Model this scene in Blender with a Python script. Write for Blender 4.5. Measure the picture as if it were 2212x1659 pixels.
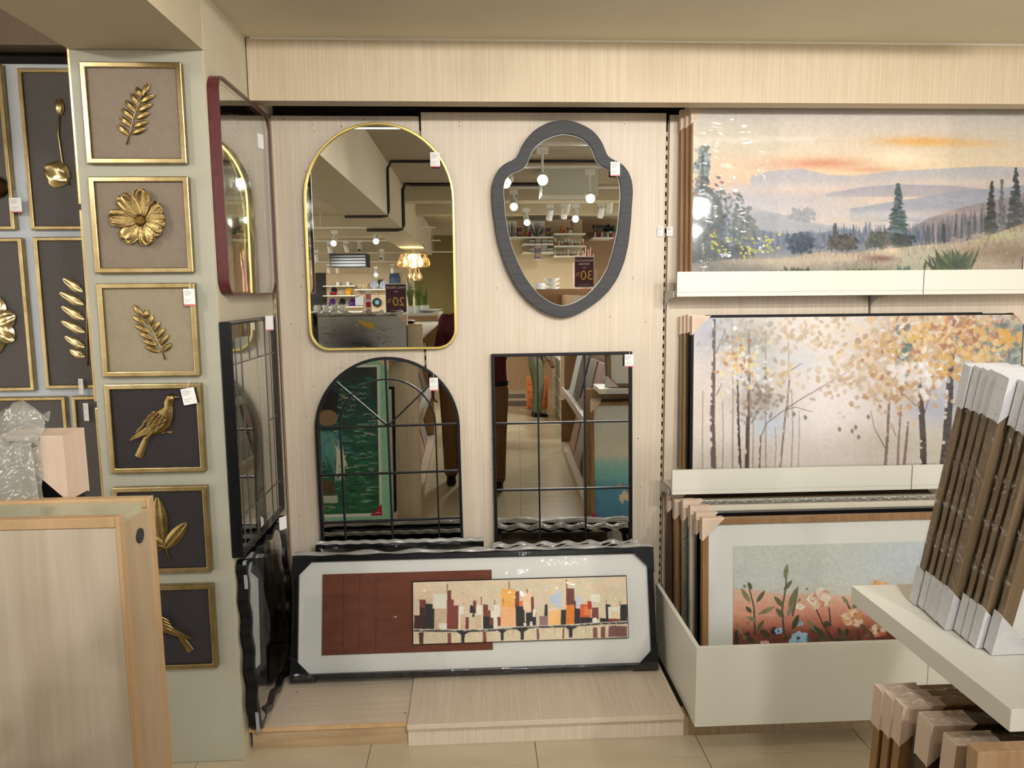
import bpy, bmesh, math, random
import numpy as np
from mathutils import Vector, Matrix
for _o in list(bpy.data.objects): bpy.data.objects.remove(_o)
random.seed(7); np.random.seed(7)
scene = bpy.context.scene
PI = math.pi
# ------------------------------------------------------------------ camera
IW, IH, FPX = 2212, 1659, 1596.7
YAW, PITCH, ROLL, CAMZ = math.radians(2.932), math.radians(7.136), math.radians(0.4877), 1.645
_f = np.array([math.sin(YAW)*math.cos(PITCH), math.cos(YAW)*math.cos(PITCH), -math.sin(PITCH)])
_r = np.array([math.cos(YAW), -math.sin(YAW), 0.0])
_d = np.cross(_f, _r)
CR = math.cos(ROLL)*_r + math.sin(ROLL)*_d
CD = -math.sin(ROLL)*_r + math.cos(ROLL)*_d
CF = _f
CC = np.array([0.0, 0.0, CAMZ])
cam_data = bpy.data.cameras.new('camera'); cam = bpy.data.objects.new('camera', cam_data)
scene.collection.objects.link(cam)
cam_data.sensor_width = 36.0; cam_data.sensor_fit = 'HORIZONTAL'; cam_data.lens = 36.0*FPX/IW
cam_data.clip_start = 0.02; cam_data.clip_end = 100
cam.matrix_world = Matrix(((CR[0], -CD[0], -CF[0], CC[0]), (CR[1], -CD[1], -CF[1], CC[1]), (CR[2], -CD[2], -CF[2], CC[2]), (0, 0, 0, 1)))
scene.camera = cam
# ------------------------------------------------------------------ world, exposure
world = bpy.data.worlds.new('world'); scene.world = world; world.use_nodes = True
world.node_tree.nodes['Background'].inputs[0].default_value = (1.0, 0.95, 0.88, 1)
world.node_tree.nodes['Background'].inputs[1].default_value = 1.6
vs = scene.view_settings
vs.view_transform = 'Standard'; vs.look = 'None'; vs.exposure = 0.45; vs.gamma = 1.0; vs.use_curve_mapping = False
scene.cycles.use_denoising = True
scene.cycles.max_bounces = 8; scene.cycles.transparent_max_bounces = 16; scene.cycles.glossy_bounces = 5
scene.cycles.use_adaptive_sampling = True; scene.cycles.adaptive_threshold = 0.045; scene.cycles.adaptive_min_samples = 14
scene.cycles.diffuse_bounces = 3; scene.cycles.sample_clamp_indirect = 6.0
scene.cycles.caustics_reflective = False; scene.cycles.caustics_refractive = False
KEY_POWER = 58.0        # track spotlights aimed at the display wall
STORE_POWER = 70.0      # track spotlights further down the shop
TUBE_STRENGTH = 5.0     # linear lamp at the edge of the lowered ceiling
# ------------------------------------------------------------------ pixel helpers (pixel -> direction, plane -> distance)
def ray(u, v): return CF + CR*(u-IW/2)/FPX + CD*(v-IH/2)/FPX
def on(u, v, ax, val):
    d = ray(u, v); t = (val-CC[ax])/d[ax]; return CC + t*d
def onY(u, v, y): return on(u, v, 1, y)
def mir(u, v, y, ym=3.165):                 # a point seen in a mirror that hangs at y = ym, standing at depth y
    d = ray(u, v); t = (2*ym-y-CC[1])/d[1]; p = CC + t*d; return np.array([p[0], y, p[2]])
# ------------------------------------------------------------------ objects
COL = scene.collection
ORG = {}
def link(o): COL.objects.link(o); return o
def thing(name, label, cat, loc=(0, 0, 0), rot=(0, 0, 0), group=None, local=True):
    o = bpy.data.objects.new(name, None); link(o); o.empty_display_size = 0.05
    o.location = loc; o.rotation_euler = rot; o['label'] = label; o['category'] = cat
    if group: o['group'] = group
    ORG[o] = (0, 0, 0) if local else tuple(loc)
    return o
def tag(o, label, cat, group=None):
    o['label'] = label; o['category'] = cat
    if group: o['group'] = group
    return o
def struct(o): o['kind'] = 'structure'; return o
class MB:
    def __init__(s): s.v = []; s.f = []
    def add(s, vs_, fs):
        n = len(s.v); s.v += [tuple(map(float, p)) for p in vs_]; s.f += [tuple(i+n for i in f) for f in fs]; return s
    def box(s, x0, x1, y0, y1, z0, z1, M=None):
        p = [(x, y, z) for z in (z0, z1) for y in (y0, y1) for x in (x0, x1)]
        if M is not None: p = [tuple(M @ Vector(q)) for q in p]
        return s.add(p, [(0, 2, 3, 1), (4, 5, 7, 6), (0, 1, 5, 4), (2, 6, 7, 3), (0, 4, 6, 2), (1, 3, 7, 5)])
    def prism(s, pts, y0, y1):               # outline in xz, extruded along y (front y0)
        n = len(pts)
        s.add([(p[0], y0, p[1]) for p in pts] + [(p[0], y1, p[1]) for p in pts],
              [tuple(range(n)), tuple(range(2*n-1, n-1, -1))] + [(i, i+n, (i+1) % n+n, (i+1) % n) for i in range(n)]); return s
    def ring(s, o, i, y0, y1, yi=None):      # closed frame between two outlines of equal length
        n = len(o); yi = y0 if yi is None else yi
        V = [(p[0], y0, p[1]) for p in o] + [(p[0], yi, p[1]) for p in i] + [(p[0], y1, p[1]) for p in o] + [(p[0], y1, p[1]) for p in i]
        F = []
        for k in range(n):
            m = (k+1) % n
            F += [(k, m, n+m, n+k), (k, 2*n+k, 2*n+m, m), (n+k, n+m, 3*n+m, 3*n+k), (2*n+k, 3*n+k, 3*n+m, 2*n+m)]
        return s.add(V, F)
    def tube(s, pts, r, n=8, closed=False, caps=True):
        pts = [Vector(p) for p in pts]; m = len(pts); V = []; F = []
        rr = r if isinstance(r, (list, tuple)) else [r]*m
        prev = None
        for k, p in enumerate(pts):
            a = pts[(k-1) % m] if (closed or k > 0) else p
            b = pts[(k+1) % m] if (closed or k < m-1) else p
            t = (b-a)
            t = t.normalized() if t.length > 1e-9 else Vector((0, 0, 1))
            if prev is None:
                u = t.orthogonal().normalized()
            else:
                u = prev - t*prev.dot(t)
                u = u.normalized() if u.length > 1e-6 else t.orthogonal().normalized()
            prev = u; w = t.cross(u)
            V += [p + (u*math.cos(2*PI*j/n) + w*math.sin(2*PI*j/n))*rr[k] for j in range(n)]
        K = m if closed else m-1
        for k in range(K):
            a = k*n; b = ((k+1) % m)*n
            F += [(a+j, a+(j+1) % n, b+(j+1) % n, b+j) for j in range(n)]
        if caps and not closed: F += [tuple(range(n-1, -1, -1)), tuple(range((m-1)*n, m*n))]
        return s.add(V, F)
    def lathe(s, prof, c=(0, 0, 0), n=16, axis='z', caps=True, M=None):   # prof: (radius, height)
        V = []; F = []; m = len(prof)
        for (r, h) in prof:
            for j in range(n):
                a = 2*PI*j/n; x, y = r*math.cos(a), r*math.sin(a)
                q = {'z': (x, y, h), 'y': (x, h, y), 'x': (h, x, y)}[axis]
                if M is not None: q = M @ Vector(q)
                V.append((q[0]+c[0], q[1]+c[1], q[2]+c[2]))
        for k in range(m-1):
            F += [(k*n+j, k*n+(j+1) % n, (k+1)*n+(j+1) % n, (k+1)*n+j) for j in range(n)]
        if caps: F += [tuple(range(n-1, -1, -1)), tuple(range((m-1)*n, m*n))]
        return s.add(V, F)
    def loft(s, secs, n=10, half=False):     # secs: (x, z, width, depth, y) ; swept in the xz plane, depth along -y
        V = []; F = []; m = len(secs)
        for k, q in enumerate(secs):
            x, z, w, dp, y = q
            a = secs[max(k-1, 0)]; b = secs[min(k+1, m-1)]
            t = Vector((b[0]-a[0], b[1]-a[1])); t = t.normalized() if t.length > 1e-9 else Vector((1, 0))
            nx, nz = -t.y, t.x
            for j in range(n):
                an = 2*PI*j/n; cw = math.cos(an)*w; dd = math.sin(an)*dp
                if half: dd = max(dd, 0)
                V.append((x+nx*cw, y-dd, z+nz*cw))
        for k in range(m-1):
            F += [(k*n+j, k*n+(j+1) % n, (k+1)*n+(j+1) % n, (k+1)*n+j) for j in range(n)]
        F += [tuple(range(n-1, -1, -1)), tuple(range((m-1)*n, m*n))]
        return s.add(V, F)
    def sheet(s, fn, nu, nv):                # fn(u,v)->point, u,v in 0..1
        V = [fn(i/nu, j/nv) for j in range(nv+1) for i in range(nu+1)]
        return s.add(V, [(j*(nu+1)+i, j*(nu+1)+i+1, (j+1)*(nu+1)+i+1, (j+1)*(nu+1)+i) for j in range(nv) for i in range(nu)])
    def build(s, name, m, parent=None, smooth=False, bevel=0, loc=None, label=None, fix=True):
        me = bpy.data.meshes.new(name)
        V = np.array(s.v, float).reshape(-1, 3)
        if parent is not None: org = ORG.get(parent, (0, 0, 0))
        elif loc is not None: org = loc
        else:
            lo, hi = V.min(0), V.max(0); org = ((lo[0]+hi[0])/2, (lo[1]+hi[1])/2, lo[2])
        V = V-np.array(org)
        me.from_pydata(V.tolist(), [], s.f)
        if fix:
            bm = bmesh.new(); bm.from_mesh(me); bmesh.ops.recalc_face_normals(bm, faces=bm.faces); bm.to_mesh(me); bm.free()
        me.materials.append(m)
        if smooth:
            me.polygons.foreach_set('use_smooth', [True]*len(me.polygons))
        o = bpy.data.objects.new(name, me); link(o)
        if parent is not None: o.parent = parent; ORG[o] = org
        else: o.location = org; ORG[o] = org
        if bevel:
            b = o.modifiers.new('bevel', 'BEVEL'); b.width = bevel; b.segments = 2; b.limit_method = 'ANGLE'; b.angle_limit = 0.7
        if smooth and smooth != True:
            try: me.set_sharp_from_angle(angle=smooth)
            except Exception: pass
        if label: o['label'] = label
        return o
def bx(name, m, x0, x1, y0, y1, z0, z1, parent=None, bevel=0, M=None, label=None):
    return MB().box(x0, x1, y0, y1, z0, z1, M).build(name, m, parent, bevel=bevel, label=label)
def copy_tree(o, parent=None):
    c = o.copy(); link(c); c.parent = parent
    ORG[c] = ORG.get(o, (0, 0, 0))
    for ch in list(o.children): copy_tree(ch, c)
    return c
ORD = ['first', 'second', 'third', 'fourth', 'fifth', 'sixth', 'seventh', 'eighth', 'ninth', 'tenth', 'eleventh', 'twelfth', 'thirteenth', 'fourteenth', 'fifteenth', 'sixteenth', 'seventeenth', 'eighteenth']
# ------------------------------------------------------------------ materials
def lin(c):
    out = []
    for v in c[:3]:
        v = v/255.0 if max(c[:3]) > 1.0 else v
        out.append(v/12.92 if v <= 0.04045 else ((v+0.055)/1.055)**2.4)
    return (out[0], out[1], out[2], 1.0)
MATS = {}
def mat(name, col, rough=0.5, metal=0.0, var=0.0, vscale=(20, 20, 20), col2=None, bump=0.0, bscale=60.0, emit=None, spec=0.5, coat=0.0, trans=0.0, ior=1.45):
    m = bpy.data.materials.new(name); m.use_nodes = True; MATS[name] = m
    nt = m.node_tree; b = nt.nodes['Principled BSDF']
    b.inputs['Base Color'].default_value = lin(col); b.inputs['Roughness'].default_value = rough; b.inputs['Metallic'].default_value = metal
    b.inputs['Specular IOR Level'].default_value = spec; b.inputs['Coat Weight'].default_value = coat
    b.inputs['Transmission Weight'].default_value = trans; b.inputs['IOR'].default_value = ior
    if emit: b.inputs['Emission Color'].default_value = lin(emit[0]); b.inputs['Emission Strength'].default_value = emit[1]
    if var or col2 or bump:
        tc = nt.nodes.new('ShaderNodeTexCoord')
    if col2 is not None or var:
        mp = nt.nodes.new('ShaderNodeMapping'); mp.inputs['Scale'].default_value = vscale
        nz = nt.nodes.new('ShaderNodeTexNoise'); nz.inputs['Scale'].default_value = 1.0; nz.inputs['Detail'].default_value = 5.0; nz.inputs['Roughness'].default_value = 0.62
        cr = nt.nodes.new('ShaderNodeValToRGB'); cr.color_ramp.elements[0].position = 0.3; cr.color_ramp.elements[1].position = 0.7
        c2 = col2 if col2 is not None else tuple(min(255, x*(1-var)) for x in col)
        cr.color_ramp.elements[0].color = lin(c2); cr.color_ramp.elements[1].color = lin(col)
        nt.links.new(tc.outputs['Object'], mp.inputs['Vector']); nt.links.new(mp.outputs[0], nz.inputs['Vector'])
        nt.links.new(nz.outputs['Fac'], cr.inputs['Fac']); nt.links.new(cr.outputs['Color'], b.inputs['Base Color'])
    if bump:
        nb = nt.nodes.new('ShaderNodeTexNoise'); nb.inputs['Scale'].default_value = bscale; nb.inputs['Detail'].default_value = 3.0
        bn = nt.nodes.new('ShaderNodeBump'); bn.inputs['Strength'].default_value = bump; bn.inputs['Distance'].default_value = 0.01
        nt.links.new(tc.outputs['Object'], nb.inputs['Vector']); nt.links.new(nb.outputs['Fac'], bn.inputs['Height']); nt.links.new(bn.outputs['Normal'], b.inputs['Normal'])
    return m
def film_mat(name, scale=(9, 9, 9), bump=0.6, amount=0.10, tint=(235, 238, 238), rough=0.06, opac=0.0):
    m = bpy.data.materials.new(name); m.use_nodes = True; MATS[name] = m; nt = m.node_tree
    for n in list(nt.nodes): nt.nodes.remove(n)
    out = nt.nodes.new('ShaderNodeOutputMaterial'); mx = nt.nodes.new('ShaderNodeMixShader')
    tr = nt.nodes.new('ShaderNodeBsdfTransparent'); gl = nt.nodes.new('ShaderNodeBsdfGlossy')
    tr.inputs[0].default_value = (0.97, 0.975, 0.975, 1); gl.inputs['Color'].default_value = (1, 1, 1, 1); gl.inputs['Roughness'].default_value = rough
    lw = nt.nodes.new('ShaderNodeLayerWeight'); lw.inputs['Blend'].default_value = 0.18
    ma = nt.nodes.new('ShaderNodeMath'); ma.operation = 'MULTIPLY_ADD'; ma.inputs[1].default_value = 0.32; ma.inputs[2].default_value = amount; ma.use_clamp = True
    tc = nt.nodes.new('ShaderNodeTexCoord'); mp = nt.nodes.new('ShaderNodeMapping'); mp.inputs['Scale'].default_value = scale
    nz = nt.nodes.new('ShaderNodeTexNoise'); nz.inputs['Scale'].default_value = 1.0; nz.inputs['Detail'].default_value = 2.5; nz.inputs['Distortion'].default_value = 0.8
    bn = nt.nodes.new('ShaderNodeBump'); bn.inputs['Strength'].default_value = bump; bn.inputs['Distance'].default_value = 0.02
    L = nt.links.new
    L(tc.outputs['Object'], mp.inputs['Vector']); L(mp.outputs[0], nz.inputs['Vector']); L(nz.outputs['Fac'], bn.inputs['Height'])
    L(bn.outputs['Normal'], gl.inputs['Normal']); L(bn.outputs['Normal'], lw.inputs['Normal']); L(lw.outputs['Fresnel'], ma.inputs[0])
    L(ma.outputs[0], mx.inputs[0]); L(tr.outputs[0], mx.inputs[1]); L(gl.outputs[0], mx.inputs[2])
    if opac:
        df = nt.nodes.new('ShaderNodeBsdfDiffuse'); df.inputs[0].default_value = lin(tint); m2 = nt.nodes.new('ShaderNodeMixShader'); m2.inputs[0].default_value = opac
        L(mx.outputs[0], m2.inputs[1]); L(df.outputs[0], m2.inputs[2]); L(m2.outputs[0], out.inputs[0])
    else: L(mx.outputs[0], out.inputs[0])
    return m
def paint_mat(name, rough=0.45):
    m = bpy.data.materials.new(name); m.use_nodes = True; nt = m.node_tree; b = nt.nodes['Principled BSDF']
    a = nt.nodes.new('ShaderNodeVertexColor'); a.layer_name = 'Col'; b.inputs['Roughness'].default_value = rough
    tc = nt.nodes.new('ShaderNodeTexCoord'); nz = nt.nodes.new('ShaderNodeTexNoise'); nz.inputs['Scale'].default_value = 90; nz.inputs['Detail'].default_value = 4
    mx = nt.nodes.new('ShaderNodeMix'); mx.data_type = 'RGBA'; mx.blend_type = 'OVERLAY'; mx.inputs[0].default_value = 0.10
    nt.links.new(tc.outputs['Object'], nz.inputs['Vector']); nt.links.new(a.outputs['Color'], mx.inputs[6]); nt.links.new(nz.outputs['Fac'], mx.inputs[7])
    nt.links.new(mx.outputs[2], b.inputs['Base Color'])
    return m
wood_v = mat('light_oak_vertical', (219, 206, 188), 0.48, col2=(204, 187, 164), vscale=(150, 150, 2.2))
wood_fascia = mat('oak_fascia', (206, 191, 166), 0.5, col2=(191, 172, 142), vscale=(130, 130, 2.5))
wood_h = mat('light_oak_horizontal', (218, 203, 182), 0.5, col2=(204, 185, 160), vscale=(2.5, 90, 90))
wood_y = mat('light_oak_lengthwise', (218, 204, 184), 0.5, col2=(205, 187, 162), vscale=(100, 3.0, 100))
wood_blk = mat('pale_ash_board', (216, 203, 182), 0.5, col2=(196, 180, 155), vscale=(60, 60, 2.6))
wood_edge = mat('ash_edge_band', (214, 180, 138), 0.5, col2=(196, 160, 116), vscale=(30, 30, 3))
wood_tan = mat('tan_board', (190, 158, 122), 0.5, col2=(168, 134, 98), vscale=(60, 60, 3))
wood_frame = mat('brown_wood_frame', (160, 122, 78), 0.5, col2=(128, 92, 55), vscale=(70, 70, 4))
wood_grey = mat('taupe_wood_frame', (138, 118, 92), 0.6, col2=(112, 94, 70), vscale=(90, 90, 3))
wood_dark = mat('dark_wood', (92, 66, 46), 0.5, col2=(68, 46, 32), vscale=(40, 40, 3))
cream = mat('cream_plaster', (206, 196, 172), 0.75, col2=(196, 185, 158), vscale=(3, 3, 3), bump=0.05, bscale=25)
sage = mat('sage_grey_plaster', (176, 173, 156), 0.75, col2=(166, 162, 144), vscale=(3, 3, 3), bump=0.08, bscale=25)
ceil_m = mat('cream_ceiling_paint', (228, 220, 198), 0.8, var=0.04, vscale=(2, 2, 2))
slab_m = mat('taupe_slab_paint', (172, 160, 138), 0.85, var=0.05, vscale=(2, 2, 2))
taupe_beam = mat('taupe_beam_paint', (196, 184, 156), 0.8, var=0.05, vscale=(2, 2, 2))
bluewall = mat('cool_white_wall', (206, 210, 214), 0.7, var=0.03, vscale=(3, 3, 3))
darkvoid = mat('gap_shade_black', (36, 30, 26), 0.9)  # near-black colour stands in for shade in the unlit gaps and slots
brass = mat('brushed_brass', (184, 166, 124), 0.30, 1.0, col2=(152, 128, 82), vscale=(12, 12, 12), bump=0.03, bscale=120)
brass_dk = mat('aged_gold', (172, 148, 98), 0.34, 1.0, col2=(122, 100, 60), vscale=(16, 16, 16), bump=0.10, bscale=160)
goldframe = mat('satin_gold_metal', (226, 204, 122), 0.28, 1.0)
canvas_taupe = mat('taupe_canvas', (134, 120, 104), 0.85, var=0.06, vscale=(40, 40, 40), bump=0.06, bscale=500)
canvas_sand = mat('sand_canvas', (150, 138, 114), 0.85, var=0.06, vscale=(40, 40, 40), bump=0.06, bscale=500)
canvas_char = mat('charcoal_canvas', (48, 44, 46), 0.85, var=0.08, vscale=(40, 40, 40), bump=0.06, bscale=500)
canvas_grey = mat('grey_canvas', (92, 87, 84), 0.8, var=0.06, vscale=(40, 40, 40), bump=0.06, bscale=500)
mirror_m = mat('mirror_glass', (232, 234, 230), 0.0, 1.0)
black_metal = mat('black_metal', (16, 16, 20), 0.45, 0.0, spec=0.3)
black_wood = mat('charcoal_wood', (62, 62, 64), 0.6, col2=(48, 48, 50), vscale=(4, 60, 90))
black_gloss = mat('black_gloss', (12, 12, 15), 0.3, spec=0.35)
white_lac = mat('white_lacquer', (226, 224, 212), 0.4)
white_mat = mat('white_mount_board', (222, 222, 216), 0.7)
white_foam = mat('white_foam_wrap', (214, 214, 216), 0.75, var=0.05, vscale=(60, 60, 60), bump=0.12, bscale=220)
cardb = mat('pink_cardboard', (224, 202, 182), 0.7, col2=(212, 188, 166), vscale=(30, 30, 4))
maroon = mat('maroon_frame', (96, 42, 44), 0.35, var=0.2, vscale=(30, 30, 30))
maroon_board = mat('rust_brown_board', (116, 62, 42), 0.75, col2=(98, 50, 34), vscale=(8, 8, 30))
silver = mat('silver_frame', (190, 188, 180), 0.32, 0.9, bump=0.3, bscale=90)
steel = mat('galvanised_steel', (150, 150, 148), 0.4, 0.9)
paper = mat('white_card', (236, 234, 232), 0.7)
pink_ink = mat('pink_ink', (214, 120, 130), 0.7)
grey_ink = mat('grey_ink', (168, 164, 164), 0.8)
film = film_mat('shrink_film', (7, 7, 7), 0.35, 0.012)
film_c = film_mat('crinkled_film', (26, 26, 26), 1.0, 0.05)
film_w = film_mat('silvery_wrap', (10, 60, 60), 1.0, 0.42, tint=(206, 206, 204), rough=0.1, opac=0.42)
film_h = film_mat('stretched_film', (4, 20, 24), 0.6, 0.010)
film_s = film_mat('smooth_film', (5, 5, 5), 0.06, 0.016)
bubble = film_mat('bubble_wrap', (38, 38, 38), 1.0, 0.25, tint=(200, 198, 190), rough=0.12, opac=0.42)
glassm = mat('clear_glass', (255, 255, 255), 0.02, 0.0, trans=1.0, ior=1.3)
white_pl = mat('white_plastic', (226, 226, 222), 0.4)
grey_mt = mat('grey_metal', (120, 118, 112), 0.45, 0.4)
dark_mt = mat('dark_grey_metal', (52, 54, 56), 0.5, 0.2)
# ================================================================== the setting
SWX = -0.838                      # right face of the column = left side wall of the bay
tile_m = mat('glazed_floor_tile', (206, 194, 168), 0.22, col2=(195, 181, 152), vscale=(3, 9, 3), spec=0.5)
grout_m = mat('floor_grout', (122, 110, 84), 0.9)
floor = struct(bx('floor', grout_m, -7.2, 6.2, -14.4, 3.6, -0.06, -0.004))
tile_mesh = None
def tile_at(x0, y0, first=[None]):
    if first[0] is None:
        o = MB().box(-0.2988, 0.2988, -0.2988, 0.2988, -0.0035, 0.0).build('tile', tile_m, None, bevel=0.001, loc=(0, 0, 0)); first[0] = o
    else:
        o = first[0].copy(); link(o)
    o.parent = floor; o.location = (x0+0.3-ORG[floor][0], y0+0.3-ORG[floor][1], -ORG[floor][2])
    return o
_rest = MB()
for i in range(-13, 11):
    for j in range(-29, 3):
        x0 = 0.202+0.6*i; y0 = 1.807+0.6*j
        if x0 < -7.2 or x0+0.6 > 6.2 or y0 < -14.4 or y0 > 3.5: continue
        if -1.7 < x0 < 2.1 and -11.6 < y0 and not (x0 < -1.1 and y0 > 0): tile_at(x0, y0)
        else: _rest.box(x0+0.0012, x0+0.5988, y0+0.0012, y0+0.5988, -0.0035, 0)
_o = _rest.build('tile_field', tile_m, floor, fix=False); _o['kind'] = 'stuff'
# ceilings
struct(bx('ceiling', slab_m, -7.2, 6.2, -14.4, 3.6, 2.94, 3.04))
low = struct(bx('ceiling_lowered', ceil_m, SWX, 4.2, 1.94, 3.3, 2.594, 2.94))
struct(bx('column', sage, -1.25, SWX, 2.486, 3.45, 0, 2.407, bevel=0.004))
_o = struct(MB().box(SWX-0.0015, SWX+0.0015, 2.49, 3.45, 0, 2.594).build('wall_side', cream))
beam = struct(bx('ceiling_beam', taupe_beam, -1.25, SWX, -9.2, 3.45, 2.407, 2.94))
# back wall: dark void behind the panels and a fascia above
struct(bx('wall_back', darkvoid, SWX-0.02, 4.2, 3.3, 3.36, 0, 2.594))
fas = struct(bx('trim_1', wood_fascia, SWX+0.006, 4.2, 2.94, 3.02, 2.366, 2.592, bevel=0.0015))
MB().box(SWX+0.02, 4.2, 2.9385, 2.9396, 2.586, 2.5945).build('caulk_line', mat('white_caulk', (226, 220, 204), 0.8), fas)
wb = struct(MB().box(SWX, 4.2, 3.272, 3.29, 0, 2.36).build('wall_panels', darkvoid))
pnl1 = MB().box(-0.822, -0.216, 3.205, 3.223, 0.09, 2.372).build('panel', wood_v, wb, bevel=0.001)
pnl2 = MB().box(-0.206, 0.826, 3.196, 3.214, 0.08, 2.386).build('panel', wood_v, wb, bevel=0.001)
MB().box(0.842, 1.745, 3.2, 3.218, 0.05, 2.38).build('panel', wood_v, wb, bevel=0.001)
MB().box(1.757, 2.7, 3.2, 3.218, 0.05, 2.38).build('panel', wood_v, wb, bevel=0.001)
MB().box(2.712, 4.1, 3.2, 3.218, 0.05, 2.38).build('panel', wood_v, wb, bevel=0.001)
screw_m = mat('screw_hole', (58, 40, 30), 0.8)
def dot(par, u, v, y, r=0.0022):
    p = onY(u, v, y); MB().lathe([(r, 0), (r*0.7, -0.0012)], (p[0], y, p[2]), 8, 'y').build('screw_hole', screw_m, par)
for (u, v) in ((612, 258), (680, 255), (742, 256), (787, 257), (815, 256), (737, 271), (738, 274), (675, 269), (679, 284), (662, 527), (660, 370), (653, 530), (655, 597), (651, 619), (629, 700), (674, 950), (737, 795), (678, 835), (662, 900), (648, 1115)): dot(pnl1, u, v, 3.205)
for (u, v) in ((1349, 268), (992, 264), (992, 272), (1348, 556), (1348, 562), (1367, 599), (1368, 603), (1318, 684), (1395, 695), (1072, 622), (1379, 947), (1060, 1014), (1378, 947), (1384, 1052), (1062, 950)): dot(pnl2, u, v, 3.196)
# slotted uprights (shelf standards): pale rail with a column of dark slots
rail_m = mat('upright_paint', (196, 178, 150), 0.5, var=0.15, vscale=(20, 20, 4))
def upright(x0, x1, z0, z1, y=3.222, pitch=0.0385, m=rail_m, lab=''):
    u = struct(MB().box(x0, x1, y+0.004, y+0.02, z0, z1).build('slotted_upright', darkvoid))
    g = MB(); z = z0; w = (x1-x0)
    g.box(x0, x0+w*0.22, y-0.006, y+0.004, z0, z1); g.box(x1-w*0.22, x1, y-0.006, y+0.004, z0, z1)
    while z < z1-pitch:
        g.box(x0+w*0.2, x1-w*0.2, y-0.006, y+0.004, z, z+pitch*0.5); z += pitch
    g.build('rail', m, u); return u
upright(-0.2165, -0.2055, 0.1, 2.37)
upright(0.8265, 0.8415, 0.1, 2.36, lab='r')
upright(1.746, 1.756, 0.1, 2.36)
upright(2.701, 2.711, 0.1, 2.36)
# ragged timber and metal strip beside the side wall
MB().box(-0.8365, -0.823, 3.16, 3.226, 0.09, 2.36).build('trim_2', mat('worn_upright_paint', (186, 168, 136), 0.6, col2=(120, 112, 100), vscale=(50, 50, 5)))['kind'] = 'structure'
upright(-0.832, -0.8222, 0.1, 2.35, y=3.16)
# base plinth under the white bin
struct(bx('trim_3', mat('plinth_oak', (176, 154, 122), 0.55, col2=(150, 126, 96), vscale=(60, 60, 4)), 0.757, 4.1, 2.532, 2.60, 0, 0.074))
# left wall with the large plaques, its header, the lowered ceiling there
struct(bx('wall_left', bluewall, -3.4, -1.25, 3.42, 3.5, 0, 2.63))
struct(bx('wall_left_backing', darkvoid, -3.4, -1.25, 3.52, 3.56, 0, 2.94)); struct(bx('trim_4', mat('brown_header', (120, 104, 84), 0.7, var=0.06), -3.4, -1.25, 3.36, 3.46, 2.69, 2.94))  # backing is an added dark sheet hiding the bright world behind the gap
# back of the shop
shopwall = mat('shop_back_wall', (206, 186, 152), 0.7, var=0.05, vscale=(2, 2, 2))
struct(bx('wall_far', shopwall, -7.2, 6.2, -14.4, -14.3, 0, 2.94))
olive = mat('olive_wall', (126, 112, 66), 0.8, var=0.05, vscale=(2, 2, 2))
struct(bx('wall_olive', olive, -1.35, -0.25, -11.2, -11.05, 0, 2.94))
for k, (yb, zb, hh) in enumerate(((-3.0, 2.76, 0.32), (-5.0, 2.80, 0.39))):
    struct(bx('ceiling_crossbeam', taupe_beam, SWX if k < 1 else SWX, 6.2, yb-0.3, yb, zb, 2.94))
for k, (yb, zb) in enumerate(((-6.6, 2.6), (-9.8, 2.5), (-12.2, 2.4))):
    struct(bx('ceiling_crossbeam', taupe_beam, -7.2, -1.25, yb-0.35, yb, zb, 2.94))
# linear lamp at the edge of the lowered ceiling
lamp = thing('tube_light', 'long white tube light along the front edge of the lowered ceiling', 'ceiling light', (0.6, 2.0, 2.594), local=False)
bx('housing', white_pl, -0.75, 1.95, 1.955, 2.045, 2.575, 2.5935, lamp, 0.003)
MB().box(-0.73, 1.93, 1.962, 2.038, 2.566, 2.5745).build('diffuser', mat('lit_diffuser', (255, 250, 240), 0.5, emit=((255, 246, 230), TUBE_STRENGTH)), lamp)
# display platforms
pl = thing('display_platform', 'lower oak display step with worn front edge beside the column', 'platform', (-0.53, 2.55, 0), local=False)
bx('top_board', wood_h, -0.833, -0.262, 2.546, 3.2, 0.070, 0.088, pl, 0.0015)
bx('edge_strip', wood_edge, -0.833, -0.262, 2.5415, 2.5455, 0.071, 0.0878, pl)
bx('front_board', mat('grubby_oak', (196, 172, 138), 0.55, col2=(168, 140, 106), vscale=(3, 40, 40)), -0.824, -0.262, 2.550, 2.566, 0.0, 0.0698, pl, 0.001)
for (u, v) in ((641, 1495), (875, 1540), (554, 1556)):
    p = on(u, v, 2, 0.088); MB().lathe([(0.006 if u == 641 else 0.003, 0), (0.002, 0.0006)], (p[0], p[1], 0.0881), 10).build('filler_dot', wood_tan if u == 641 else screw_m, pl)
pr = thing('display_platform', 'wide oak display step with vertical grain front under the cityscape picture', 'platform', (0.25, 2.53, 0), local=False)
bx('top_board', wood_y, -0.2605, 0.750, 2.500, 3.195, 0.083, 0.102, pr, 0.0015)
bx('front_board', wood_v, -0.2605, 0.757, 2.532, 2.55, 0.0, 0.0828, pr, 0.001)
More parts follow.
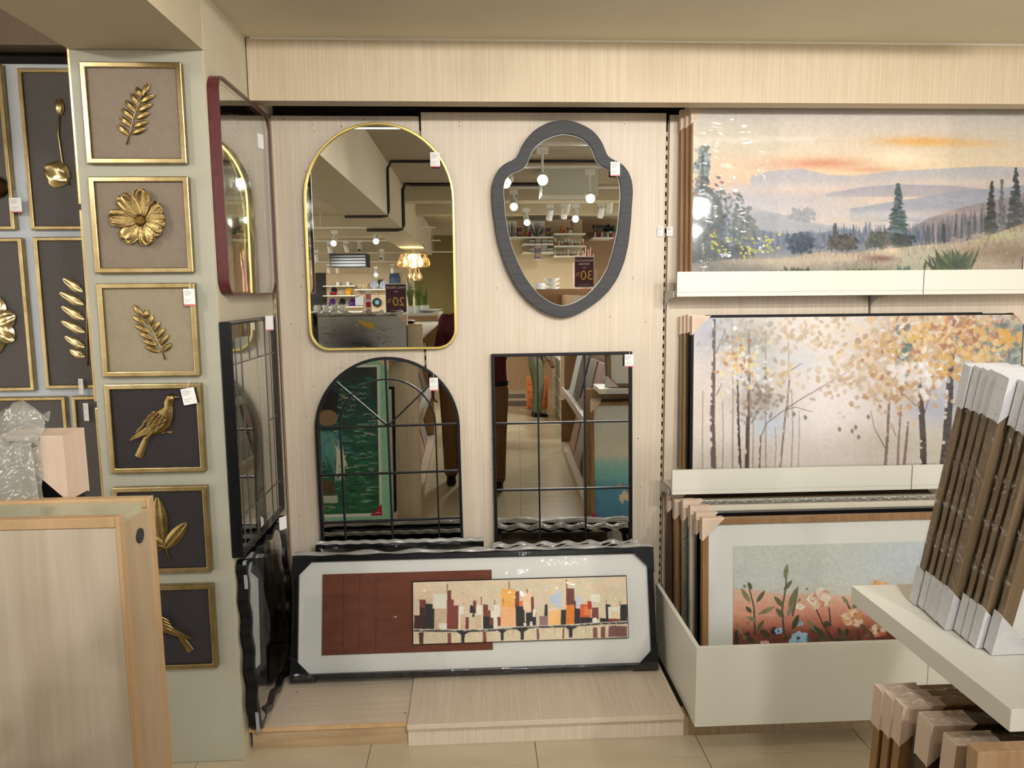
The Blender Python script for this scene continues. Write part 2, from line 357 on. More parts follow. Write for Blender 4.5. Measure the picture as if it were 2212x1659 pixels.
# ================================================================== raster "painter" -> colours carried by a fine mesh
def homog(src, dst):
    A = []; B = []
    for (x, y), (u, v) in zip(src, dst):
        A += [[x, y, 1, 0, 0, 0, -u*x, -u*y], [0, 0, 0, x, y, 1, -v*x, -v*y]]; B += [u, v]
    h = np.linalg.solve(np.array(A, float), np.array(B, float)); return np.append(h, 1).reshape(3, 3)
def smooth_noise(h, w, n, seed):
    r = np.random.RandomState(seed); g = r.rand(n+3, int(n*w/h)+4)
    yy = np.linspace(0, n+0.999, h); xx = np.linspace(0, g.shape[1]-3.001, w)
    yi = yy.astype(int); xi = xx.astype(int); fy = (yy-yi)[:, None]; fx = (xx-xi)[None, :]
    fy = fy*fy*(3-2*fy); fx = fx*fx*(3-2*fx)
    a = g[yi][:, xi]; b = g[yi][:, xi+1]; c = g[yi+1][:, xi]; d = g[yi+1][:, xi+1]
    return (a*(1-fx)+b*fx)*(1-fy)+(c*(1-fx)+d*fx)*fy
class Canvas:
    def __init__(s, w, h, corners=None, base=(200, 200, 200)):   # corners: TL,TR,BR,BL in photo pixels
        s.w, s.h = w, h; s.a = np.zeros((h, w, 3)); s.a[:] = base
        s.H = homog(corners, [(0, 0), (w, 0), (w, h), (0, h)]) if corners else np.eye(3)
        s.rng = random.Random(3); s.k = 1.0
        if corners:
            p = s.P([corners[0], (corners[0][0]+10, corners[0][1])]); s.k = (p[1][0]-p[0][0])/10.0
    def P(s, pts):
        q = np.array([(x, y, 1.0) for x, y in pts]) @ s.H.T; return q[:, :2]/q[:, 2:3]
    def blend(s, y0, y1, x0, x1, m, col, al):
        m = (m*al)[..., None]; R = s.a[y0:y1, x0:x1]; R[:] = R*(1-m)+np.array(col, float)*m
    def poly(s, pts, col, al=1.0, jit=0):
        if jit: pts = [(x+s.rng.uniform(-jit, jit), y+s.rng.uniform(-jit, jit)) for x, y in pts]
        q = s.P(pts); s._fill(q, col, al)
    def _fill(s, q, col, al):
        x0 = max(int(q[:, 0].min())-1, 0); x1 = min(int(q[:, 0].max())+2, s.w); y0 = max(int(q[:, 1].min())-1, 0); y1 = min(int(q[:, 1].max())+2, s.h)
        if x1 <= x0 or y1 <= y0: return
        m = np.zeros((y1-y0, x1-x0))
        for dx, dy in ((.25, .25), (.75, .25), (.25, .75), (.75, .75)):
            X, Y = np.meshgrid(np.arange(x0, x1)+dx, np.arange(y0, y1)+dy); ins = np.zeros(X.shape, bool); n = len(q)
            for i in range(n):
                ax, ay = q[i]; bx_, by = q[(i+1) % n]
                c = ((ay > Y) != (by > Y)) & (X < (bx_-ax)*(Y-ay)/((by-ay) if abs(by-ay) > 1e-9 else 1e-9)+ax); ins ^= c
            m += ins*0.25
        s.blend(y0, y1, x0, x1, m, col, al)
    def rect(s, x0, y0, x1, y1, col, al=1.0, jit=0): s.poly([(x0, y0), (x1, y0), (x1, y1), (x0, y1)], col, al, jit)
    def blob(s, x, y, rx, ry, col, al=1.0, ang=0.0, n=10, jit=0.0):
        p = [(x+(rx*math.cos(t)*math.cos(ang)-ry*math.sin(t)*math.sin(ang))*(1+s.rng.uniform(-jit, jit)), y+(rx*math.cos(t)*math.sin(ang)+ry*math.sin(t)*math.cos(ang))*(1+s.rng.uniform(-jit, jit))) for t in [2*PI*i/n for i in range(n)]]
        s.poly(p, col, al)
    def soft(s, x, y, rx, ry, col, al=1.0):
        c = s.P([(x, y), (x+rx, y), (x, y+ry)]); cx, cy = c[0]; rx = abs(c[1][0]-cx); ry = abs(c[2][1]-cy)
        x0 = max(int(cx-2.6*rx), 0); x1 = min(int(cx+2.6*rx)+1, s.w); y0 = max(int(cy-2.6*ry), 0); y1 = min(int(cy+2.6*ry)+1, s.h)
        if x1 <= x0 or y1 <= y0: return
        X, Y = np.meshgrid(np.arange(x0, x1), np.arange(y0, y1)); m = np.exp(-((X-cx)/rx)**2-((Y-cy)/ry)**2)
        s.blend(y0, y1, x0, x1, m, col, al)
    def line(s, pts, w0, w1, col, al=1.0):
        n = len(pts)-1
        for i in range(n):
            (ax, ay), (bx_, by) = pts[i], pts[i+1]; L = math.hypot(bx_-ax, by-ay) or 1; nx, ny = -(by-ay)/L, (bx_-ax)/L
            a = w0+(w1-w0)*i/n; b = w0+(w1-w0)*(i+1)/n
            s.poly([(ax+nx*a/2, ay+ny*a/2), (bx_+nx*b/2, by+ny*b/2), (bx_-nx*b/2, by-ny*b/2), (ax-nx*a/2, ay-ny*a/2)], col, al)
    def leaf(s, x0, y0, x1, y1, w, col, al=1.0):
        L = math.hypot(x1-x0, y1-y0) or 1; nx, ny = -(y1-y0)/L, (x1-x0)/L; P_ = []
        for t, k in ((0, .15), (.2, .75), (.45, 1), (.75, .7), (1, .05)): P_.append((x0+(x1-x0)*t+nx*w/2*k, y0+(y1-y0)*t+ny*w/2*k))
        for t, k in ((1, .05), (.75, .7), (.45, 1), (.2, .75), (0, .15)): P_.append((x0+(x1-x0)*t-nx*w/2*k, y0+(y1-y0)*t-ny*w/2*k))
        s.poly(P_, col, al)
    def vgrad(s, stops):                      # stops: (fraction, colour)
        f = np.linspace(0, 1, s.h); xs = [a for a, _ in stops]
        for c in range(3): s.a[:, :, c] = np.interp(f, xs, [k[1][c] for k in stops])[:, None]
    def grain(s, amp=8, n=60, seed=1):
        s.a += ((smooth_noise(s.h, s.w, n, seed)-0.5)*2*amp)[..., None]
        s.a += ((smooth_noise(s.h, s.w, max(4, n//6), seed+9)-0.5)*amp)[..., None]
    def build(s, name, x0, x1, z0, z1, y, parent, m):            # TL of the raster = (x0, z1)
        w, h = s.w, s.h; X, Z = np.meshgrid(np.linspace(x0, x1, w), np.linspace(z1, z0, h))
        V = np.stack([X, np.full_like(X, y), Z], -1).reshape(-1, 3)
        i = np.arange((h-1)*(w-1)); r = i//(w-1); c = i % (w-1); k = r*w+c
        F = np.stack([k, k+w, k+w+1, k+1], -1)
        me = bpy.data.meshes.new(name); me.vertices.add(len(V)); me.vertices.foreach_set('co', V.ravel())
        me.loops.add(F.size); me.loops.foreach_set('vertex_index', F.ravel().astype(np.int32))
        me.polygons.add(len(F)); me.polygons.foreach_set('loop_start', np.arange(0, F.size, 4, dtype=np.int32))
        try: me.polygons.foreach_set('loop_total', np.full(len(F), 4, dtype=np.int32))
        except Exception: pass
        me.update(); me.validate()
        col = np.clip(s.a, 0, 255)/255.0; col = np.where(col <= 0.04045, col/12.92, ((col+0.055)/1.055)**2.4)
        at = me.color_attributes.new('Col', 'FLOAT_COLOR', 'POINT')
        at.data.foreach_set('color', np.concatenate([col.reshape(-1, 3), np.ones((w*h, 1))], 1).astype(np.float32).ravel())
        me.materials.append(m); o = bpy.data.objects.new(name, me); link(o)
        if parent is not None: o.parent = parent
        ORG[o] = (0, 0, 0)
        return o
art_m = paint_mat('painted_canvas')
def lpx(o, u, v, yl=0.0):                     # photo pixel -> local x, z on the plane y = yl of a placed thing
    M = Matrix.LocRotScale(Vector(o.location), o.rotation_euler.to_matrix(), None).inverted()
    c = M @ Vector(CC); d = M.to_3x3() @ Vector(ray(u, v)); t = (yl-c.y)/d.y; p = c+d*t; return (p.x, p.z)
def rectpts(x0, x1, z0, z1): return [(x0, z0), (x1, z0), (x1, z1), (x0, z1)]
def rrect(x0, x1, z0, z1, r, n=6):
    P_ = []
    for cx, cz, a0 in ((x1-r, z0+r, -90), (x1-r, z1-r, 0), (x0+r, z1-r, 90), (x0+r, z0+r, 180)):
        for i in range(n+1):
            a = math.radians(a0+90*i/n); P_.append((cx+r*math.cos(a), cz+r*math.sin(a)))
    return P_
def rect_frame(parent, x0, x1, z0, z1, w, y0, y1, m, name='frame', bevel=0.002):
    return MB().ring(rectpts(x0, x1, z0, z1), rectpts(x0+w, x1-w, z0+w, z1-w), y0, y1).build(name, m, parent, bevel=bevel)
def corner_cap(parent, cx, cz, sx, sz, leg, y0, y1, m=None, t=0.0025, name='corner_guard'):
    """protective corner: two triangular faces and two outer walls around a frame corner at (cx,cz)"""
    m = m or cardb; g = MB(); x = cx-sx*t; z = cz-sz*t
    tri = [(x, z), (x+sx*leg, z), (x+sx*leg*0.86, z+sz*leg*0.14), (x+sx*leg*0.14, z+sz*leg*0.86), (x, z+sz*leg)]
    if sx*sz < 0: tri = tri[::-1]
    g.prism(tri, y0-t, y0); g.prism(tri, y1, y1+t); e = t*0.9; q = 1e-4
    g.box(min(x+sx*q, x+sx*leg*.98), max(x+sx*q, x+sx*leg*.98), y0+q, y1-q, min(z+sz*q, z+sz*e), max(z+sz*q, z+sz*e))
    g.box(min(x+sx*q, x+sx*e), max(x+sx*q, x+sx*e), y0+q, y1-q, min(z+sz*(e+q), z+sz*leg*.98), max(z+sz*(e+q), z+sz*leg*.98))
    return g.build(name, m, parent)
def film_sheet(parent, x0, x1, z0, z1, y, m, name='plastic_film', amp=0.0015, n=24, seed=0):
    r = np.random.RandomState(seed); ph = r.rand(6)*6.28; fr = r.rand(6)*14+4
    def fn(u, v):
        d = amp*(math.sin(fr[0]*u*2+fr[1]*v+ph[0])+math.sin(fr[2]*v*2-fr[3]*u+ph[1])+0.6*math.sin(fr[4]*(u+v)*2+ph[2]))/2.6
        e = min(u, 1-u, v, 1-v)*12; d *= min(1, e)
        return (x0+(x1-x0)*u, y-0.002-amp+d, z0+(z1-z0)*v)
    return MB().sheet(fn, n, n).build(name, m, parent, smooth=True)
# ------------------------------------------------------------------ price tags
def price_tag(u, v, y, w=0.034, h=0.05, label='', string=None, turn=0.0, roll=0.0, stripe=True, facing=(0, 0, 0)):
    p = onY(u, v, y); t = thing('price_tag', label, 'price tag', (p[0], p[1], p[2]), (0, roll, turn), group='hanging price tags')
    MB().box(-w/2, w/2, -0.0006, 0.0006, -h/2, h/2).build('card', paper, t)
    g = MB()
    for k, (a, b) in enumerate(((0.36, 0.6), (0.28, 0.8), (0.20, 0.7), (0.12, 0.5), (-0.16, 0.75), (-0.28, 0.5))): g.box(-w*0.4, -w*0.4+w*0.8*b, -0.0009, -0.0006, h*a-0.0008, h*a+0.0008)
    g.build('print', grey_ink, t)
    if stripe: MB().box(-w/2, w/2, -0.0009, -0.0006, -h/2, -h/2+0.005).build('stripe', pink_ink, t)
    if string is not None: MB().tube([(0, 0, h/2-0.004), (string[0]*0.5, 0.002, h/2+string[1]*0.6), (string[0], 0.004, h/2+string[1])], 0.0008, 5).build('string', paper, t)
    return t
# ------------------------------------------------------------------ brass plaques on the column
def leaf3(g, base, tip, w, y, bulge=0.006, nu=8, nv=6, crease=0.6, tipcurl=0.0):
    bx_, bz = base; tx, tz = tip; L = math.hypot(tx-bx_, tz-bz); dx, dz = (tx-bx_)/L, (tz-bz)/L; nx, nz = -dz, dx
    def fn(u, v):
        s = (v-0.5)*2; pw = (math.sin(PI*min(1, u*0.94+0.03)))**0.62*(1-0.15*u)*1.08; ww = w/2*max(pw, 0.03)
        hgt = bulge*(math.sin(PI*min(1, u*0.9+0.08)))*(1-s*s*0.9)-crease*bulge*(1-min(1, abs(s)*3))+tipcurl*u*u
        return (bx_+dx*L*u+nx*ww*s, y-hgt, bz+dz*L*u+nz*ww*s)
    g.sheet(fn, nu, nv)
    def fb(u, v):
        s = (v-0.5)*2; ww = w/2*max((math.sin(PI*min(1, u*0.94+0.03)))**0.62*(1-0.15*u)*1.08, 0.03)
        return (bx_+dx*L*u+nx*ww*s, y+0.001-tipcurl*u*u, bz+dz*L*u+nz*ww*s)
    g.sheet(fb, nu, 2); return g
PY = 2.466                                    # front of the plaques' panels
def crop(sc, ox, oy): return lambda x, y: (ox+x/sc, oy+y/sc)
def plaque(z0, z1, canv, label, x0=-1.21, x1=-0.90, yb=2.486, group='square gold plaques on the column'):
    t = thing('wall_plaque', label, 'wall art', ((x0+x1)/2, yb, z0), group=group, local=False)
    rect_frame(t, x0, x1, z0, z1, 0.0175, yb-0.024, yb, brass, bevel=0.003)
    MB().box(x0+0.012, x1-0.012, yb-0.014, yb-0.002, z0+0.012, z1-0.012).build('canvas_panel', canv, t)
    return t
def pxz(u, v, y): p = onY(u, v, y); return (p[0], p[2])
def sprig(t, C, stem, leaves, y, w, r=0.0022, name='sprig', lw=None):
    pts = [pxz(*C(*q), y) for q in stem]
    s = MB().tube([(p[0], y-0.004, p[1]) for p in pts], [r*1.25]+[r]*(len(pts)-2)+[r*0.7], 8).build(name, brass_dk, t, smooth=True)
    for k, (b, e) in enumerate(leaves):
        leaf3(MB(), pxz(*C(*b), y), pxz(*C(*e), y), w if lw is None else lw[k], y-0.003, 0.007).build('leaf', brass_dk, s, smooth=True)
    return s
C1 = crop(3.687, 0, 0); C2 = crop(3.687, 0, 400); C3 = crop(3.687, 0, 800); C4 = crop(3.615, 0, 1200)
yb = 2.471
t = plaque(2.056, 2.364, canvas_taupe, 'topmost square gold plaque on the column, leaf sprig leaning right on taupe')
sprig(t, C1, [(1015, 1152), (1040, 1050), (1070, 930), (1110, 830), (1140, 765)],
      [((1135, 772), (1192, 658)), ((1130, 778), (1088, 695)), ((1100, 842), (1048, 742)), ((1080, 892), (1000, 800)), ((1062, 947), (970, 865)), ((1045, 1007), (956, 930)), ((1028, 1077), (936, 994)),
       ((1125, 817), (1236, 754)), ((1105, 887), (1217, 828)), ((1090, 947), (1197, 896)), ((1070, 1012), (1182, 968)), ((1053, 1067), (1170, 1021))], yb, 0.019)
# flower plaque
t = plaque(1.714, 2.017, canvas_taupe, 'square gold plaque with a large embossed flower on taupe')
cx, cz = pxz(*C2(1130, 283), yb)
fl = MB().lathe([(0.003, 0), (0.018, -0.004), (0.02, -0.008)], (cx, yb, cz), 20, 'y').build('flower', brass_dk, t, smooth=True)
for (tx, ty, w) in ((985, 85, 0.047), (1150, 38, 0.05), (1300, 165, 0.047), (1340, 300, 0.045), (1310, 385, 0.034), (1205, 470, 0.046), (1010, 440, 0.05), (892, 262, 0.047)):
    p = pxz(*C2(tx, ty), yb); L = math.hypot(p[0]-cx, p[1]-cz); dx, dz = (p[0]-cx)/L, (p[1]-cz)/L; nx, nz = -dz, dx; ph = random.random()*6
    def fn(u, v, L=L, dx=dx, dz=dz, nx=nx, nz=nz, w=w, ph=ph):
        s = (v-0.5)*2; ww = w/2*(0.25+0.95*math.sin(PI*(0.08+u*0.66))**1.1)*(1 if u < .86 else math.sqrt(max(0.0, 1-((u-.86)/.145)**2))*0.98+0.02)
        rr = 0.010+(L-0.010)*u*(1+0.03*math.sin(7*s+ph))
        return (cx+dx*rr+nx*ww*s, yb-0.006-0.012*u*u-0.006*(s*s)*u+0.0022*math.sin(9*s+ph)*u*u, cz+dz*rr+nz*ww*s)
    g = MB().sheet(fn, 10, 10); o = g.build('petal', brass_dk, fl, smooth=True)
    sm = o.modifiers.new('thickness', 'SOLIDIFY'); sm.thickness = 0.002
for k in range(26):
    a = 2*PI*k/26; r = 0.021+0.004*(k % 3)
    MB().tube([(cx+0.014*math.cos(a), yb-0.012, cz+0.014*math.sin(a)), (cx+r*math.cos(a), yb-0.0165, cz+r*math.sin(a))], [0.0007, 0.0014], 5).build('stamen', brass_dk, fl, smooth=True)
MB().lathe([(0.0001, -0.022), (0.006, -0.021), (0.0105, -0.018), (0.013, -0.012), (0.013, -0.006)], (cx, yb, cz), 18, 'y').build('flower_centre', mat('seeded_gold', (178, 146, 84), 0.4, 1.0, bump=0.9, bscale=420), fl, smooth=True)
t = plaque(1.378, 1.682, canvas_sand, 'square gold plaque with leaf sprig leaning left on sand canvas, price tag at corner')
sprig(t, C2, [(1320, 1388), (1290, 1300), (1240, 1200), (1180, 1090), (1138, 1040)],
      [((1140, 1047), (1064, 953)), ((1160, 1062), (1172, 988)), ((1195, 1122), (1216, 1028)), ((1222, 1167), (1277, 1083)), ((1250, 1217), (1314, 1138)), ((1275, 1272), (1347, 1188)), ((1300, 1322), (1370, 1260)),
       ((1165, 1107), (1058, 1043)), ((1195, 1167), (1070, 1113)), ((1215, 1222), (1110, 1176)), ((1255, 1272), (1138, 1236)), ((1280, 1327), (1153, 1284))], yb, 0.019)
def bird(t, C, head, neck, body, tail, wing, beak, leg, y):
    P_ = lambda q: pxz(*C(*q), y)
    S = []
    for (q, w) in ([(head[0], 0.004), (head[1], 0.013), (head[2], 0.0165), (head[3], 0.0155)]+[(neck, 0.016)]+body):
        a = P_(q); S.append((a[0], a[1], w, min(w*0.7, 0.0125), y-0.003))
    b = MB().loft(S, 14).build('bird_body', brass_dk, t, smooth=True)
    h = P_(beak[0]); e = P_(beak[1]); MB().loft([(h[0], h[1], 0.0055, 0.005, y-0.006), (e[0], e[1], 0.0006, 0.0006, y-0.006)], 8).build('beak', brass_dk, b, smooth=True)
    S = []
    for q, w in tail: a = P_(q); S.append((a[0], a[1], w, 0.0028, y-0.003))
    MB().loft(S, 10).build('tail', brass_dk, b)
    for k, (p, q, w) in enumerate(wing):
        leaf3(MB(), P_(p), P_(q), w, y-0.0135-0.0003*k, 0.0035, crease=0.5).build('feather', brass_dk, b, smooth=True)
    g = MB()
    for L in leg: g.tube([(P_(q)[0], y-0.004, P_(q)[1]) for q in L], 0.0016, 6)
    if leg: g.build('foot', brass_dk, b, smooth=True)
    e = P_(beak[2]); MB().lathe([(0.0022, 0), (0.0016, -0.0016)], (e[0], y-0.0118, e[1]), 8, 'y').build('eye', brass, b)
def wingset(rows):
    out = []
    for (ax, ay), (bx_, by), n, L, w in rows:
        for k in range(n):
            f = k/max(1, n-1); x = ax+(bx_-ax)*f; y = ay+(by-ay)*f; out.append(((x, y), (x+L[0], y+L[1]), w))
    return out
t = plaque(1.056, 1.354, canvas_char, 'square gold plaque with perched bird facing right on charcoal, paper tag at corner')
bird(t, C3, [(1392, 205), (1385, 210), (1358, 222), (1345, 260)], (1348, 300), [((1325, 345), 0.029), ((1295, 385), 0.036), ((1262, 418), 0.036), ((1222, 455), 0.028), ((1185, 490), 0.016), ((1155, 520), 0.008)],
     [((1200, 480), 0.008), ((1170, 530), 0.0085), ((1135, 620), 0.0115), ((1108, 690), 0.0135)],
     [((1300, 400), (1050, 552), 0.020), ((1290, 425), (1075, 540), 0.018), ((1275, 450), (1120, 520), 0.016)]+wingset([((1165, 420), (1240, 470), 3, (-70, 75), 0.010), ((1195, 375), (1290, 440), 4, (-45, 50), 0.010), ((1225, 340), (1325, 415), 5, (-38, 40), 0.010), ((1250, 318), (1340, 380), 5, (-30, 32), 0.009)]),
     ((1380, 210), (1448, 216), (1350, 236)), [[(1300, 470), (1312, 492), (1385, 488)], [(1312, 492), (1270, 508)], [(1330, 490), (1375, 500)]], yb)
t = plaque(0.708, 1.008, canvas_char, 'square gold plaque with three veined leaves on charcoal, half behind the wooden end board')
sprig(t, C3, [(1355, 1500), (1325, 1425), (1300, 1370), (1255, 1300)], [((1300, 1370), (1255, 1010)), ((1318, 1415), (1487, 1214)), ((1290, 1395), (1120, 1290)), ((1310, 1410), (1150, 1420))], yb, 0.03, 0.003, lw=(0.050, 0.044, 0.038, 0.032))
t = plaque(0.362, 0.664, canvas_char, 'lowest square gold plaque on the column, bird facing left on charcoal')
bird(t, C4, [(960, 300), (968, 305), (995, 315), (1010, 350)], (1020, 390), [((1045, 425), 0.029), ((1095, 470), 0.036), ((1160, 500), 0.036), ((1240, 530), 0.028), ((1320, 565), 0.016), ((1375, 590), 0.008)],
     [((1370, 590), 0.008), ((1410, 630), 0.0085), ((1455, 690), 0.0115), ((1492, 745), 0.0135)],
     [((1130, 480), (1503, 636), 0.022), ((1140, 505), (1470, 635), 0.018), ((1150, 530), (1400, 600), 0.016)]+wingset([((1215, 445), (1260, 530), 4, (120, 55), 0.010), ((1150, 430), (1190, 520), 5, (80, 30), 0.010), ((1090, 420), (1140, 500), 4, (60, 22), 0.009)]),
     ((970, 305), (905, 318), (1000, 335)), [], yb)
# ------------------------------------------------------------------ large plaques on the wall left of the column
LW = 3.42
def wide_plaque(x0, x1, z0, z1, canv, label, yb=LW):
    t = thing('wall_plaque', label, 'wall art', ((x0+x1)/2, yb, z0), group='tall plaques on the cool white wall', local=False)
    rect_frame(t, x0, x1, z0, z1, 0.018, yb-0.03, yb, brass, bevel=0.004)
    MB().box(x0+0.016, x1-0.016, yb-0.02, yb-0.002, z0+0.016, z1-0.016).build('canvas_panel', canv, t)
    return t
def zx(u, v): return pxz(u, v, LW-0.02)
a = zx(45, 148); b = zx(75, 497)
t = wide_plaque(-1.925, -1.42, b[1], a[1], canvas_grey, 'tall gold framed plaque with bud stem and broad leaf, upper row beside the column')
y = LW-0.024
MB().tube([(zx(130, 235)[0], y, zx(130, 235)[1]), (zx(127, 290)[0], y, zx(127, 290)[1]), (zx(136, 350)[0], y, zx(136, 350)[1]), (zx(150, 400)[0], y, zx(150, 400)[1])], 0.004, 8).build('stem', brass, t, smooth=True)
leaf3(MB(), zx(150, 390), zx(97, 362), 0.115, y, 0.03, nu=12).build('leaf', mat('pale_polished_gold', (214, 196, 150), 0.2, 1.0), t, smooth=True)
leaf3(MB(), zx(132, 250), zx(128, 212), 0.04, y, 0.015).build('bud', brass, t, smooth=True)
a = zx(80, 512); b = zx(115, 840)
t = wide_plaque(-1.92, -1.40, b[1], a[1], canvas_grey, 'tall gold framed plaque with a column of small leaves, beside the column')
st = MB().tube([(zx(178, 560)[0]+0.02, y, zx(170, 560)[1]), (zx(190, 790)[0], y, zx(190, 790)[1])], 0.004, 8).build('stem', brass, t, smooth=True)
for (bx0, by0, tx, ty) in ((180, 630, 137, 602), (182, 658, 130, 632), (183, 690, 134, 662), (184, 718, 134, 694), (184, 750, 141, 727), (184, 770, 152, 757)):
    leaf3(MB(), zx(bx0, by0), zx(tx, ty), 0.042, y, 0.012).build('leaf', MATS['pale_polished_gold'], st, smooth=True)
a = zx(0, 138); b = zx(0, 497)
t = wide_plaque(-2.55, zx(18, 300)[0], b[1], a[1], canvas_grey, 'grey plaque at the top left picture edge with round gold seed head')
q = zx(-5, 405); MB().lathe([(0.001, -0.055), (0.022, -0.05), (0.04, -0.035), (0.047, -0.01), (0.047, 0.0)], (q[0], LW-0.02, q[1]), 18, 'y').build('seed_head', mat('bronze', (96, 78, 52), 0.35, 1.0), t, smooth=True)
a = zx(0, 514); b = zx(0, 845)
t = wide_plaque(-2.55, zx(63, 680)[0], b[1], a[1], canvas_grey, 'grey plaque at the left picture edge with ribbed gold flower')
cx, cz = zx(-14, 700); fl = MB().lathe([(0.001, -0.02), (0.02, -0.016), (0.03, -0.004)], (cx, LW-0.024, cz), 16, 'y').build('flower', brass, t, smooth=True)
for k in range(7):
    an = 2*PI*k/7+0.3; o = leaf3(MB(), (cx+0.01*math.cos(an), cz+0.01*math.sin(an)), (cx+0.105*math.cos(an), cz+0.13*math.sin(an)), 0.095, LW-0.03, 0.02, nu=10, nv=8).build('petal', MATS['pale_polished_gold'], fl, smooth=True)
a = zx(0, 858); t = wide_plaque(-2.55, zx(143, 860)[0], 0.55, a[1], canvas_grey, 'dark taupe plaque low on the cool white wall, partly behind bubble wrap')
t = wide_plaque(zx(156, 860)[0], -1.34, 0.55, a[1], canvas_grey, 'narrow strip of a grey plaque low beside the column')
# plaques hung on the hidden left face of the column: only their brass edges show
for k, (v0, v1, lab) in enumerate(((100, 442, 'upper gold plaque hung on the left face of the column, seen edge-on'), (452, 870, 'middle gold plaque hung on the left face of the column, seen edge-on'), (882, 1300, 'lower gold plaque hung on the left face of the column, seen edge-on'))):
    z1 = onY(125, v0, 2.52)[2]; z0 = onY(150, v1, 2.52)[2]
    t = thing('wall_plaque', lab, 'wall art', (-1.25, 2.75, z0), group='plaques on the column side face', local=False)
    M = Matrix.Translation((-1.25, 2.75, z0)) @ Matrix.Rotation(-PI/2, 4, 'Z')
    g = MB().ring(rectpts(-0.23, 0.23, 0, z1-z0), rectpts(-0.216, 0.216, 0.014, z1-z0-0.014), -0.024, 0); g.v = [tuple(M @ Vector(p)) for p in g.v]; g.build('frame', brass, t, bevel=0.003)
    g = MB().box(-0.22, 0.22, -0.014, -0.001, 0.01, z1-z0-0.01); g.v = [tuple(M @ Vector(p)) for p in g.v]; g.build('canvas_panel', canvas_grey, t)
for (u, v, lab, kw) in ((409, 642, 'white price tag on the sand canvas plaque with leaf sprig', dict(w=0.036, h=0.054, string=(0.004, 0.02))),
                        (408, 856, 'tilted blank paper tag beside the beak of the gold bird', dict(w=0.044, h=0.054, roll=-0.16, stripe=False, string=(0.012, 0.022)))):
    price_tag(u, v, 2.452, label=lab, **kw)
price_tag(34, 443, 3.37, w=0.05, h=0.062, label='price tag on the grey plaque with round seed head at the left edge', string=(0.0, 0.03))
price_tag(175, 835, 3.37, w=0.02, h=0.07, label='narrow white tag at the foot of the small-leaf plaque', stripe=False)
price_tag(186, 890, 3.37, w=0.022, h=0.08, label='narrow white tag on the low grey plaque beside the column', stripe=False)
# ================================================================== mirrors on the panelled wall
def arch_pts(w, h, rb, n=28, nb=8):           # half width, height, bottom corner radius
    P_ = []
    for i in range(nb+1):
        a = math.radians(-90+90*i/nb); P_.append((w-rb+rb*math.cos(a), rb+rb*math.sin(a)))
    for i in range(n+1):
        a = PI*i/n; P_.append((w*math.cos(a), h-w+w*math.sin(a)))
    for i in range(nb+1):
        a = math.radians(180+90*i/nb); P_.append((-w+rb+rb*math.cos(a), rb+rb*math.sin(a)))
    return P_
xl = onY(656, 460, 3.162)[0]; xr = onY(986, 650, 3.162)[0]; zt = onY(820, 263, 3.162)[2]; zb = onY(830, 756, 3.162)[2]
W2 = (xr-xl)/2; HH = zt-zb
t = thing('arch_mirror', 'gold rimmed arch mirror with rounded lower corners, upper left of the panelled wall', 'mirror', ((xl+xr)/2, 3.2045, zb))
MB().ring(arch_pts(W2, HH, 0.085), [(p[0], p[1]+0.011) for p in arch_pts(W2-0.011, HH-0.022, 0.075)], -0.042, -0.004).build('frame', goldframe, t, smooth=0.6, bevel=0.002)
MB().prism([(p[0], p[1]+0.010) for p in arch_pts(W2-0.0105, HH-0.0205, 0.076)], -0.036, -0.006).build('glass', mirror_m, t)
# shield mirror
K8 = crop(5.53, 1030, 240); K1 = crop(5.53, 1030, 440)
oL = [K8(*q) for q in ((1020, 105), (860, 130), (700, 215), (590, 330), (530, 430), (495, 520), (470, 565), (430, 585), (340, 620), (260, 690), (205, 790), (180, 880), (175, 960), (185, 1150))]+[K1(*q) for q in ((197, 130), (235, 400), (290, 600), (350, 770), (430, 930), (510, 1055), (620, 1175), (760, 1280), (880, 1335), (970, 1360), (1022, 1364))]
oR = [K8(*q) for q in ((1020, 105), (1150, 118), (1280, 165), (1400, 240), (1480, 340), (1530, 440), (1550, 520), (1585, 558), (1650, 585), (1730, 620), (1800, 700), (1845, 790), (1865, 900), (1866, 1000))]+[K1(*q) for q in ((1856, 0), (1845, 200), (1815, 480), (1770, 680), (1690, 880), (1590, 1030), (1470, 1150), (1330, 1250), (1200, 1325), (1085, 1360), (1022, 1364))]
iL = [K8(*q) for q in ((1030, 268), (900, 295), (790, 345), (700, 415), (648, 490), (622, 570), (600, 630), (560, 680), (480, 718), (400, 748), (343, 800), (318, 880), (317, 950), (330, 1150))]+[K1(*q) for q in ((336, 130), (370, 330), (415, 510), (480, 680), (560, 850), (650, 985), (760, 1105), (880, 1185), (970, 1220), (1030, 1226))]
iR = [K8(*q) for q in ((1030, 268), (1160, 284), (1265, 325), (1345, 395), (1395, 475), (1415, 555), (1445, 615), (1500, 665), (1580, 695), (1650, 735), (1695, 788), (1718, 880), (1724, 1000))]+[K1(*q) for q in ((1714, 60), (1685, 330), (1635, 560), (1565, 780), (1485, 920), (1385, 1042), (1265, 1143), (1130, 1210), (1030, 1226))]
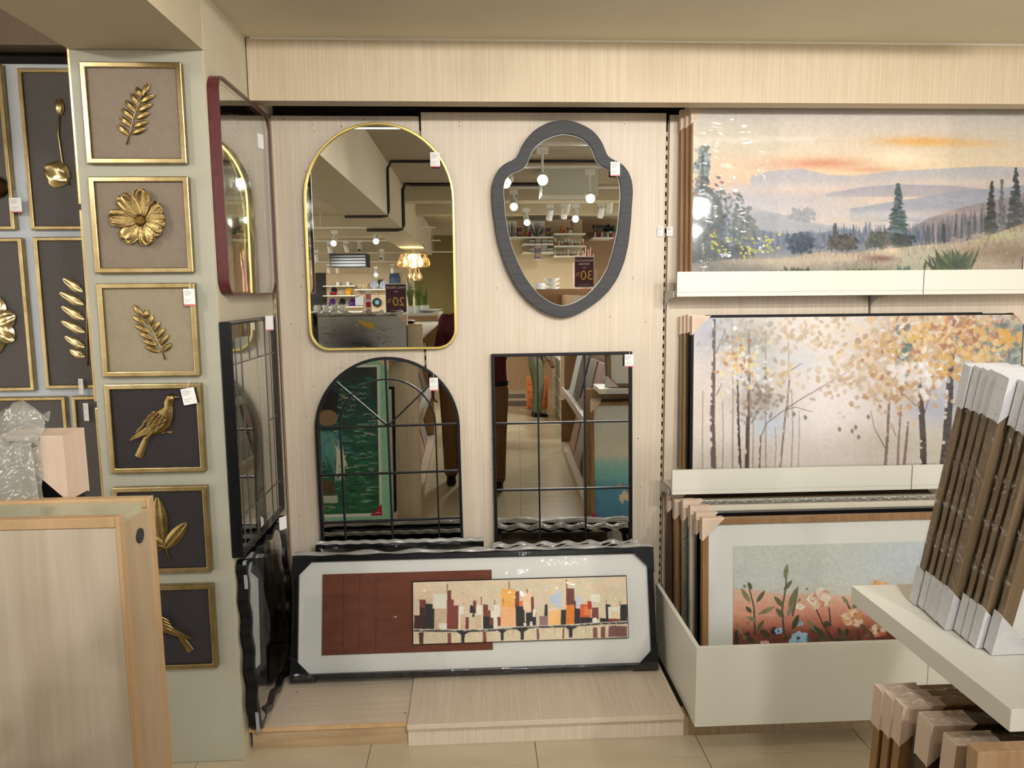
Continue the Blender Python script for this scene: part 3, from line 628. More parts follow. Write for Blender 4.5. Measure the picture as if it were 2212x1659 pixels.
def resamp(pts, n, y):
    q = np.array([pxz(u, v, y) for u, v in pts]); d = np.r_[0, np.cumsum(np.hypot(*(np.diff(q, axis=0).T)))]
    # light smoothing through dense interpolation + moving average
    s = np.linspace(0, d[-1], n*6); X = np.interp(s, d, q[:, 0]); Z = np.interp(s, d, q[:, 1])
    k = 13; pad = k//2
    Xp = np.r_[2*X[0]-X[pad:0:-1], X, 2*X[-1]-X[-2:-pad-2:-1]]; Zp = np.r_[2*Z[0]-Z[pad:0:-1], Z, 2*Z[-1]-Z[-2:-pad-2:-1]]
    X = np.convolve(Xp, np.ones(k)/k, 'valid'); Z = np.convolve(Zp, np.ones(k)/k, 'valid')
    i = np.linspace(0, len(X)-1, n).astype(int); return list(zip(X[i], Z[i]))
NS = 60
o_ = resamp(oL, NS, 3.15)+resamp(oR, NS, 3.15)[::-1][1:-1]; i_ = resamp(iL, NS, 3.15)+resamp(iR, NS, 3.15)[::-1][1:-1]
sx = sum(p[0] for p in o_)/len(o_); sz = min(p[1] for p in o_)
loc = lambda L: [(p[0]-sx, p[1]-sz) for p in L]
cmid = (0.0, 0.42)
shr = lambda L, k: [(p[0]+(cmid[0]-p[0])*k, p[1]+(cmid[1]-p[1])*k) for p in L]
t = thing('shield_mirror', 'shield shaped mirror in a wide charcoal wooden frame, upper right of the panelled wall', 'mirror', (sx, 3.1955, sz))
MB().ring(loc(o_), loc(i_), -0.046, -0.002).build('frame', black_wood, t, bevel=0.003)
MB().ring(loc(i_), shr(loc(i_), 0.011), -0.038, -0.026).build('inner_bead', grey_mt, t)
MB().prism(loc(i_), -0.032, -0.020).build('glass', mirror_m, t)
# arched window-pane mirror
def bar(par, a, b, w, y0, y1, m, name='glazing_bar'):
    ax, az = a; bx_, bz = b; L = math.hypot(bx_-ax, bz-az) or 1; nx, nz = -(bz-az)/L*w/2, (bx_-ax)/L*w/2
    return MB().prism([(ax+nx, az+nz), (bx_+nx, bz+nz), (bx_-nx, bz-nz), (ax-nx, az-nz)], y0, y1).build(name, m, par, bevel=0.0012)
q = onY(846, 1187, 3.155)
t = thing('arch_window_mirror', 'black arched window pane mirror with glazing bars, lower left of the panelled wall', 'mirror', (q[0], 3.172, q[2]-0.004), (-math.radians(0.75), -math.radians(0.75), math.radians(0.45)))
ax0 = lpx(t, 681, 940, -0.018)[0]; ax1 = lpx(t, 994, 940, -0.018)[0]; az1 = lpx(t, 836, 771, -0.018)[1]
aw = (ax1-ax0)/2; acx = (ax0+ax1)/2
AP = lambda w, h, z0=0: [(p[0]+acx, p[1]+z0) for p in arch_pts(w, h, 0.0015, nb=2)]
MB().ring(AP(aw, az1), AP(aw-0.0125, az1-0.025, 0.0125), -0.020, 0.0).build('frame', black_metal, t, bevel=0.0025)
MB().prism(AP(aw-0.0115, az1-0.023, 0.0115), -0.007, -0.001).build('glass', mirror_m, t)
Z1 = lpx(t, 835, 921, -0.015)[1]; Z2 = lpx(t, 838, 1023, -0.015)[1]; Z3 = lpx(t, 842, 1125, -0.015)[1]
iw = aw-0.008
for z in (Z1, Z2, Z3): bar(t, (acx-iw, z), (acx+iw, z), 0.0068, -0.018, -0.007, black_metal)
bar(t, (acx, 0.006), (acx, az1-0.006), 0.0075, -0.019, -0.007, black_metal)
VX = lpx(t, 738, 1000, -0.015)[0]-acx; rin = -VX
for s in (-1, 1):
    bar(t, (acx+s*rin, 0.006), (acx+s*rin, Z1), 0.0065, -0.0185, -0.007, black_metal)
    a = math.radians(90-s*47); bar(t, (acx, Z1), (acx+iw*math.cos(a)*0.99, Z1+iw*math.sin(a)*0.99), 0.0062, -0.0175, -0.007, black_metal)
ri = lambda w: [(acx+w*math.cos(PI*i/24), Z1+w*math.sin(PI*i/24)) for i in range(25)]
g = MB(); A = ri(rin+0.0032); B = ri(rin-0.0032); g.prism(A+B[::-1], -0.0182, -0.007); g.build('arched_bar', black_metal, t)
# square pane mirror
q = onY(1217, 1181, 3.155)
t = thing('pane_mirror', 'black rectangular window pane mirror with nine panes, lower right of the panelled wall', 'mirror', (q[0], 3.163, q[2]), (-math.radians(1.25), -math.radians(0.5), -math.radians(1.7)))
gx0 = lpx(t, 1061, 780, -0.018)[0]; gx1 = lpx(t, 1366, 780, -0.018)[0]; gz1 = lpx(t, 1215, 762, -0.018)[1]
rect_frame(t, gx0, gx1, 0, gz1, 0.0135, -0.020, 0.0, black_metal, bevel=0.0025)
MB().box(gx0+0.0125, gx1-0.0125, -0.007, -0.001, 0.0125, gz1-0.0125).build('glass', mirror_m, t)
for u in (1163, 1264): x = lpx(t, u, 900, -0.015)[0]; bar(t, (x, 0.008), (x, gz1-0.008), 0.0068, -0.018, -0.007, black_metal)
for v in (913, 1057): z = lpx(t, 1215, v, -0.015)[1]; bar(t, (gx0+0.008, z), (gx1-0.008, z), 0.0066, -0.0175, -0.007, black_metal)
price_tag(940, 345, 3.155, w=0.040, h=0.060, label='white price tag on the rim of the gold arch mirror', string=(0.012, 0.012))
price_tag(1329, 365, 3.145, w=0.040, h=0.058, label='white price tag hanging on the charcoal shield mirror', string=(0.0, 0.015))
price_tag(937, 830, 3.145, w=0.036, h=0.056, label='white price tag on the black arched window mirror', string=(0.0, 0.02), turn=0.1)
price_tag(1359, 779, 3.138, w=0.038, h=0.054, label='white price tag at the corner of the black square pane mirror', string=(0.006, 0.02), turn=-0.1)
price_tag(1426, 500, 3.19, w=0.024, h=0.042, label='small barcode sticker on the panel edge beside the upper shelf', stripe=False)
price_tag(1447, 500, 3.192, w=0.028, h=0.040, label='small white sticker right of the slotted upright', stripe=False)
# ------------------------------------------------------------------ mirrors leaning on the side wall (right face of the column)
RZ = PI/2
t = thing('wrapped_mirror', 'maroon edged mirror with rounded corners in plastic film, upper side wall', 'mirror', (SWX+0.002, 2.80, 1.640), (0, 0, RZ))
O = rrect(-0.305, 0.305, 0, 0.705, 0.055); I = rrect(-0.297, 0.297, 0.008, 0.697, 0.048)
MB().ring(O, I, -0.036, 0).build('frame', maroon, t, smooth=0.6)
MB().prism(I, -0.030, -0.002).build('glass', mirror_m, t)
film_sheet(t, -0.30, 0.30, 0.004, 0.70, -0.037, film_s, amp=0.001, seed=2)
t = thing('wrapped_mirror', 'black framed mirror with thin lead lattice in plastic film, middle of the side wall', 'mirror', (SWX+0.002, 2.765, 0.748), (0, 0, RZ))
rect_frame(t, -0.285, 0.285, 0, 0.805, 0.012, -0.038, 0, black_gloss, bevel=0.003)
MB().box(-0.274, 0.274, -0.026, -0.002, 0.011, 0.794).build('glass', mirror_m, t)
lead = mat('lead_came', (120, 116, 108), 0.45, 0.7)
for x in (-0.215, -0.150, 0.150, 0.215): bar(t, (x, 0.011), (x, 0.794), 0.005, -0.0285, -0.0262, lead)
for x in (-0.055, 0.045): bar(t, (x, 0.66), (x, 0.794), 0.005, -0.0284, -0.0262, lead); bar(t, (x, 0.011), (x, 0.13), 0.005, -0.0284, -0.0262, lead)
for z in (0.13, 0.66): bar(t, (-0.274, z), (0.274, z), 0.005, -0.0286, -0.0262, lead)
for z in (0.40,): bar(t, (-0.274, z), (-0.15, z), 0.005, -0.0286, -0.0262, lead); bar(t, (0.15, z), (0.274, z), 0.005, -0.0286, -0.0262, lead)
film_sheet(t, -0.283, 0.283, 0.002, 0.803, -0.039, film_s, amp=0.001, seed=3)
def wavy(x0, x1, z0, z1, amp, nx, nz, r=0.04, n=160):
    P_ = rrect(x0, x1, z0, z1, r, 8); q = np.array(P_+[P_[0]]); d = np.r_[0, np.cumsum(np.hypot(*(np.diff(q, axis=0).T)))]
    s = np.linspace(0, d[-1], n, endpoint=False); X = np.interp(s, d, q[:, 0]); Z = np.interp(s, d, q[:, 1]); out = []
    for k in range(n):
        tx, tz = X[(k+1) % n]-X[k-1], Z[(k+1) % n]-Z[k-1]; L = math.hypot(tx, tz); off = amp*math.sin(2*PI*s[k]/d[-1]*nx*2)
        out.append((X[k]+tz/L*off, Z[k]-tx/L*off))
    return out
def wavy_mirror(name_lab, w, h, loc, rot, amp=0.009, waves=9):
    t = thing('wavy_mirror', name_lab, 'mirror', loc, rot)
    O = wavy(-w/2, w/2, amp, h-amp, amp, waves, 0); c = (0, h/2); I = [(p[0]*(1-0.04/w), c[1]+(p[1]-c[1])*(1-0.04/h)) for p in O]
    MB().ring(O, I, -0.034, 0).build('frame', black_gloss, t, smooth=0.7)
    MB().prism(I, -0.022, -0.002).build('glass', mirror_m, t)
    film_sheet(t, -w/2, w/2, 0.0, h, -0.036, film_s, amp=0.002, seed=5)
    return t
wm = wavy_mirror('black wavy edged mirror in plastic film standing on the step against the side wall', 0.55, 0.645, (SWX+0.024, 2.775, 0.0885), (-math.radians(1.5), 0, RZ))
for k, (sx_, sz_) in enumerate(((-1, 0), (1, 0), (-1, 1), (1, 1))):
    corner_cap(wm, sx_*0.27, 0.01 if sz_ == 0 else 0.635, -sx_, 1 if sz_ == 0 else -1, 0.10, -0.030, -0.024, mat('grey_sheet', (150, 156, 160), 0.6) if k == 0 else MATS['grey_sheet'])
p = on(582, 698, 0, -0.78); tg = thing('price_tag', 'narrow price tag on the far edge of the lattice mirror', 'price tag', (p[0], p[1], p[2]), (0, 0, RZ-0.5), group='hanging price tags')
MB().box(-0.02, 0.02, -0.0006, 0.0006, -0.028, 0.028).build('card', paper, tg); MB().box(-0.02, 0.02, -0.001, -0.0006, -0.028, -0.024).build('stripe', pink_ink, tg)
p = on(563, 305, 0, -0.78); tg = thing('price_tag', 'price tag on the far edge of the maroon edged mirror', 'price tag', (p[0], p[1], p[2]), (0, 0, RZ-0.3), group='hanging price tags')
MB().box(-0.018, 0.018, -0.0006, 0.0006, -0.026, 0.026).build('card', paper, tg)
p = on(611, 1130, 0, -0.77); tg = thing('price_tag', 'narrow price tag above the wavy mirror in the corner', 'price tag', (p[0], p[1], p[2]), (0, 0, RZ-0.6), group='hanging price tags')
MB().box(-0.018, 0.018, -0.0006, 0.0006, -0.026, 0.026).build('card', paper, tg)
# ------------------------------------------------------------------ things stacked behind the cityscape picture
zt = onY(1200, 1170, 3.04)[2]
wl = wavy_mirror('black wavy edged mirror lying lengthwise behind the cityscape picture', 0.62, zt-0.102, ((onY(1080, 1170, 3.04)[0]+onY(1360, 1170, 3.04)[0])/2, 3.0, 0.1025), (-math.radians(5), 0, 0), 0.006, 11)
hw = zt-0.102
MB().sheet(lambda u, v: (-0.31+0.62*u, -0.038+0.05*v, hw-0.012+0.016*math.sin(v*PI)+0.006*math.sin(u*40)), 90, 6).build('film_roll', film_w, wl, smooth=True)
zt = onY(860, 1180, 3.06)[2]
t = thing('wrapped_mirror', 'thin black framed mirror wrapped in film, behind the left half of the cityscape picture', 'mirror', (-0.33, 3.08, 0.1025), (-math.radians(4), 0, 0))
rect_frame(t, -0.36, 0.36, 0, zt-0.1, 0.02, -0.02, 0, black_gloss); MB().box(-0.342, 0.342, -0.012, -0.002, 0.018, zt-0.118).build('glass', mirror_m, t); film_sheet(t, -0.36, 0.36, 0, zt-0.1, -0.021, film_c, seed=8)
MB().sheet(lambda u, v: (-0.36+0.72*u, -0.024+0.03*v, zt-0.098+0.012*math.sin(v*PI)+0.002*math.sin(u*70)), 80, 6).build('film_roll', film_w, t, smooth=True)
# ------------------------------------------------------------------ cityscape picture
t = thing('framed_picture', 'wide black framed cityscape picture with rust panel and white mount, wrapped in film', 'picture', (-0.003, 2.838, 0.1065), (-math.radians(14.5), 0, 0))
c = [lpx(t, *q, -0.03) for q in ((628, 1206), (1408, 1179), (1423, 1446), (633, 1474))]
X0 = (c[0][0]+c[3][0])/2; X1 = (c[1][0]+c[2][0])/2; Z1_ = (c[0][1]+c[1][1])/2; Z0_ = 0.0
rect_frame(t, X0, X1, Z0_, Z1_, 0.024, -0.03, 0.0, black_gloss, bevel=0.004)
MB().box(X0+0.02, X1-0.02, -0.012, -0.004, Z0_+0.02, Z1_-0.02).build('mount', white_mat, t)
r0 = lpx(t, 695, 1418, -0.018); r1 = lpx(t, 1062, 1231, -0.018)
MB().box(r0[0], r1[0], -0.0165, -0.0122, r0[1]+0.004, r1[1]).build('rust_backing', wood_dark, t)
for k in range(4):
    a = r0[0]+(r1[0]-r0[0])*(0, 0.125, 0.22, 0.315)[k]; b = r0[0]+(r1[0]-r0[0])*(0.1205, 0.2155, 0.3105, 1)[k]
    MB().box(a, b, -0.018, -0.0166, r0[1]+0.004, r1[1]).build('rust_panel', maroon_board, t)
ccs = [(890, 1257), (1354, 1243), (1359, 1379), (892, 1393)]
cl = [lpx(t, *q, -0.034) for q in ccs]; x0, x1 = (cl[0][0]+cl[3][0])/2, (cl[1][0]+cl[2][0])/2; z1, z0 = (cl[0][1]+cl[1][1])/2, (cl[2][1]+cl[3][1])/2
MB().box(x0, x1, -0.031, -0.018, z0, z1).build('inner_frame', black_metal, t, bevel=0.001)
cv = Canvas(360, 108, ccs, (222, 202, 172))
A6 = lambda x, y: (600+x/4.741, 1150+y/4.741); A7 = lambda x, y: (1020+x/4.741, 1150+y/4.741)
rg = random.Random(5)
for k in range(90):
    cv.soft(rg.uniform(890, 1360), rg.uniform(1245, 1330), rg.uniform(8, 30), rg.uniform(4, 12), rg.choice([(232, 205, 172), (236, 198, 176), (216, 208, 180), (205, 206, 184), (238, 208, 168)]), 0.5)
BL, RU, DM, CRM, BG, OR, PE = (34, 29, 30), (126, 58, 46), (64, 24, 22), (238, 233, 214), (216, 188, 158), (248, 178, 84), (248, 188, 138)
B6 = [(1395, 850, 1510, 1000, DM), (1445, 690, 1505, 770, RU), (1445, 765, 1505, 1000, DM), (1505, 735, 1595, 1000, BL), (1600, 750, 1725, 1000, BG), (1580, 630, 1725, 780, CRM), (1640, 930, 1725, 990, CRM), (1722, 590, 1763, 1005, RU), (1722, 530, 1730, 600, RU), (1760, 690, 1790, 1005, RU), (1785, 745, 1845, 1005, RU), (1845, 760, 1895, 1000, CRM), (1860, 840, 1905, 1000, BG), (1910, 870, 1950, 1005, RU), (1893, 720, 1897, 780, BL), (1960, 750, 2020, 830, BL), (1985, 830, 2005, 870, BL), (1990, 700, 2025, 780, RU), (2022, 750, 2086, 1000, CRM)]
B7 = [(35, 745, 105, 995, CRM), (20, 850, 90, 990, BG), (105, 740, 150, 990, RU), (150, 800, 180, 880, RU), (105, 860, 210, 995, BL), (170, 880, 210, 960, RU), (215, 745, 270, 870, CRM), (180, 800, 260, 880, CRM), (210, 870, 250, 1000, CRM), (250, 870, 290, 960, RU), (285, 580, 432, 770, OR), (285, 765, 437, 970, PE), (430, 600, 475, 770, RU), (470, 705, 512, 800, (224, 122, 42)), (438, 760, 530, 978, BL), (515, 615, 600, 800, (246, 208, 172)), (593, 660, 627, 830, RU), (540, 820, 650, 975, BL), (615, 785, 645, 870, CRM), (585, 920, 610, 960, CRM), (520, 930, 545, 965, CRM), (735, 740, 765, 860, BL), (680, 860, 772, 978, (142, 112, 108)), (790, 640, 910, 740, (192, 206, 226)), (850, 598, 905, 770, (192, 206, 226)), (775, 805, 905, 972, (248, 192, 122)), (1065, 650, 1120, 775, (200, 208, 222)), (960, 570, 1042, 750, (108, 54, 44)), (905, 795, 960, 968, BL), (1042, 780, 1105, 965, BL), (1040, 700, 1056, 800, BL), (958, 742, 1042, 945, (226, 126, 36)), (1100, 735, 1215, 900, (214, 92, 42)), (1150, 760, 1205, 850, (232, 128, 62)), (1180, 705, 1222, 790, (168, 48, 38)), (1105, 872, 1230, 962, BL), (1225, 770, 1295, 890, (112, 60, 52)), (1230, 880, 1275, 935, CRM), (1215, 635, 1310, 712, CRM), (1305, 885, 1400, 938, BL), (1370, 740, 1420, 890, BL), (1395, 765, 1515, 890, CRM), (1430, 810, 1515, 890, (238, 214, 176)), (1400, 890, 1515, 932, RU), (1518, 740, 1595, 945, BL)]
for q in B6: cv.poly([A6(q[0], q[1]), A6(q[2], q[1]), A6(q[2], q[3]), A6(q[0], q[3])], q[4], 1, 0.9)
for q in B7: cv.poly([A7(q[0], q[1]), A7(q[2], q[1]), A7(q[2], q[3]), A7(q[0], q[3])], q[4], 1, 0.9)
for a, b, col in (((365, 495), (370, 580), DM), ((962, 480), (965, 575), DM), ((555, 580), (556, 620), RU), ((82, 660), (84, 745), RU), ((220, 690), (221, 745), RU), ((1376, 690), (1376, 745), DM), ((1515, 705), (1518, 745), DM)): cv.line([A7(*a), A7(*b)], 1.4, 1.4, col)
for yy in (620, 660, 690, 830, 870, 915): cv.line([A7(300, yy), A7(425, yy+3)], 2.2, 2.2, (250, 200, 110), 0.5)
for yy in range(685, 740, 14): cv.line([A7(303, yy), A7(318, yy)], 1, 1, BL)
bl = [A6(1390, 1006), A6(1700, 1010), A7(0, 1012), A7(200, 1005), A7(430, 985), A7(700, 972), A7(1000, 962), A7(1300, 940), A7(1600, 928)]
bot = [A7(1605, 1100), A6(1390, 1140)]
cv.poly(bl+bot, (222, 206, 174))
for k in range(60):
    f = rg.random(); i = rg.randrange(len(bl)-1); x = bl[i][0]+(bl[i+1][0]-bl[i][0])*f; y = bl[i][1]+(bl[i+1][1]-bl[i][1])*f
    cv.line([(x, y+rg.uniform(0, 4)), (x+rg.uniform(-1, 1), y+rg.uniform(10, 24))], rg.uniform(1, 3), 0.6, rg.choice([(196, 178, 150), (206, 188, 156), (176, 152, 132), (232, 218, 190)]), 0.7)
cv.line(bl, 5.0, 5.0, BL, 0.95); cv.line([(x, y-2.2) for x, y in bl], 2.2, 2.2, (226, 220, 204), 0.9)
for k in range(50):
    i = rg.randrange(len(bl)-1); f = rg.random(); x = bl[i][0]+(bl[i+1][0]-bl[i][0])*f; y = bl[i][1]+(bl[i+1][1]-bl[i][1])*f; cv.line([(x, y+rg.uniform(-3, 2)), (x+rg.uniform(4, 14), y+rg.uniform(-3, 2))], 1.6, 0.8, rg.choice([BL, (230, 224, 208), (200, 190, 170)]), 0.9)
for p_, w in ((A6(1890, 1020), 11), (A7(300, 1000), 9), (A7(505, 992), 11), (A7(1005, 968), 12)):
    cv.poly([(p_[0]-w*1.3, p_[1]), (p_[0]+w*1.3, p_[1]), (p_[0]+w*0.35, p_[1]+7), (p_[0]+w*0.3, p_[1]+24), (p_[0]-w*0.3, p_[1]+24), (p_[0]-w*0.35, p_[1]+7)], (30, 28, 36))
for p_, w, col in ((A6(1465, 1030), 9, DM), (A6(1750, 1030), 8, RU), (A7(120, 1020), 8, RU), (A7(668, 990), 5, (110, 60, 60)), (A7(930, 985), 4, RU), (A7(1257, 975), 10, (120, 70, 62)), (A7(1337, 972), 10, (110, 60, 52)), (A7(1440, 965), 18, (118, 74, 72)), (A7(1530, 965), 26, (112, 66, 66))):
    cv.rect(p_[0]-w/2, p_[1], p_[0]+w/2, p_[1]+24, col, 0.9, 1)
cv.grain(7, 50)
cv.build('painting', x0+0.003, x1-0.003, z0+0.003, z1-0.003, -0.0318, t, art_m)
for sx_, sz_, cx_, cz_ in ((1, 1, X0, 0), (-1, 1, X1, 0), (1, -1, X0, Z1_), (-1, -1, X1, Z1_)): corner_cap(t, cx_, cz_, sx_, sz_, 0.105, -0.03, 0.0, black_metal)
film_sheet(t, X0+0.002, X1-0.002, 0.002, Z1_-0.002, -0.034, film, amp=0.003, n=40, seed=11)
film_sheet(t, X0+0.05, X0+0.62, 0.03, Z1_-0.15, -0.038, film_h, amp=0.004, n=30, seed=12)
MB().sheet(lambda u, v: (X0+(X1-X0)*u, -0.034+0.05*v, Z1_+0.003+0.002*math.sin(u*60+v*3)+0.010*math.sin(v*PI)*(1.1+math.sin(u*41)*.5)), 120, 6).build('film_edge', film_w, t, smooth=True)
MB().sheet(lambda u, v: (X0+(X1-X0)*u, -0.036-0.003*math.sin(v*3.1), 0.001+0.028*v+0.001*math.sin(u*80)), 80, 4).build('film_edge', film_c, t, smooth=True)
# ================================================================== shelves, paintings and bin on the right
LY = 3.03
def ledge(x0, x1, z0, z1, label, brackets):
    t = thing('picture_ledge', label, 'shelf', ((x0+x1)/2, 3.19, z0), local=False, group='white picture ledges')
    bx('shelf_board', white_lac, x0, x1, LY+0.014, 3.194, z0+0.006, z0+0.024, t, 0.001)
    bx('lip', white_lac, x0, x1, LY, LY+0.0135, z0+0.018, z1, t, 0.001)
    bx('lip_base', white_lac, x0, x1, LY-0.001, LY+0.0135, z0, z0+0.0175, t, 0.001)
    for xb in brackets:
        MB().add([(xb+dx, yy, zz) for dx in (-0.0018, 0.0018) for yy, zz in ((3.199, z0-0.055), (3.199, z0+0.02), (3.05, z0+0.02), (3.05, z0-0.002), (3.13, z0-0.012), (3.175, z0-0.03))],
                 [(0, 1, 2, 3, 4, 5), (11, 10, 9, 8, 7, 6)]+[(i, i+6, (i+1) % 6+6, (i+1) % 6) for i in range(6)]).build('bracket', mat('bracket_grey', (188, 186, 178), 0.45) if 'bracket_grey' not in MATS else MATS['bracket_grey'], t)
    return t
def Zl(u, v): return onY(u, v, LY)[2]
j1 = onY(1995, 610, LY)[0]; j2 = onY(1969, 1035, LY)[0]
za, zb_ = Zl(1463, 641), Zl(1463, 587); zc, zd = Zl(1452, 1069), Zl(1452, 1016)
xs = onY(1463, 610, LY)[0]; xs2 = onY(1452, 1040, LY)[0]
ledge(xs, j1-0.001, za, zb_, 'upper white picture ledge under the sunset landscape, section beside the mirrors', (xs-0.008, 1.752))
ledge(j1+0.003, 2.9, za, zb_, 'upper white picture ledge, section running out of the right picture edge', (2.706,))
ledge(xs2, j2-0.001, zc, zd, 'lower white picture ledge under the birch painting, section above the bin', (xs2-0.008, 1.752))
ledge(j2+0.003, 2.9, zc, zd, 'lower white picture ledge, section behind the leaning taupe frames', (2.706,))
def frame_thing(name, label, loc, rot, w, h, fw, d, fm, cat='picture', group=None):
    t = thing(name, label, cat, loc, rot, group)
    rect_frame(t, -w/2, w/2, 0, h, fw, -d, 0, fm, bevel=0.0015)
    MB().box(-w/2+fw*0.9, w/2-fw*0.9, -d*0.55, -0.002, fw*0.9, h-fw*0.9).build('backing', white_mat, t)
    return t
# --- sunset landscape
L1 = crop(2.724, 1400, 180)
t = thing('landscape_painting', 'large misty hills sunset landscape painting in film on the upper ledge', 'painting', (0, 3.086, za+0.0265), (-math.radians(2.6), 0, 0))
c = [(1500, 232), (2246, 236), (2238, 592), (1491, 592)]
p = [lpx(t, *q, -0.03) for q in c]; x0 = (p[0][0]+p[3][0])/2; x1 = (p[1][0]+p[2][0])/2; z1 = (p[0][1]+p[1][1])/2
rect_frame(t, x0-0.006, x1+0.006, 0, z1+0.006, 0.0062, -0.032, 0.0, wood_frame)
MB().box(x0, x1, -0.028, -0.004, 0.006, z1).build('stretcher', white_mat, t)
cv = Canvas(470, 225, [(1500, 232), (2246, 236), (2240, 605), (1491, 605)])
cv.vgrad([(0, (205, 197, 184)), (0.18, (222, 207, 182)), (0.34, (234, 212, 172)), (0.42, (230, 192, 158)), (0.5, (216, 196, 180)), (0.62, (206, 198, 190)), (1, (186, 172, 148))])
S = lambda x, y, rx, ry, col, al: cv.soft(*L1(x, y), rx/2.724, ry/2.724, col, al)
S(1600, 330, 260, 26, (228, 176, 104), .9); S(1900, 345, 200, 20, (232, 190, 130), .6); S(1000, 450, 260, 30, (214, 150, 118), .85); S(1300, 485, 160, 14, (218, 164, 132), .7)
S(700, 470, 150, 40, (228, 186, 160), .6); S(1480, 420, 150, 40, (250, 234, 200), .8); S(400, 470, 120, 80, (232, 196, 168), .5); S(560, 300, 300, 80, (214, 206, 178), .6)
def hill(pts, yb, col, al=1): cv.poly([L1(*q) for q in pts]+[L1(pts[-1][0], yb), L1(pts[0][0], yb)], col, al)
hill([(600, 520), (720, 492), (890, 478), (1050, 515), (1200, 522), (1400, 498), (1700, 484), (2000, 470), (2320, 484)], 590, (182, 182, 186), .8)
S(900, 585, 500, 30, (222, 206, 188), .8); S(1800, 560, 500, 30, (222, 206, 182), .7)
hill([(1040, 620), (1250, 585), (1480, 570), (1750, 578), (2000, 600), (2320, 570)], 640, (160, 160, 168), .7); S(1250, 660, 400, 24, (226, 204, 172), .8)
hill([(1180, 705), (1400, 672), (1600, 645), (1780, 610), (1950, 598), (2100, 592), (2320, 560)], 780, (162, 166, 172), .85); S(1500, 740, 500, 26, (206, 202, 194), .8)
hill([(400, 640), (600, 690), (800, 740), (1000, 790), (1200, 820)], 900, (166, 170, 172), .8); S(700, 690, 220, 30, (212, 206, 196), .7); S(1150, 770, 250, 22, (214, 200, 176), .7)
hill([(1480, 850), (1650, 760), (1850, 700), (2050, 660), (2320, 600)], 960, (154, 142, 140), .9); S(1800, 730, 220, 18, (196, 176, 160), .6)
rg = random.Random(9)
S(900, 650, 420, 50, (186, 188, 194), .55); S(560, 620, 200, 60, (196, 194, 198), .5)
hill([(440, 830), (620, 815), (800, 850), (1000, 840), (1150, 820), (1300, 850), (1460, 830), (1640, 850)], 985, (118, 126, 134), .75)
hill([(240, 640), (330, 560), (420, 640), (450, 780), (520, 880), (620, 960)], 1060, (74, 84, 86), .8)
for k in range(420):
    x = rg.uniform(240, 560); y = rg.uniform(600, 1000); cv.leaf(*L1(x, y), *L1(x+rg.uniform(-26, 26), y+rg.uniform(4, 30)), rg.uniform(3, 7), rg.choice([(62, 76, 80), (82, 94, 94), (52, 64, 68), (104, 112, 108), (90, 84, 74)]), .5)
for k in range(520):
    x = rg.uniform(440, 1640); yb2 = 905+rg.uniform(-30, 20)-20*math.sin(x/180); h = rg.uniform(30, 95); col = rg.choice([(108, 116, 130), (124, 130, 140), (92, 104, 118), (140, 144, 150)])
    cv.line([L1(x, yb2), L1(x+rg.uniform(-4, 4), yb2-h)], rg.uniform(4, 9), 1.2, col, .75)
for k in range(150):
    x = rg.uniform(1600, 2300); yb2 = 930-(x-1600)*0.25+rg.uniform(-20, 10); h = rg.uniform(50, 150); cv.line([L1(x, yb2), L1(x, yb2-h)], rg.uniform(4, 9), 1.0, rg.choice([(96, 98, 108), (112, 108, 116), (78, 86, 92), (130, 124, 128)]), .8)
def spruce(x, yt, yb2, w, cols, n=70):
    cv.line([L1(x, yt), L1(x, yb2)], 1.5, 4, cols[0], .9)
    for k in range(n):
        f = (k+1)/n; y = yt+(yb2-yt)*f; ww = w*(0.12+0.88*f)*rg.uniform(.5, 1.1); s = rg.choice((-1, 1)); cv.leaf(*L1(x-s*4, y-6), *L1(x+s*ww, y+rg.uniform(-4, 16)), rg.uniform(4, 9), rg.choice(cols), .9)
spruce(1465, 565, 905, 90, [(62, 78, 76), (78, 96, 92), (96, 112, 108), (120, 134, 136)], 110)
spruce(2018, 560, 860, 60, [(50, 54, 48), (62, 66, 58), (72, 76, 70)], 90); spruce(2160, 485, 850, 80, [(52, 56, 54), (66, 72, 70), (80, 84, 82)], 110); spruce(2078, 545, 850, 40, [(120, 118, 112), (104, 104, 102)], 60); spruce(2245, 500, 800, 60, [(66, 72, 70), (52, 56, 54)], 80); spruce(1735, 800, 930, 22, [(70, 78, 80)], 40); spruce(1890, 780, 930, 26, [(88, 92, 92)], 40); spruce(1095, 790, 930, 40, [(84, 84, 84), (100, 98, 96)], 50)
for k in range(280):
    f = rg.random(); y = 360+(900-360)*f; x = 330+rg.gauss(0, 24+70*f)*(0.5+f*0.8); cv.blob(*L1(x, y), rg.uniform(3, 9), rg.uniform(2, 5), rg.choice([(74, 88, 90), (60, 72, 76), (98, 106, 102), (134, 104, 82), (110, 122, 124)] if f > .3 else [(168, 176, 172), (130, 142, 140), (92, 108, 110)]), .75, rg.uniform(-1, 1))
cv.line([L1(325, 400), L1(318, 640), L1(330, 900)], 5, 9, (70, 80, 82), .8)
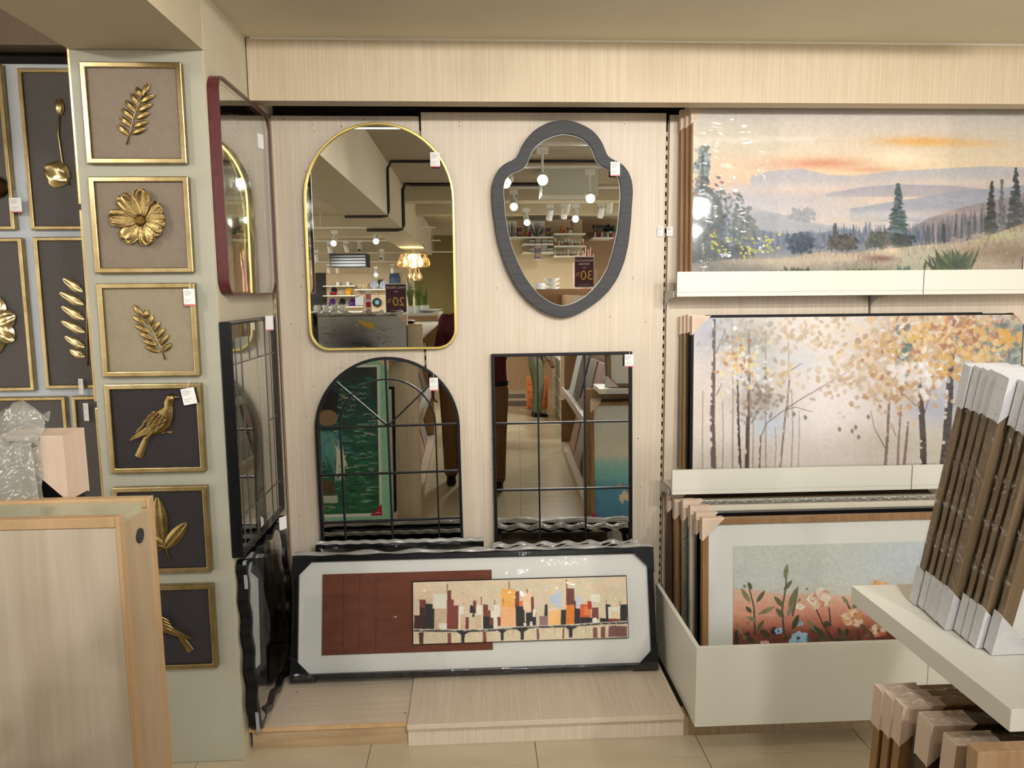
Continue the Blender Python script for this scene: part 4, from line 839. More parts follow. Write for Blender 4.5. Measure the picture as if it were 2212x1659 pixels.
for (x, y, rx, ry, cols, n) in ((890, 900, 90, 60, [(66, 84, 98), (54, 70, 84), (82, 98, 108)], 70), (1140, 900, 100, 50, [(86, 84, 78), (70, 74, 70), (104, 100, 92)], 60), (1350, 885, 80, 50, [(96, 100, 90), (78, 86, 76), (116, 112, 100)], 60), (1500, 890, 70, 50, [(78, 84, 82), (60, 70, 68)], 50), (560, 800, 80, 120, [(120, 126, 118), (140, 138, 124), (104, 112, 108)], 80), (900, 740, 80, 40, [(170, 168, 168), (158, 158, 160)], 40)):
    for k in range(n*2): cv.blob(*L1(x+rx*(rg.random()+rg.random()-1), y+ry*(rg.random()+rg.random()-1)), rg.uniform(3, 7), rg.uniform(2.5, 5), rg.choice(cols), .8, rg.uniform(-1, 1))
hill([(250, 1010), (500, 985), (800, 985), (1000, 950), (1150, 960), (1400, 935), (1600, 915), (1850, 900), (2050, 850), (2320, 760)], 1240, (186, 170, 146), .95)
for k in range(900):
    x = rg.uniform(240, 2300); top = np.interp(x, [250, 500, 800, 1000, 1400, 1850, 2050, 2300], [1000, 985, 985, 950, 935, 900, 850, 780]); y = top+abs(rg.gauss(0, 90)); a = rg.uniform(-.5, .5)
    cols = [(206, 188, 160), (190, 168, 140), (172, 160, 134), (150, 140, 118), (218, 204, 176)] if y < top+60 else [(140, 136, 122), (160, 150, 132), (120, 112, 100), (158, 152, 150), (174, 150, 128)]
    if x > 1900: cols = [(176, 150, 110), (150, 120, 84), (196, 180, 130), (190, 186, 130), (130, 104, 76)]
    cv.line([L1(x, y+8), L1(x+a*22, y-rg.uniform(12, 30))], rg.uniform(1.4, 3.5), .8, rg.choice(cols), .75)
for a in ((900, 1060, 260, 40, (142, 138, 130), .6), (700, 1030, 200, 24, (196, 184, 160), .5), (1250, 1040, 260, 40, (150, 142, 122), .6), (1600, 990, 160, 60, (176, 180, 150), .6), (1950, 960, 160, 50, (158, 132, 98), .6), (2150, 960, 140, 70, (126, 100, 74), .6), (2100, 860, 160, 24, (190, 190, 140), .6), (1100, 985, 160, 20, (212, 196, 170), .6)): S(*a)
for k in range(700):
    x = rg.uniform(240, 2300); top = np.interp(x, [250, 500, 800, 1000, 1400, 1850, 2050, 2300], [1000, 985, 985, 950, 935, 900, 850, 780]); y = top+rg.uniform(-6, 150)
    cv.line([L1(x, y+6), L1(x+rg.uniform(-14, 14), y-rg.uniform(8, 22))], rg.uniform(1, 2.4), .6, rg.choice([(214, 200, 176), (166, 152, 130), (128, 122, 108), (110, 104, 92), (190, 178, 150), (150, 150, 140)]), .55)
S(500, 1050, 260, 60, (104, 104, 102), .6); S(330, 960, 120, 90, (84, 88, 88), .6); S(1360, 985, 90, 16, (122, 78, 70), .7); S(1430, 940, 50, 24, (232, 210, 176), .8); S(760, 1000, 260, 30, (206, 190, 164), .6); S(1300, 1060, 200, 26, (110, 122, 84), .5)
for (x, y, sp, L, cols, n) in ((870, 1085, 70, 60, [(86, 92, 62), (70, 78, 56), (104, 106, 74)], 45), (1780, 1060, 110, 130, [(76, 92, 52), (94, 110, 64), (60, 74, 44)], 80), (1520, 1080, 40, 50, [(96, 124, 104), (80, 108, 92)], 26), (740, 1085, 20, 40, [(98, 74, 60)], 10), (1250, 1080, 90, 40, [(104, 116, 74), (88, 96, 68)], 36)):
    for k in range(n):
        xx = x+rg.gauss(0, sp*.5); cv.leaf(*L1(xx, y), *L1(xx+rg.uniform(-L, L)*.6, y-rg.uniform(.3, 1)*L), rg.uniform(4, 8), rg.choice(cols), .9)
for (x0_, y0_) in ((430, 900), (690, 900), (580, 930)):
    for k in range(18): cv.blob(*L1(x0_+rg.gauss(0, 42), y0_+rg.gauss(0, 30)), 3.2, 2.6, rg.choice([(198, 196, 84), (214, 208, 110), (176, 178, 80)]), .9)
cv.a = ((cv.a-128)*1.14+116)*np.array([0.985, 0.99, 1.04]); cv.grain(5, 60); cv.build('painting', x0+0.001, x1-0.001, 0.002, z1-0.001, -0.0325, t, art_m)
corner_cap(t, x0-0.006, z1+0.006, 1, -1, 0.075, -0.033, 0.0); corner_cap(t, x1+0.006, z1+0.006, -1, -1, 0.075, -0.033, 0.0)
film_sheet(t, x0, x1, 0.002, z1, -0.0345, film_s, amp=0.0003, n=40, seed=21)
film_sheet(t, x0+0.02, x0+0.36, 0.05, z1-0.03, -0.037, film_h, amp=0.002, n=24, seed=22)
film_sheet(t, x1-0.40, x1-0.01, 0.05, z1-0.01, -0.037, film_h, amp=0.002, n=24, seed=23)
MB().box(x1-0.058, x1-0.008, -0.0415, -0.0408, 0.045, 0.13).build('sticker', paper, t)
# frames behind the landscape
for k, (u, yy, lab) in enumerate(((1483, 3.114, 'brown frame directly behind the sunset landscape'), (1472, 3.142, 'rearmost brown frame behind the sunset landscape, against the panel'))):
    xl = onY(u, 300, yy)[0]; w = 1.36; h = onY(1490, 233+k*5, yy)[2]-za-0.025
    f = frame_thing('framed_print', lab, (xl+w/2, yy, za+0.0265), (-math.radians(2.6), 0, 0), w, h, 0.025, 0.024, wood_frame, group='frames on the upper ledge')
    corner_cap(f, -w/2, h, 1, -1, 0.085, -0.024, 0); corner_cap(f, w/2, h, -1, -1, 0.085, -0.024, 0)
# --- birch painting
L2 = crop(2.724, 1400, 600)
t = thing('birch_painting', 'birch grove painting with golden leaves in film on the lower ledge', 'painting', (0, 3.086, zc+0.0265), (-math.radians(2.4), 0, 0))
c = [(1501, 685), (2209, 681), (2196, 1016), (1493, 1022)]
p = [lpx(t, *q, -0.03) for q in c]; x0 = (p[0][0]+p[3][0])/2; x1 = (p[1][0]+p[2][0])/2; z1 = (p[0][1]+p[1][1])/2
rect_frame(t, x0-0.006, x1+0.006, 0, z1+0.006, 0.0062, -0.032, 0.0, black_metal)
MB().box(x0, x1, -0.028, -0.004, 0.006, z1).build('stretcher', white_mat, t)
cv = Canvas(470, 225, [(1501, 685), (2209, 681), (2196, 1030), (1493, 1036)])
cv.vgrad([(0, (214, 205, 192)), (0.4, (220, 210, 198)), (0.75, (216, 206, 190)), (1, (196, 188, 170))])
S = lambda x, y, rx, ry, col, al: cv.soft(*L2(x, y), rx/2.724, ry/2.724, col, al)
for a in ((1060, 720, 260, 300, (240, 232, 224), .95), (1000, 300, 200, 160, (230, 220, 206), .7), (380, 300, 150, 150, (176, 180, 188), .8), (700, 830, 130, 90, (186, 200, 208), .8), (620, 480, 160, 150, (178, 186, 182), .6), (900, 480, 130, 60, (200, 208, 206), .6), (1690, 740, 200, 130, (168, 174, 190), .85), (1560, 420, 260, 150, (196, 176, 150), .6), (1860, 600, 160, 160, (186, 190, 196), .7), (1560, 950, 400, 120, (202, 196, 172), .8), (2080, 360, 200, 120, (160, 164, 150), .8), (600, 700, 200, 80, (190, 184, 168), .6), (340, 700, 120, 200, (222, 206, 190), .6), (2050, 800, 200, 160, (196, 192, 184), .6)): S(*a)
rg = random.Random(21)
def trunk(pts, w0, w1, cols, white=.4):
    P_ = [L2(*q) for q in pts]; cv.line(P_, w0, w1, cols[0], .95)
    for k in range(int(26*max(w0, w1)/8)+8):
        i = rg.randrange(len(P_)-1); f = rg.random(); x = P_[i][0]+(P_[i+1][0]-P_[i][0])*f; y = P_[i][1]+(P_[i+1][1]-P_[i][1])*f; w = w0+(w1-w0)*(i+f)/(len(P_)-1)
        if rg.random() < white: cv.blob(x-w*.35, y, w*.22, rg.uniform(2, 7), (226, 220, 208), .85, 0)
        else: cv.blob(x+w*rg.uniform(-.2, .4), y, w*.24, rg.uniform(2, 6), rg.choice(cols), .8, 0)
for x, y0_, y1_, w in ((322, 640, 1110, 3), (435, 700, 1115, 3), (495, 240, 1115, 4), (612, 790, 1110, 3), (690, 300, 1110, 3.5), (740, 850, 1100, 2.5), (838, 640, 1110, 3), (880, 760, 1090, 2.5), (820, 370, 800, 2.5), (1850, 450, 700, 3)): cv.line([L2(x, y0_), L2(x+rg.uniform(-8, 8), (y0_+y1_)/2), L2(x-6, y1_)], w*.7, w, (158, 146, 132), .8)
DK = [(66, 50, 44), (88, 70, 60), (50, 38, 36)]
trunk([(392, 240), (385, 500), (375, 800), (380, 1125)], 6, 12, [(104, 90, 82), (128, 116, 108), (80, 66, 60)], .5); trunk([(522, 560), (525, 800), (535, 1120)], 4, 6, DK, .3); trunk([(592, 300), (590, 600), (580, 850), (572, 1120)], 5, 9, [(84, 66, 54), (110, 90, 72)], .4); trunk([(655, 900), (645, 1110)], 3, 5, [(130, 110, 90)], .2); trunk([(830, 560), (800, 780), (765, 1115)], 2.5, 5, [(150, 132, 116), (120, 102, 90)], .2)
trunk([(1410, 690), (1400, 900), (1385, 1108)], 5, 7, [(140, 114, 108), (120, 96, 92)], .1); trunk([(1480, 730), (1465, 950), (1460, 1106)], 4, 6, [(150, 126, 118)], .1); trunk([(1522, 830), (1508, 980), (1495, 1106)], 4, 7, [(136, 110, 100)], .1)
trunk([(1562, 480), (1585, 620), (1600, 760), (1612, 950), (1612, 1125)], 10, 15, DK, .18); trunk([(1782, 240), (1775, 450), (1765, 700), (1750, 950), (1735, 1125)], 10, 22, DK, .18); trunk([(1845, 560), (1830, 800), (1812, 1095)], 2.5, 5, [(136, 120, 110)], .1); trunk([(1960, 440), (1950, 640), (1940, 850), (1925, 1000)], 7, 10, [(86, 66, 60), (64, 48, 44)], .2); trunk([(2120, 420), (2110, 560)], 6, 8, DK, .1)
for a in ([(400, 430), (440, 340), (460, 290)], [(400, 670), (440, 590)], [(600, 830), (680, 700)], [(660, 900), (690, 830), (790, 760), (860, 740), (960, 770)], [(805, 750), (900, 690), (1010, 630), (1160, 545)], [(820, 540), (900, 490)], [(1385, 980), (1320, 860), (1300, 760)], [(1450, 910), (1420, 840)], [(1620, 780), (1650, 680), (1670, 570)], [(1570, 740), (1490, 670), (1400, 590)], [(1790, 740), (1850, 640), (1900, 530)], [(1830, 860), (1805, 790)], [(1400, 590), (1330, 540), (1240, 480)], [(1560, 480), (1500, 380)]): cv.line([L2(*q) for q in a], 2.2, 1, (104, 88, 78), .85)
GOLD = [(200, 164, 112), (216, 184, 130), (184, 142, 96), (228, 206, 164), (170, 124, 92)]; PALE = [(198, 178, 148), (210, 190, 158), (186, 166, 136), (222, 208, 180)]; WH = [(238, 234, 224), (226, 224, 216)]; TEAL = [(112, 130, 124), (140, 150, 144), (92, 112, 110)]
def leaves(cx_, cy_, sx_, sy_, n, cols, r0=3, r1=7, al=.8):
    for k in range(n): cv.blob(*L2(rg.gauss(cx_, sx_), rg.gauss(cy_, sy_)), rg.uniform(r0, r1)*.78, rg.uniform(r0, r1)*.6, rg.choice(cols), al*rg.uniform(.6, 1), rg.uniform(0, 3), 7, .2)
for a in ((1480, 420, 190, 130, (196, 168, 136), .7), (1720, 340, 190, 90, (206, 168, 124), .75), (1950, 330, 170, 90, (192, 142, 102), .8), (2100, 440, 110, 110, (140, 150, 136), .7), (1420, 640, 120, 60, (200, 172, 148), .6), (1560, 560, 130, 60, (222, 214, 200), .7), (590, 330, 130, 100, (176, 172, 160), .7), (560, 520, 80, 110, (214, 210, 202), .6), (650, 690, 90, 70, (160, 150, 134), .6), (520, 470, 70, 60, (214, 186, 146), .6)): S(*a)
leaves(600, 330, 110, 80, 120, [(170, 164, 146), (150, 146, 130), (186, 180, 160)], 4, 11, .6); leaves(640, 680, 70, 60, 90, [(140, 128, 112), (162, 148, 128), (120, 108, 96)], 4, 10, .6)
leaves(560, 520, 80, 110, 60, WH+[(230, 214, 120)], 4, 9); leaves(520, 470, 70, 70, 40, GOLD, 4, 9, .9); leaves(880, 310, 110, 50, 50, PALE, 5, 11); leaves(1080, 320, 120, 60, 50, PALE, 5, 10); leaves(1200, 560, 140, 90, 110, PALE+GOLD[:1], 5, 10); leaves(1060, 540, 60, 60, 24, PALE, 6, 10); leaves(800, 560, 60, 40, 30, PALE+GOLD[:2], 5, 10)
leaves(1480, 420, 170, 130, 260, GOLD+PALE, 5, 12); leaves(1700, 330, 200, 90, 300, GOLD+WH+PALE, 5, 13); leaves(1420, 640, 120, 60, 120, PALE+GOLD, 5, 11); leaves(1950, 330, 180, 80, 240, [(184, 118, 80), (198, 140, 96), (166, 108, 80)]+GOLD, 5, 13); leaves(2100, 450, 110, 100, 150, TEAL+GOLD[:2], 6, 14); leaves(1500, 420, 30, 60, 30, TEAL, 6, 12); leaves(1570, 560, 140, 60, 70, WH, 6, 14); leaves(1760, 500, 60, 60, 30, [(218, 180, 112), (204, 164, 98)], 7, 12, 1); leaves(1620, 370, 120, 60, 40, [(212, 178, 108), (226, 198, 140)], 6, 11, 1); leaves(1950, 430, 70, 60, 40, [(216, 176, 108), (228, 196, 138)], 7, 13, 1); leaves(2140, 360, 40, 20, 14, [(222, 170, 80)], 8, 14, 1)
for (x, y) in ((848, 780), (915, 800), (1115, 870), (1210, 860), (1228, 915), (1285, 800), (1190, 880)): cv.leaf(*L2(x, y-14), *L2(x+4, y+16), 8, (136, 128, 104), .9)
cv.soft(*L2(600, 1130), 250, 12, (166, 156, 140), .5); cv.a = ((cv.a-128)*1.14+120)*np.array([0.985, 0.985, 1.035]); cv.grain(4, 60, 4); cv.build('painting', x0+0.001, x1-0.001, 0.002, z1-0.001, -0.0325, t, art_m)
corner_cap(t, x0-0.006, z1+0.006, 1, -1, 0.082, -0.033, 0.0); corner_cap(t, x1+0.006, z1+0.006, -1, -1, 0.06, -0.033, 0.0)
film_sheet(t, x0, x1, 0.002, z1, -0.0345, film, amp=0.0012, n=40, seed=31); film_sheet(t, x1-0.3, x1-0.01, 0.25, z1-0.005, -0.037, film_h, amp=0.002, n=20, seed=33)
for k, (u, yy, m_, lab) in enumerate(((1484, 3.111, MATS['black_gloss'], 'black frame directly behind the birch painting'), (1476, 3.137, wood_frame, 'brown frame second behind the birch painting'), (1468, 3.163, wood_grey, 'taupe frame rearmost behind the birch painting'))):
    xl = onY(u, 850, yy)[0]; w = 1.30; h = onY(1490, 682+k*2, yy)[2]-zc-0.025
    f = frame_thing('framed_print', lab, (xl+w/2, yy, zc+0.0265), (-math.radians(2.4), 0, 0), w, h, 0.022, 0.022, m_, group='frames on the lower ledge')
    corner_cap(f, -w/2, h, 1, -1, 0.08, -0.022, 0); corner_cap(f, -w/2, 0, 1, 1, 0.06, -0.022, 0, black_metal if k == 0 else cardb)
# --- white bin with framed prints
b = thing('display_bin', 'long white open bin holding framed prints, beside the oak step', 'display bin', (1.7, 2.6, 0.09), local=False)
z0, z1 = 0.0915, 0.390
bx('front_panel', white_lac, 0.77, 1.618, 2.437, 2.453, z0, z1, b, 0.001); bx('front_panel', white_lac, 1.620, 2.6, 2.437, 2.453, z0, z1, b, 0.001)
bx('side_panel', white_lac, 0.77, 0.786, 2.4535, 3.02, z0, z1-0.001, b, 0.001); bx('side_panel', white_lac, 2.584, 2.6, 2.4535, 3.02, z0, z1-0.001, b, 0.001)
bx('bottom_panel', white_lac, 0.7865, 2.5835, 2.4535, 3.19, z0, z0+0.016, b); bx('hook_plate', steel, 0.77, 0.80, 3.021, 3.03, z1-0.05, z1-0.005, b)
ZB = 0.110
L3 = crop(2.724, 1400, 1000)
def binframe(u, v, ytop, xw, fm, fw, d, label, lean=4.0, caps=True):
    q = onY(u, v, ytop); h = (q[2]-ZB)/math.cos(math.radians(lean)); yb2 = ytop-math.sin(math.radians(lean))*h
    f = frame_thing('framed_print', label, (q[0]+xw/2, yb2+d, ZB), (-math.radians(lean), 0, 0), xw, h, fw, d, fm, group='framed prints in the white bin')
    if caps: corner_cap(f, -xw/2, h, 1, -1, 0.09, -d, 0); corner_cap(f, xw/2, h, -1, -1, 0.09, -d, 0)
    return f, h
fr = [binframe(1443, 1066, 3.125, 1.25, MATS['dark_wood'], 0.03, 0.025, 'rearmost dark framed print in the white bin'),
      binframe(1458, 1081, 3.06, 1.24, wood_frame, 0.028, 0.028, 'brown framed print with white mount, fourth in the white bin'),
      binframe(1476, 1083, 2.975, 1.22, silver, 0.03, 0.03, 'silver rope framed print in the white bin'),
      binframe(1492, 1096, 2.895, 1.2, mat('beige_frame', (222, 214, 196), 0.5), 0.02, 0.028, 'beige framed print in the white bin'),
      binframe(1505, 1110, 2.815, 1.18, black_gloss, 0.018, 0.028, 'black framed print second in the white bin')]
f, h = binframe(1518, 1122, 2.735, 1.2, wood_frame, 0.024, 0.03, 'wildflower print in brown frame with white mount, front of the white bin')
c = [(1584, 1181), (2150, 1158), (2160, 1560), (1590, 1590)]
x0 = lpx(f, 1584, 1250, -0.018)[0]; z1 = lpx(f, 1590, 1180, -0.018)[1]; x1 = 0.6-0.08; z0 = 0.09
M4 = Matrix.LocRotScale(Vector(f.location), f.rotation_euler.to_matrix(), None)
def toPx(P_):
    v = np.array(P_)-CC; z = v@CF; return (IW/2+FPX*(v@CR)/z, IH/2+FPX*(v@CD)/z)
cor = [toPx(M4 @ Vector(q)) for q in ((x0, -0.018, z1), (x1, -0.018, z1), (x1, -0.018, z0), (x0, -0.018, z0))]
cv = Canvas(420, 210, cor)
cv.vgrad([(0, (196, 202, 194)), (0.3, (200, 206, 200)), (0.45, (206, 202, 190)), (0.55, (222, 176, 150)), (0.7, (186, 116, 92)), (0.8, (120, 66, 52)), (1, (70, 50, 40))])
S = lambda x, y, rx, ry, col, al: cv.soft(*L3(x, y), rx/2.724, ry/2.724, col, al)
for k in range(4): S(1500+150*k, 560, 260, 120, (196, 206, 216), .6)
cv.poly([L3(*q) for q in ((480, 740), (600, 745), (800, 775), (1000, 770), (1200, 785), (1400, 760), (1600, 725), (1900, 730), (2300, 740), (2300, 900), (480, 900))], (226, 178, 150), .8); S(700, 860, 300, 60, (214, 150, 126), .7); S(1100, 900, 300, 60, (202, 130, 108), .7); S(1800, 760, 300, 30, (224, 190, 158), .8)
rg = random.Random(31)
for k in range(70): x = rg.uniform(500, 2300); cv.blob(*L3(x, 1020+rg.gauss(0, 30)), rg.uniform(6, 14), rg.uniform(4, 9), rg.choice([(40, 40, 34), (150, 78, 60), (128, 62, 48), (60, 56, 40), (84, 84, 56)]), .8, rg.uniform(0, 3))
GR = [(86, 92, 58), (110, 114, 76), (66, 72, 46), (128, 128, 92)]
for pts in ([(630, 1010), (625, 850), (590, 710)], [(800, 1000), (790, 860), (810, 740), (820, 600)], [(1095, 1050), (1030, 950), (985, 850)], [(1075, 960), (1065, 850)], [(1250, 1050), (1230, 980)], [(850, 900), (880, 760)], [(1780, 1000), (1740, 860)], [(1190, 860), (1150, 790)]): cv.line([L3(*q) for q in pts], 4, 2.5, (58, 62, 46), .95)
for a in ((600, 820, 548, 735, 30), (610, 745, 590, 700, 26), (640, 820, 690, 750, 26), (575, 735, 562, 715, 18), (610, 880, 575, 845, 26), (640, 930, 580, 905, 26), (650, 890, 750, 845, 28), (640, 990, 685, 920, 26), (600, 950, 580, 940, 22), (805, 680, 820, 595, 30), (800, 750, 850, 690, 26), (800, 850, 742, 785, 30), (830, 850, 885, 725, 38), (800, 910, 752, 855, 34), (820, 900, 860, 830, 30), (850, 980, 888, 890, 34), (990, 990, 935, 915, 28), (1040, 1020, 975, 960, 30), (1130, 1040, 1160, 980, 26), (1180, 830, 1140, 785, 24), (1200, 850, 1235, 835, 26), (1290, 1030, 1300, 1000, 26), (560, 1010, 515, 940, 20), (580, 1040, 560, 1010, 30), (900, 800, 880, 815, 16), (940, 750, 932, 735, 12), (1700, 790, 1610, 765, 18), (1730, 800, 1760, 770, 18)): cv.leaf(*L3(a[0], a[1]), *L3(a[2], a[3]), a[4]/2.724, rg.choice(GR), .95)
def bloom(x, y, r, cols, n=14, cen=None):
    for k in range(n): an = 2*PI*k/n+rg.uniform(-.2, .2); rr = r*rg.uniform(.5, 1); cv.leaf(*L3(x+math.cos(an)*r*.15, y+math.sin(an)*r*.12), *L3(x+math.cos(an)*rr, y+math.sin(an)*rr*.75), r*.55/2.724, rg.choice(cols), .95)
    if cen: cv.blob(*L3(x, y), r*.13/2.724+1, r*.11/2.724+1, cen, .9)
bloom(1000, 800, 95, [(236, 218, 196), (226, 196, 164), (244, 236, 220), (204, 150, 118)], 22); bloom(895, 845, 38, [(240, 232, 214)], 8); bloom(1205, 915, 80, [(212, 152, 106), (226, 180, 136), (236, 208, 176), (184, 116, 76)], 20); bloom(1365, 745, 85, [(222, 172, 116), (208, 150, 92), (232, 190, 140)], 18, (70, 50, 36)); bloom(1355, 985, 62, [(238, 224, 204), (214, 150, 116), (196, 110, 80)], 16); bloom(885, 1030, 68, [(150, 190, 220), (172, 206, 230), (120, 164, 200)], 16, (60, 80, 110)); bloom(768, 988, 36, [(140, 184, 216), (170, 206, 230)], 6); bloom(895, 945, 26, [(120, 170, 214), (160, 200, 226)], 6); bloom(690, 1065, 40, [(236, 204, 190), (224, 178, 160)], 10); bloom(1520, 1030, 30, [(70, 130, 180)], 6); bloom(1700, 930, 70, [(236, 208, 176), (212, 152, 106)], 14); bloom(1900, 880, 70, [(222, 172, 116), (208, 150, 92)], 14)
cv.grain(6, 50, 6); cv.build('painting', x0, x1, z0, z1, -0.0178, f, art_m)
film_sheet(f, -0.598, 0.598, 0.002, h-0.002, -0.0325, film, amp=0.001, n=20, seed=41)
# ================================================================== near left: end board of the aisle display with two pictures on its far side
ZT = 1.41
a = on(258, 1117, 2, ZT); b_ = on(328, 1070, 2, ZT)
BXR = (a[0]+b_[0])/2; BYN, BYF = a[1], b_[1]
t = thing('display_end_board', 'pale ash end board of a low display, near left foreground', 'display board', (-0.8, (BYN+BYF)/2, 0), local=False)
bx('core', wood_blk, -1.5, BXR-0.004, BYN, BYF, 0.0, ZT-0.012, t)
e = 0.004
bx('end_face', mat('ash_end_face', (206, 184, 150), 0.5, col2=(186, 162, 126), vscale=(30, 30, 4)), BXR-0.0038, BXR, BYN+0.012, BYF-0.012, 0.02, ZT-0.012, t)
for y0, y1 in ((BYN-0.001, BYN+0.0118), (BYF-0.0118, BYF+0.001)):
    bx('edge_band', wood_edge, BXR-0.0038, BXR+0.0006, y0, y1, 0.02, ZT, t, 0.001); bx('edge_band', wood_edge, -1.5, BXR-0.004, y0, y1, ZT-0.0115, ZT, t, 0.001)
bx('top_insert', mat('pale_green_glass_edge', (196, 196, 168), 0.25), -1.5, BXR-0.008, BYN+0.0122, BYF-0.0122, ZT-0.0118, ZT-0.004, t)
tag(bx('display_plinth', wood_tan, -1.49, BXR-0.01, BYF+0.002, BYF+0.24, 0, 0.0195), 'low tan plinth on the far side of the near left end board', 'plinth')
tag(bx('narrow_ledge', wood_tan, -1.4, -0.56, BYF+0.0015, BYF+0.05, 1.18, 1.2), 'narrow tan ledge on the far side of the near left end board', 'ledge')
q = on(301, 1157, 0, BXR); MB().lathe([(0.0085, 0), (0.0085, 0.0015), (0.006, 0.002)], (BXR+0.0002, q[1], q[2]), 16, 'x').build('cap', dark_mt, t)
# general mirror: photo pixel seen in a placed mirror -> point on the plane y = yv
def mirT(m, u, v, yv):
    R = m.rotation_euler.to_matrix(); p0 = Vector(m.location)+R @ Vector((0, -0.007, 0)); n = R @ Vector((0, -1, 0))
    d = Vector(ray(u, v)); c = Vector(CC); s = (p0-c).dot(n)/d.dot(n); h = c+d*s; r = d-n*(2*d.dot(n)); k = (yv-h.y)/r.y; return h+r*k
MIR = {o.name: o for o in COL.objects if o.type == 'EMPTY' and 'mirror' in o.name}
AM = MIR['arch_window_mirror']; GM = MIR['pane_mirror']
# green sea painting leaning on the board, facing the mirrors
GY = BYF+0.15
p1_ = mirT(AM, 840, 900, GY-0.02); gx1 = p1_.x; gz1 = 1.25; gz0 = 0.021
t = thing('framed_painting', 'mint green framed dark sea painting leaning on the far side of the end board', 'painting', (gx1-0.40, GY, gz0), (-math.radians(4.6), 0, PI))
w, h = 0.80, gz1-gz0
mint = mat('mint_frame', (150, 206, 174), 0.5, col2=(128, 186, 152), vscale=(8, 8, 8), bump=0.1, bscale=60)
rect_frame(t, -w/2, w/2, 0, h, 0.06, -0.035, 0, mint, bevel=0.006); rect_frame(t, -w/2+0.06, w/2-0.06, 0.06, h-0.06, 0.022, -0.026, -0.006, white_mat, 'liner')
cv = Canvas(190, 280, [(-100, 0), (90, 0), (90, 280), (-100, 280)])
cv.vgrad([(0, (36, 44, 44)), (0.3, (34, 66, 62)), (0.5, (34, 88, 70)), (1, (30, 96, 62))])
rg = random.Random(4)
for k in range(260):
    x = rg.uniform(-40, 90); y = rg.uniform(20, 275); cv.leaf(x-rg.uniform(4, 16), y, x+rg.uniform(4, 16), y+rg.uniform(-3, 3), rg.uniform(2, 6), rg.choice([(24, 60, 52), (40, 110, 78), (30, 78, 60), (52, 130, 96), (26, 44, 44)]), .7)
for k in range(90):
    x = rg.uniform(-40, 88); y = 40+230*rg.random(); L = rg.uniform(4, 15); cv.line([(x-L, y+rg.uniform(-2, 2)), (x, y+rg.uniform(-3, 3)), (x+L, y+rg.uniform(-2, 2))], 1.6, .8, rg.choice([(226, 220, 190), (210, 214, 190), (180, 196, 170)]), .8)
cv.blob(-20, 70, 26, 40, (26, 22, 22), .95, 0, 14, .15); cv.blob(-18, 96, 22, 16, (150, 120, 90), .9)
for k in range(40): cv.leaf(rg.gauss(-30, 20), 120+rg.uniform(0, 10), rg.gauss(-20, 24), rg.uniform(130, 210), rg.uniform(6, 14), rg.choice([(70, 130, 140), (90, 150, 150), (60, 110, 130), (120, 160, 130)]), .8)
for k in range(26): cv.leaf(rg.gauss(4, 6), 140+rg.uniform(0, 60), rg.gauss(10, 10), 170+rg.uniform(0, 50), rg.uniform(4, 9), rg.choice([(214, 214, 200), (190, 190, 180), (226, 222, 204)]), .85)
cv.rect(-60, 215, -10, 240, (92, 66, 44), .9); cv.blob(-12, 235, 8, 18, (80, 58, 40), .9); cv.rect(-70, 244, 0, 258, (206, 204, 186), .85)
cv.build('painting', w/2-0.082, -w/2+0.082, 0.082, h-0.082, -0.016, t, art_m)
for sx_, sz_ in ((1, -1), (-1, -1)): corner_cap(t, sx_*-w/2, h, sx_, sz_, 0.11, -0.035, 0)
red_tag = mat('crimson_card', (176, 26, 52), 0.5)
def red_corner(t, x, z, s, y, leg=0.085):
    MB().prism([(x, z), (x+s*leg, z), (x, z+leg)] if s > 0 else [(x, z), (x, z+leg), (x+s*leg, z)], y-0.0012, y).build('corner_label', red_tag, t)
    g = MB(); g.box(min(x+s*0.012, x+s*0.046), max(x+s*0.012, x+s*0.046), y-0.002, y-0.0013, z+0.018, z+0.022); g.build('corner_print', paper, t)
red_corner(t, -w/2+0.065, 0.065, 1, -0.0265)
t2 = thing('framed_print', 'white framed print edge showing beside the mint green painting, on the end board plinth', 'picture', (gx1-0.262, GY-0.042, gz0), (-math.radians(4.0), 0, PI))
w2 = 0.60; rect_frame(t2, -w2/2, w2/2, 0, 1.0, 0.02, -0.02, 0, black_metal); MB().box(-w2/2+0.018, w2/2-0.018, -0.016, -0.002, 0.018, 0.982).build('print_sheet', white_mat, t2); corner_cap(t2, -w2/2, 0, 1, 1, 0.09, -0.02, 0)
# abstract picture wrapped in bubble wrap, resting on the mint frame
qa = onY(192, 940, BYF+0.03); qz = onY(160, 915, BYF+0.03)[2]
t = thing('wrapped_picture', 'bubble wrapped grey abstract picture showing above the end board, cardboard corner guard', 'picture', (qa[0]-0.44, BYF+0.018, 1.2005), (-math.radians(0.8), 0, PI))
w, h = 0.84, qz-1.213
rect_frame(t, -w/2, w/2, 0, h, 0.006, -0.035, 0, black_metal)
MB().box(-w/2+0.005, w/2-0.005, -0.03, -0.003, 0.005, h-0.005).build('stretcher', black_metal, t)
cv = Canvas(260, 90, None, (190, 190, 188))
for (x, y, rx, ry, col, al) in ((60, 45, 60, 60, (196, 194, 190), .8), (150, 40, 60, 40, (110, 106, 106), .8), (120, 60, 40, 30, (92, 84, 88), .8), (170, 75, 22, 18, (28, 28, 34), .95), (150, 62, 20, 8, (40, 40, 48), .8), (215, 50, 40, 40, (176, 178, 178), .8), (30, 80, 40, 20, (206, 204, 198), .7)): cv.soft(x, y, rx, ry, col, al)
rg = random.Random(12)
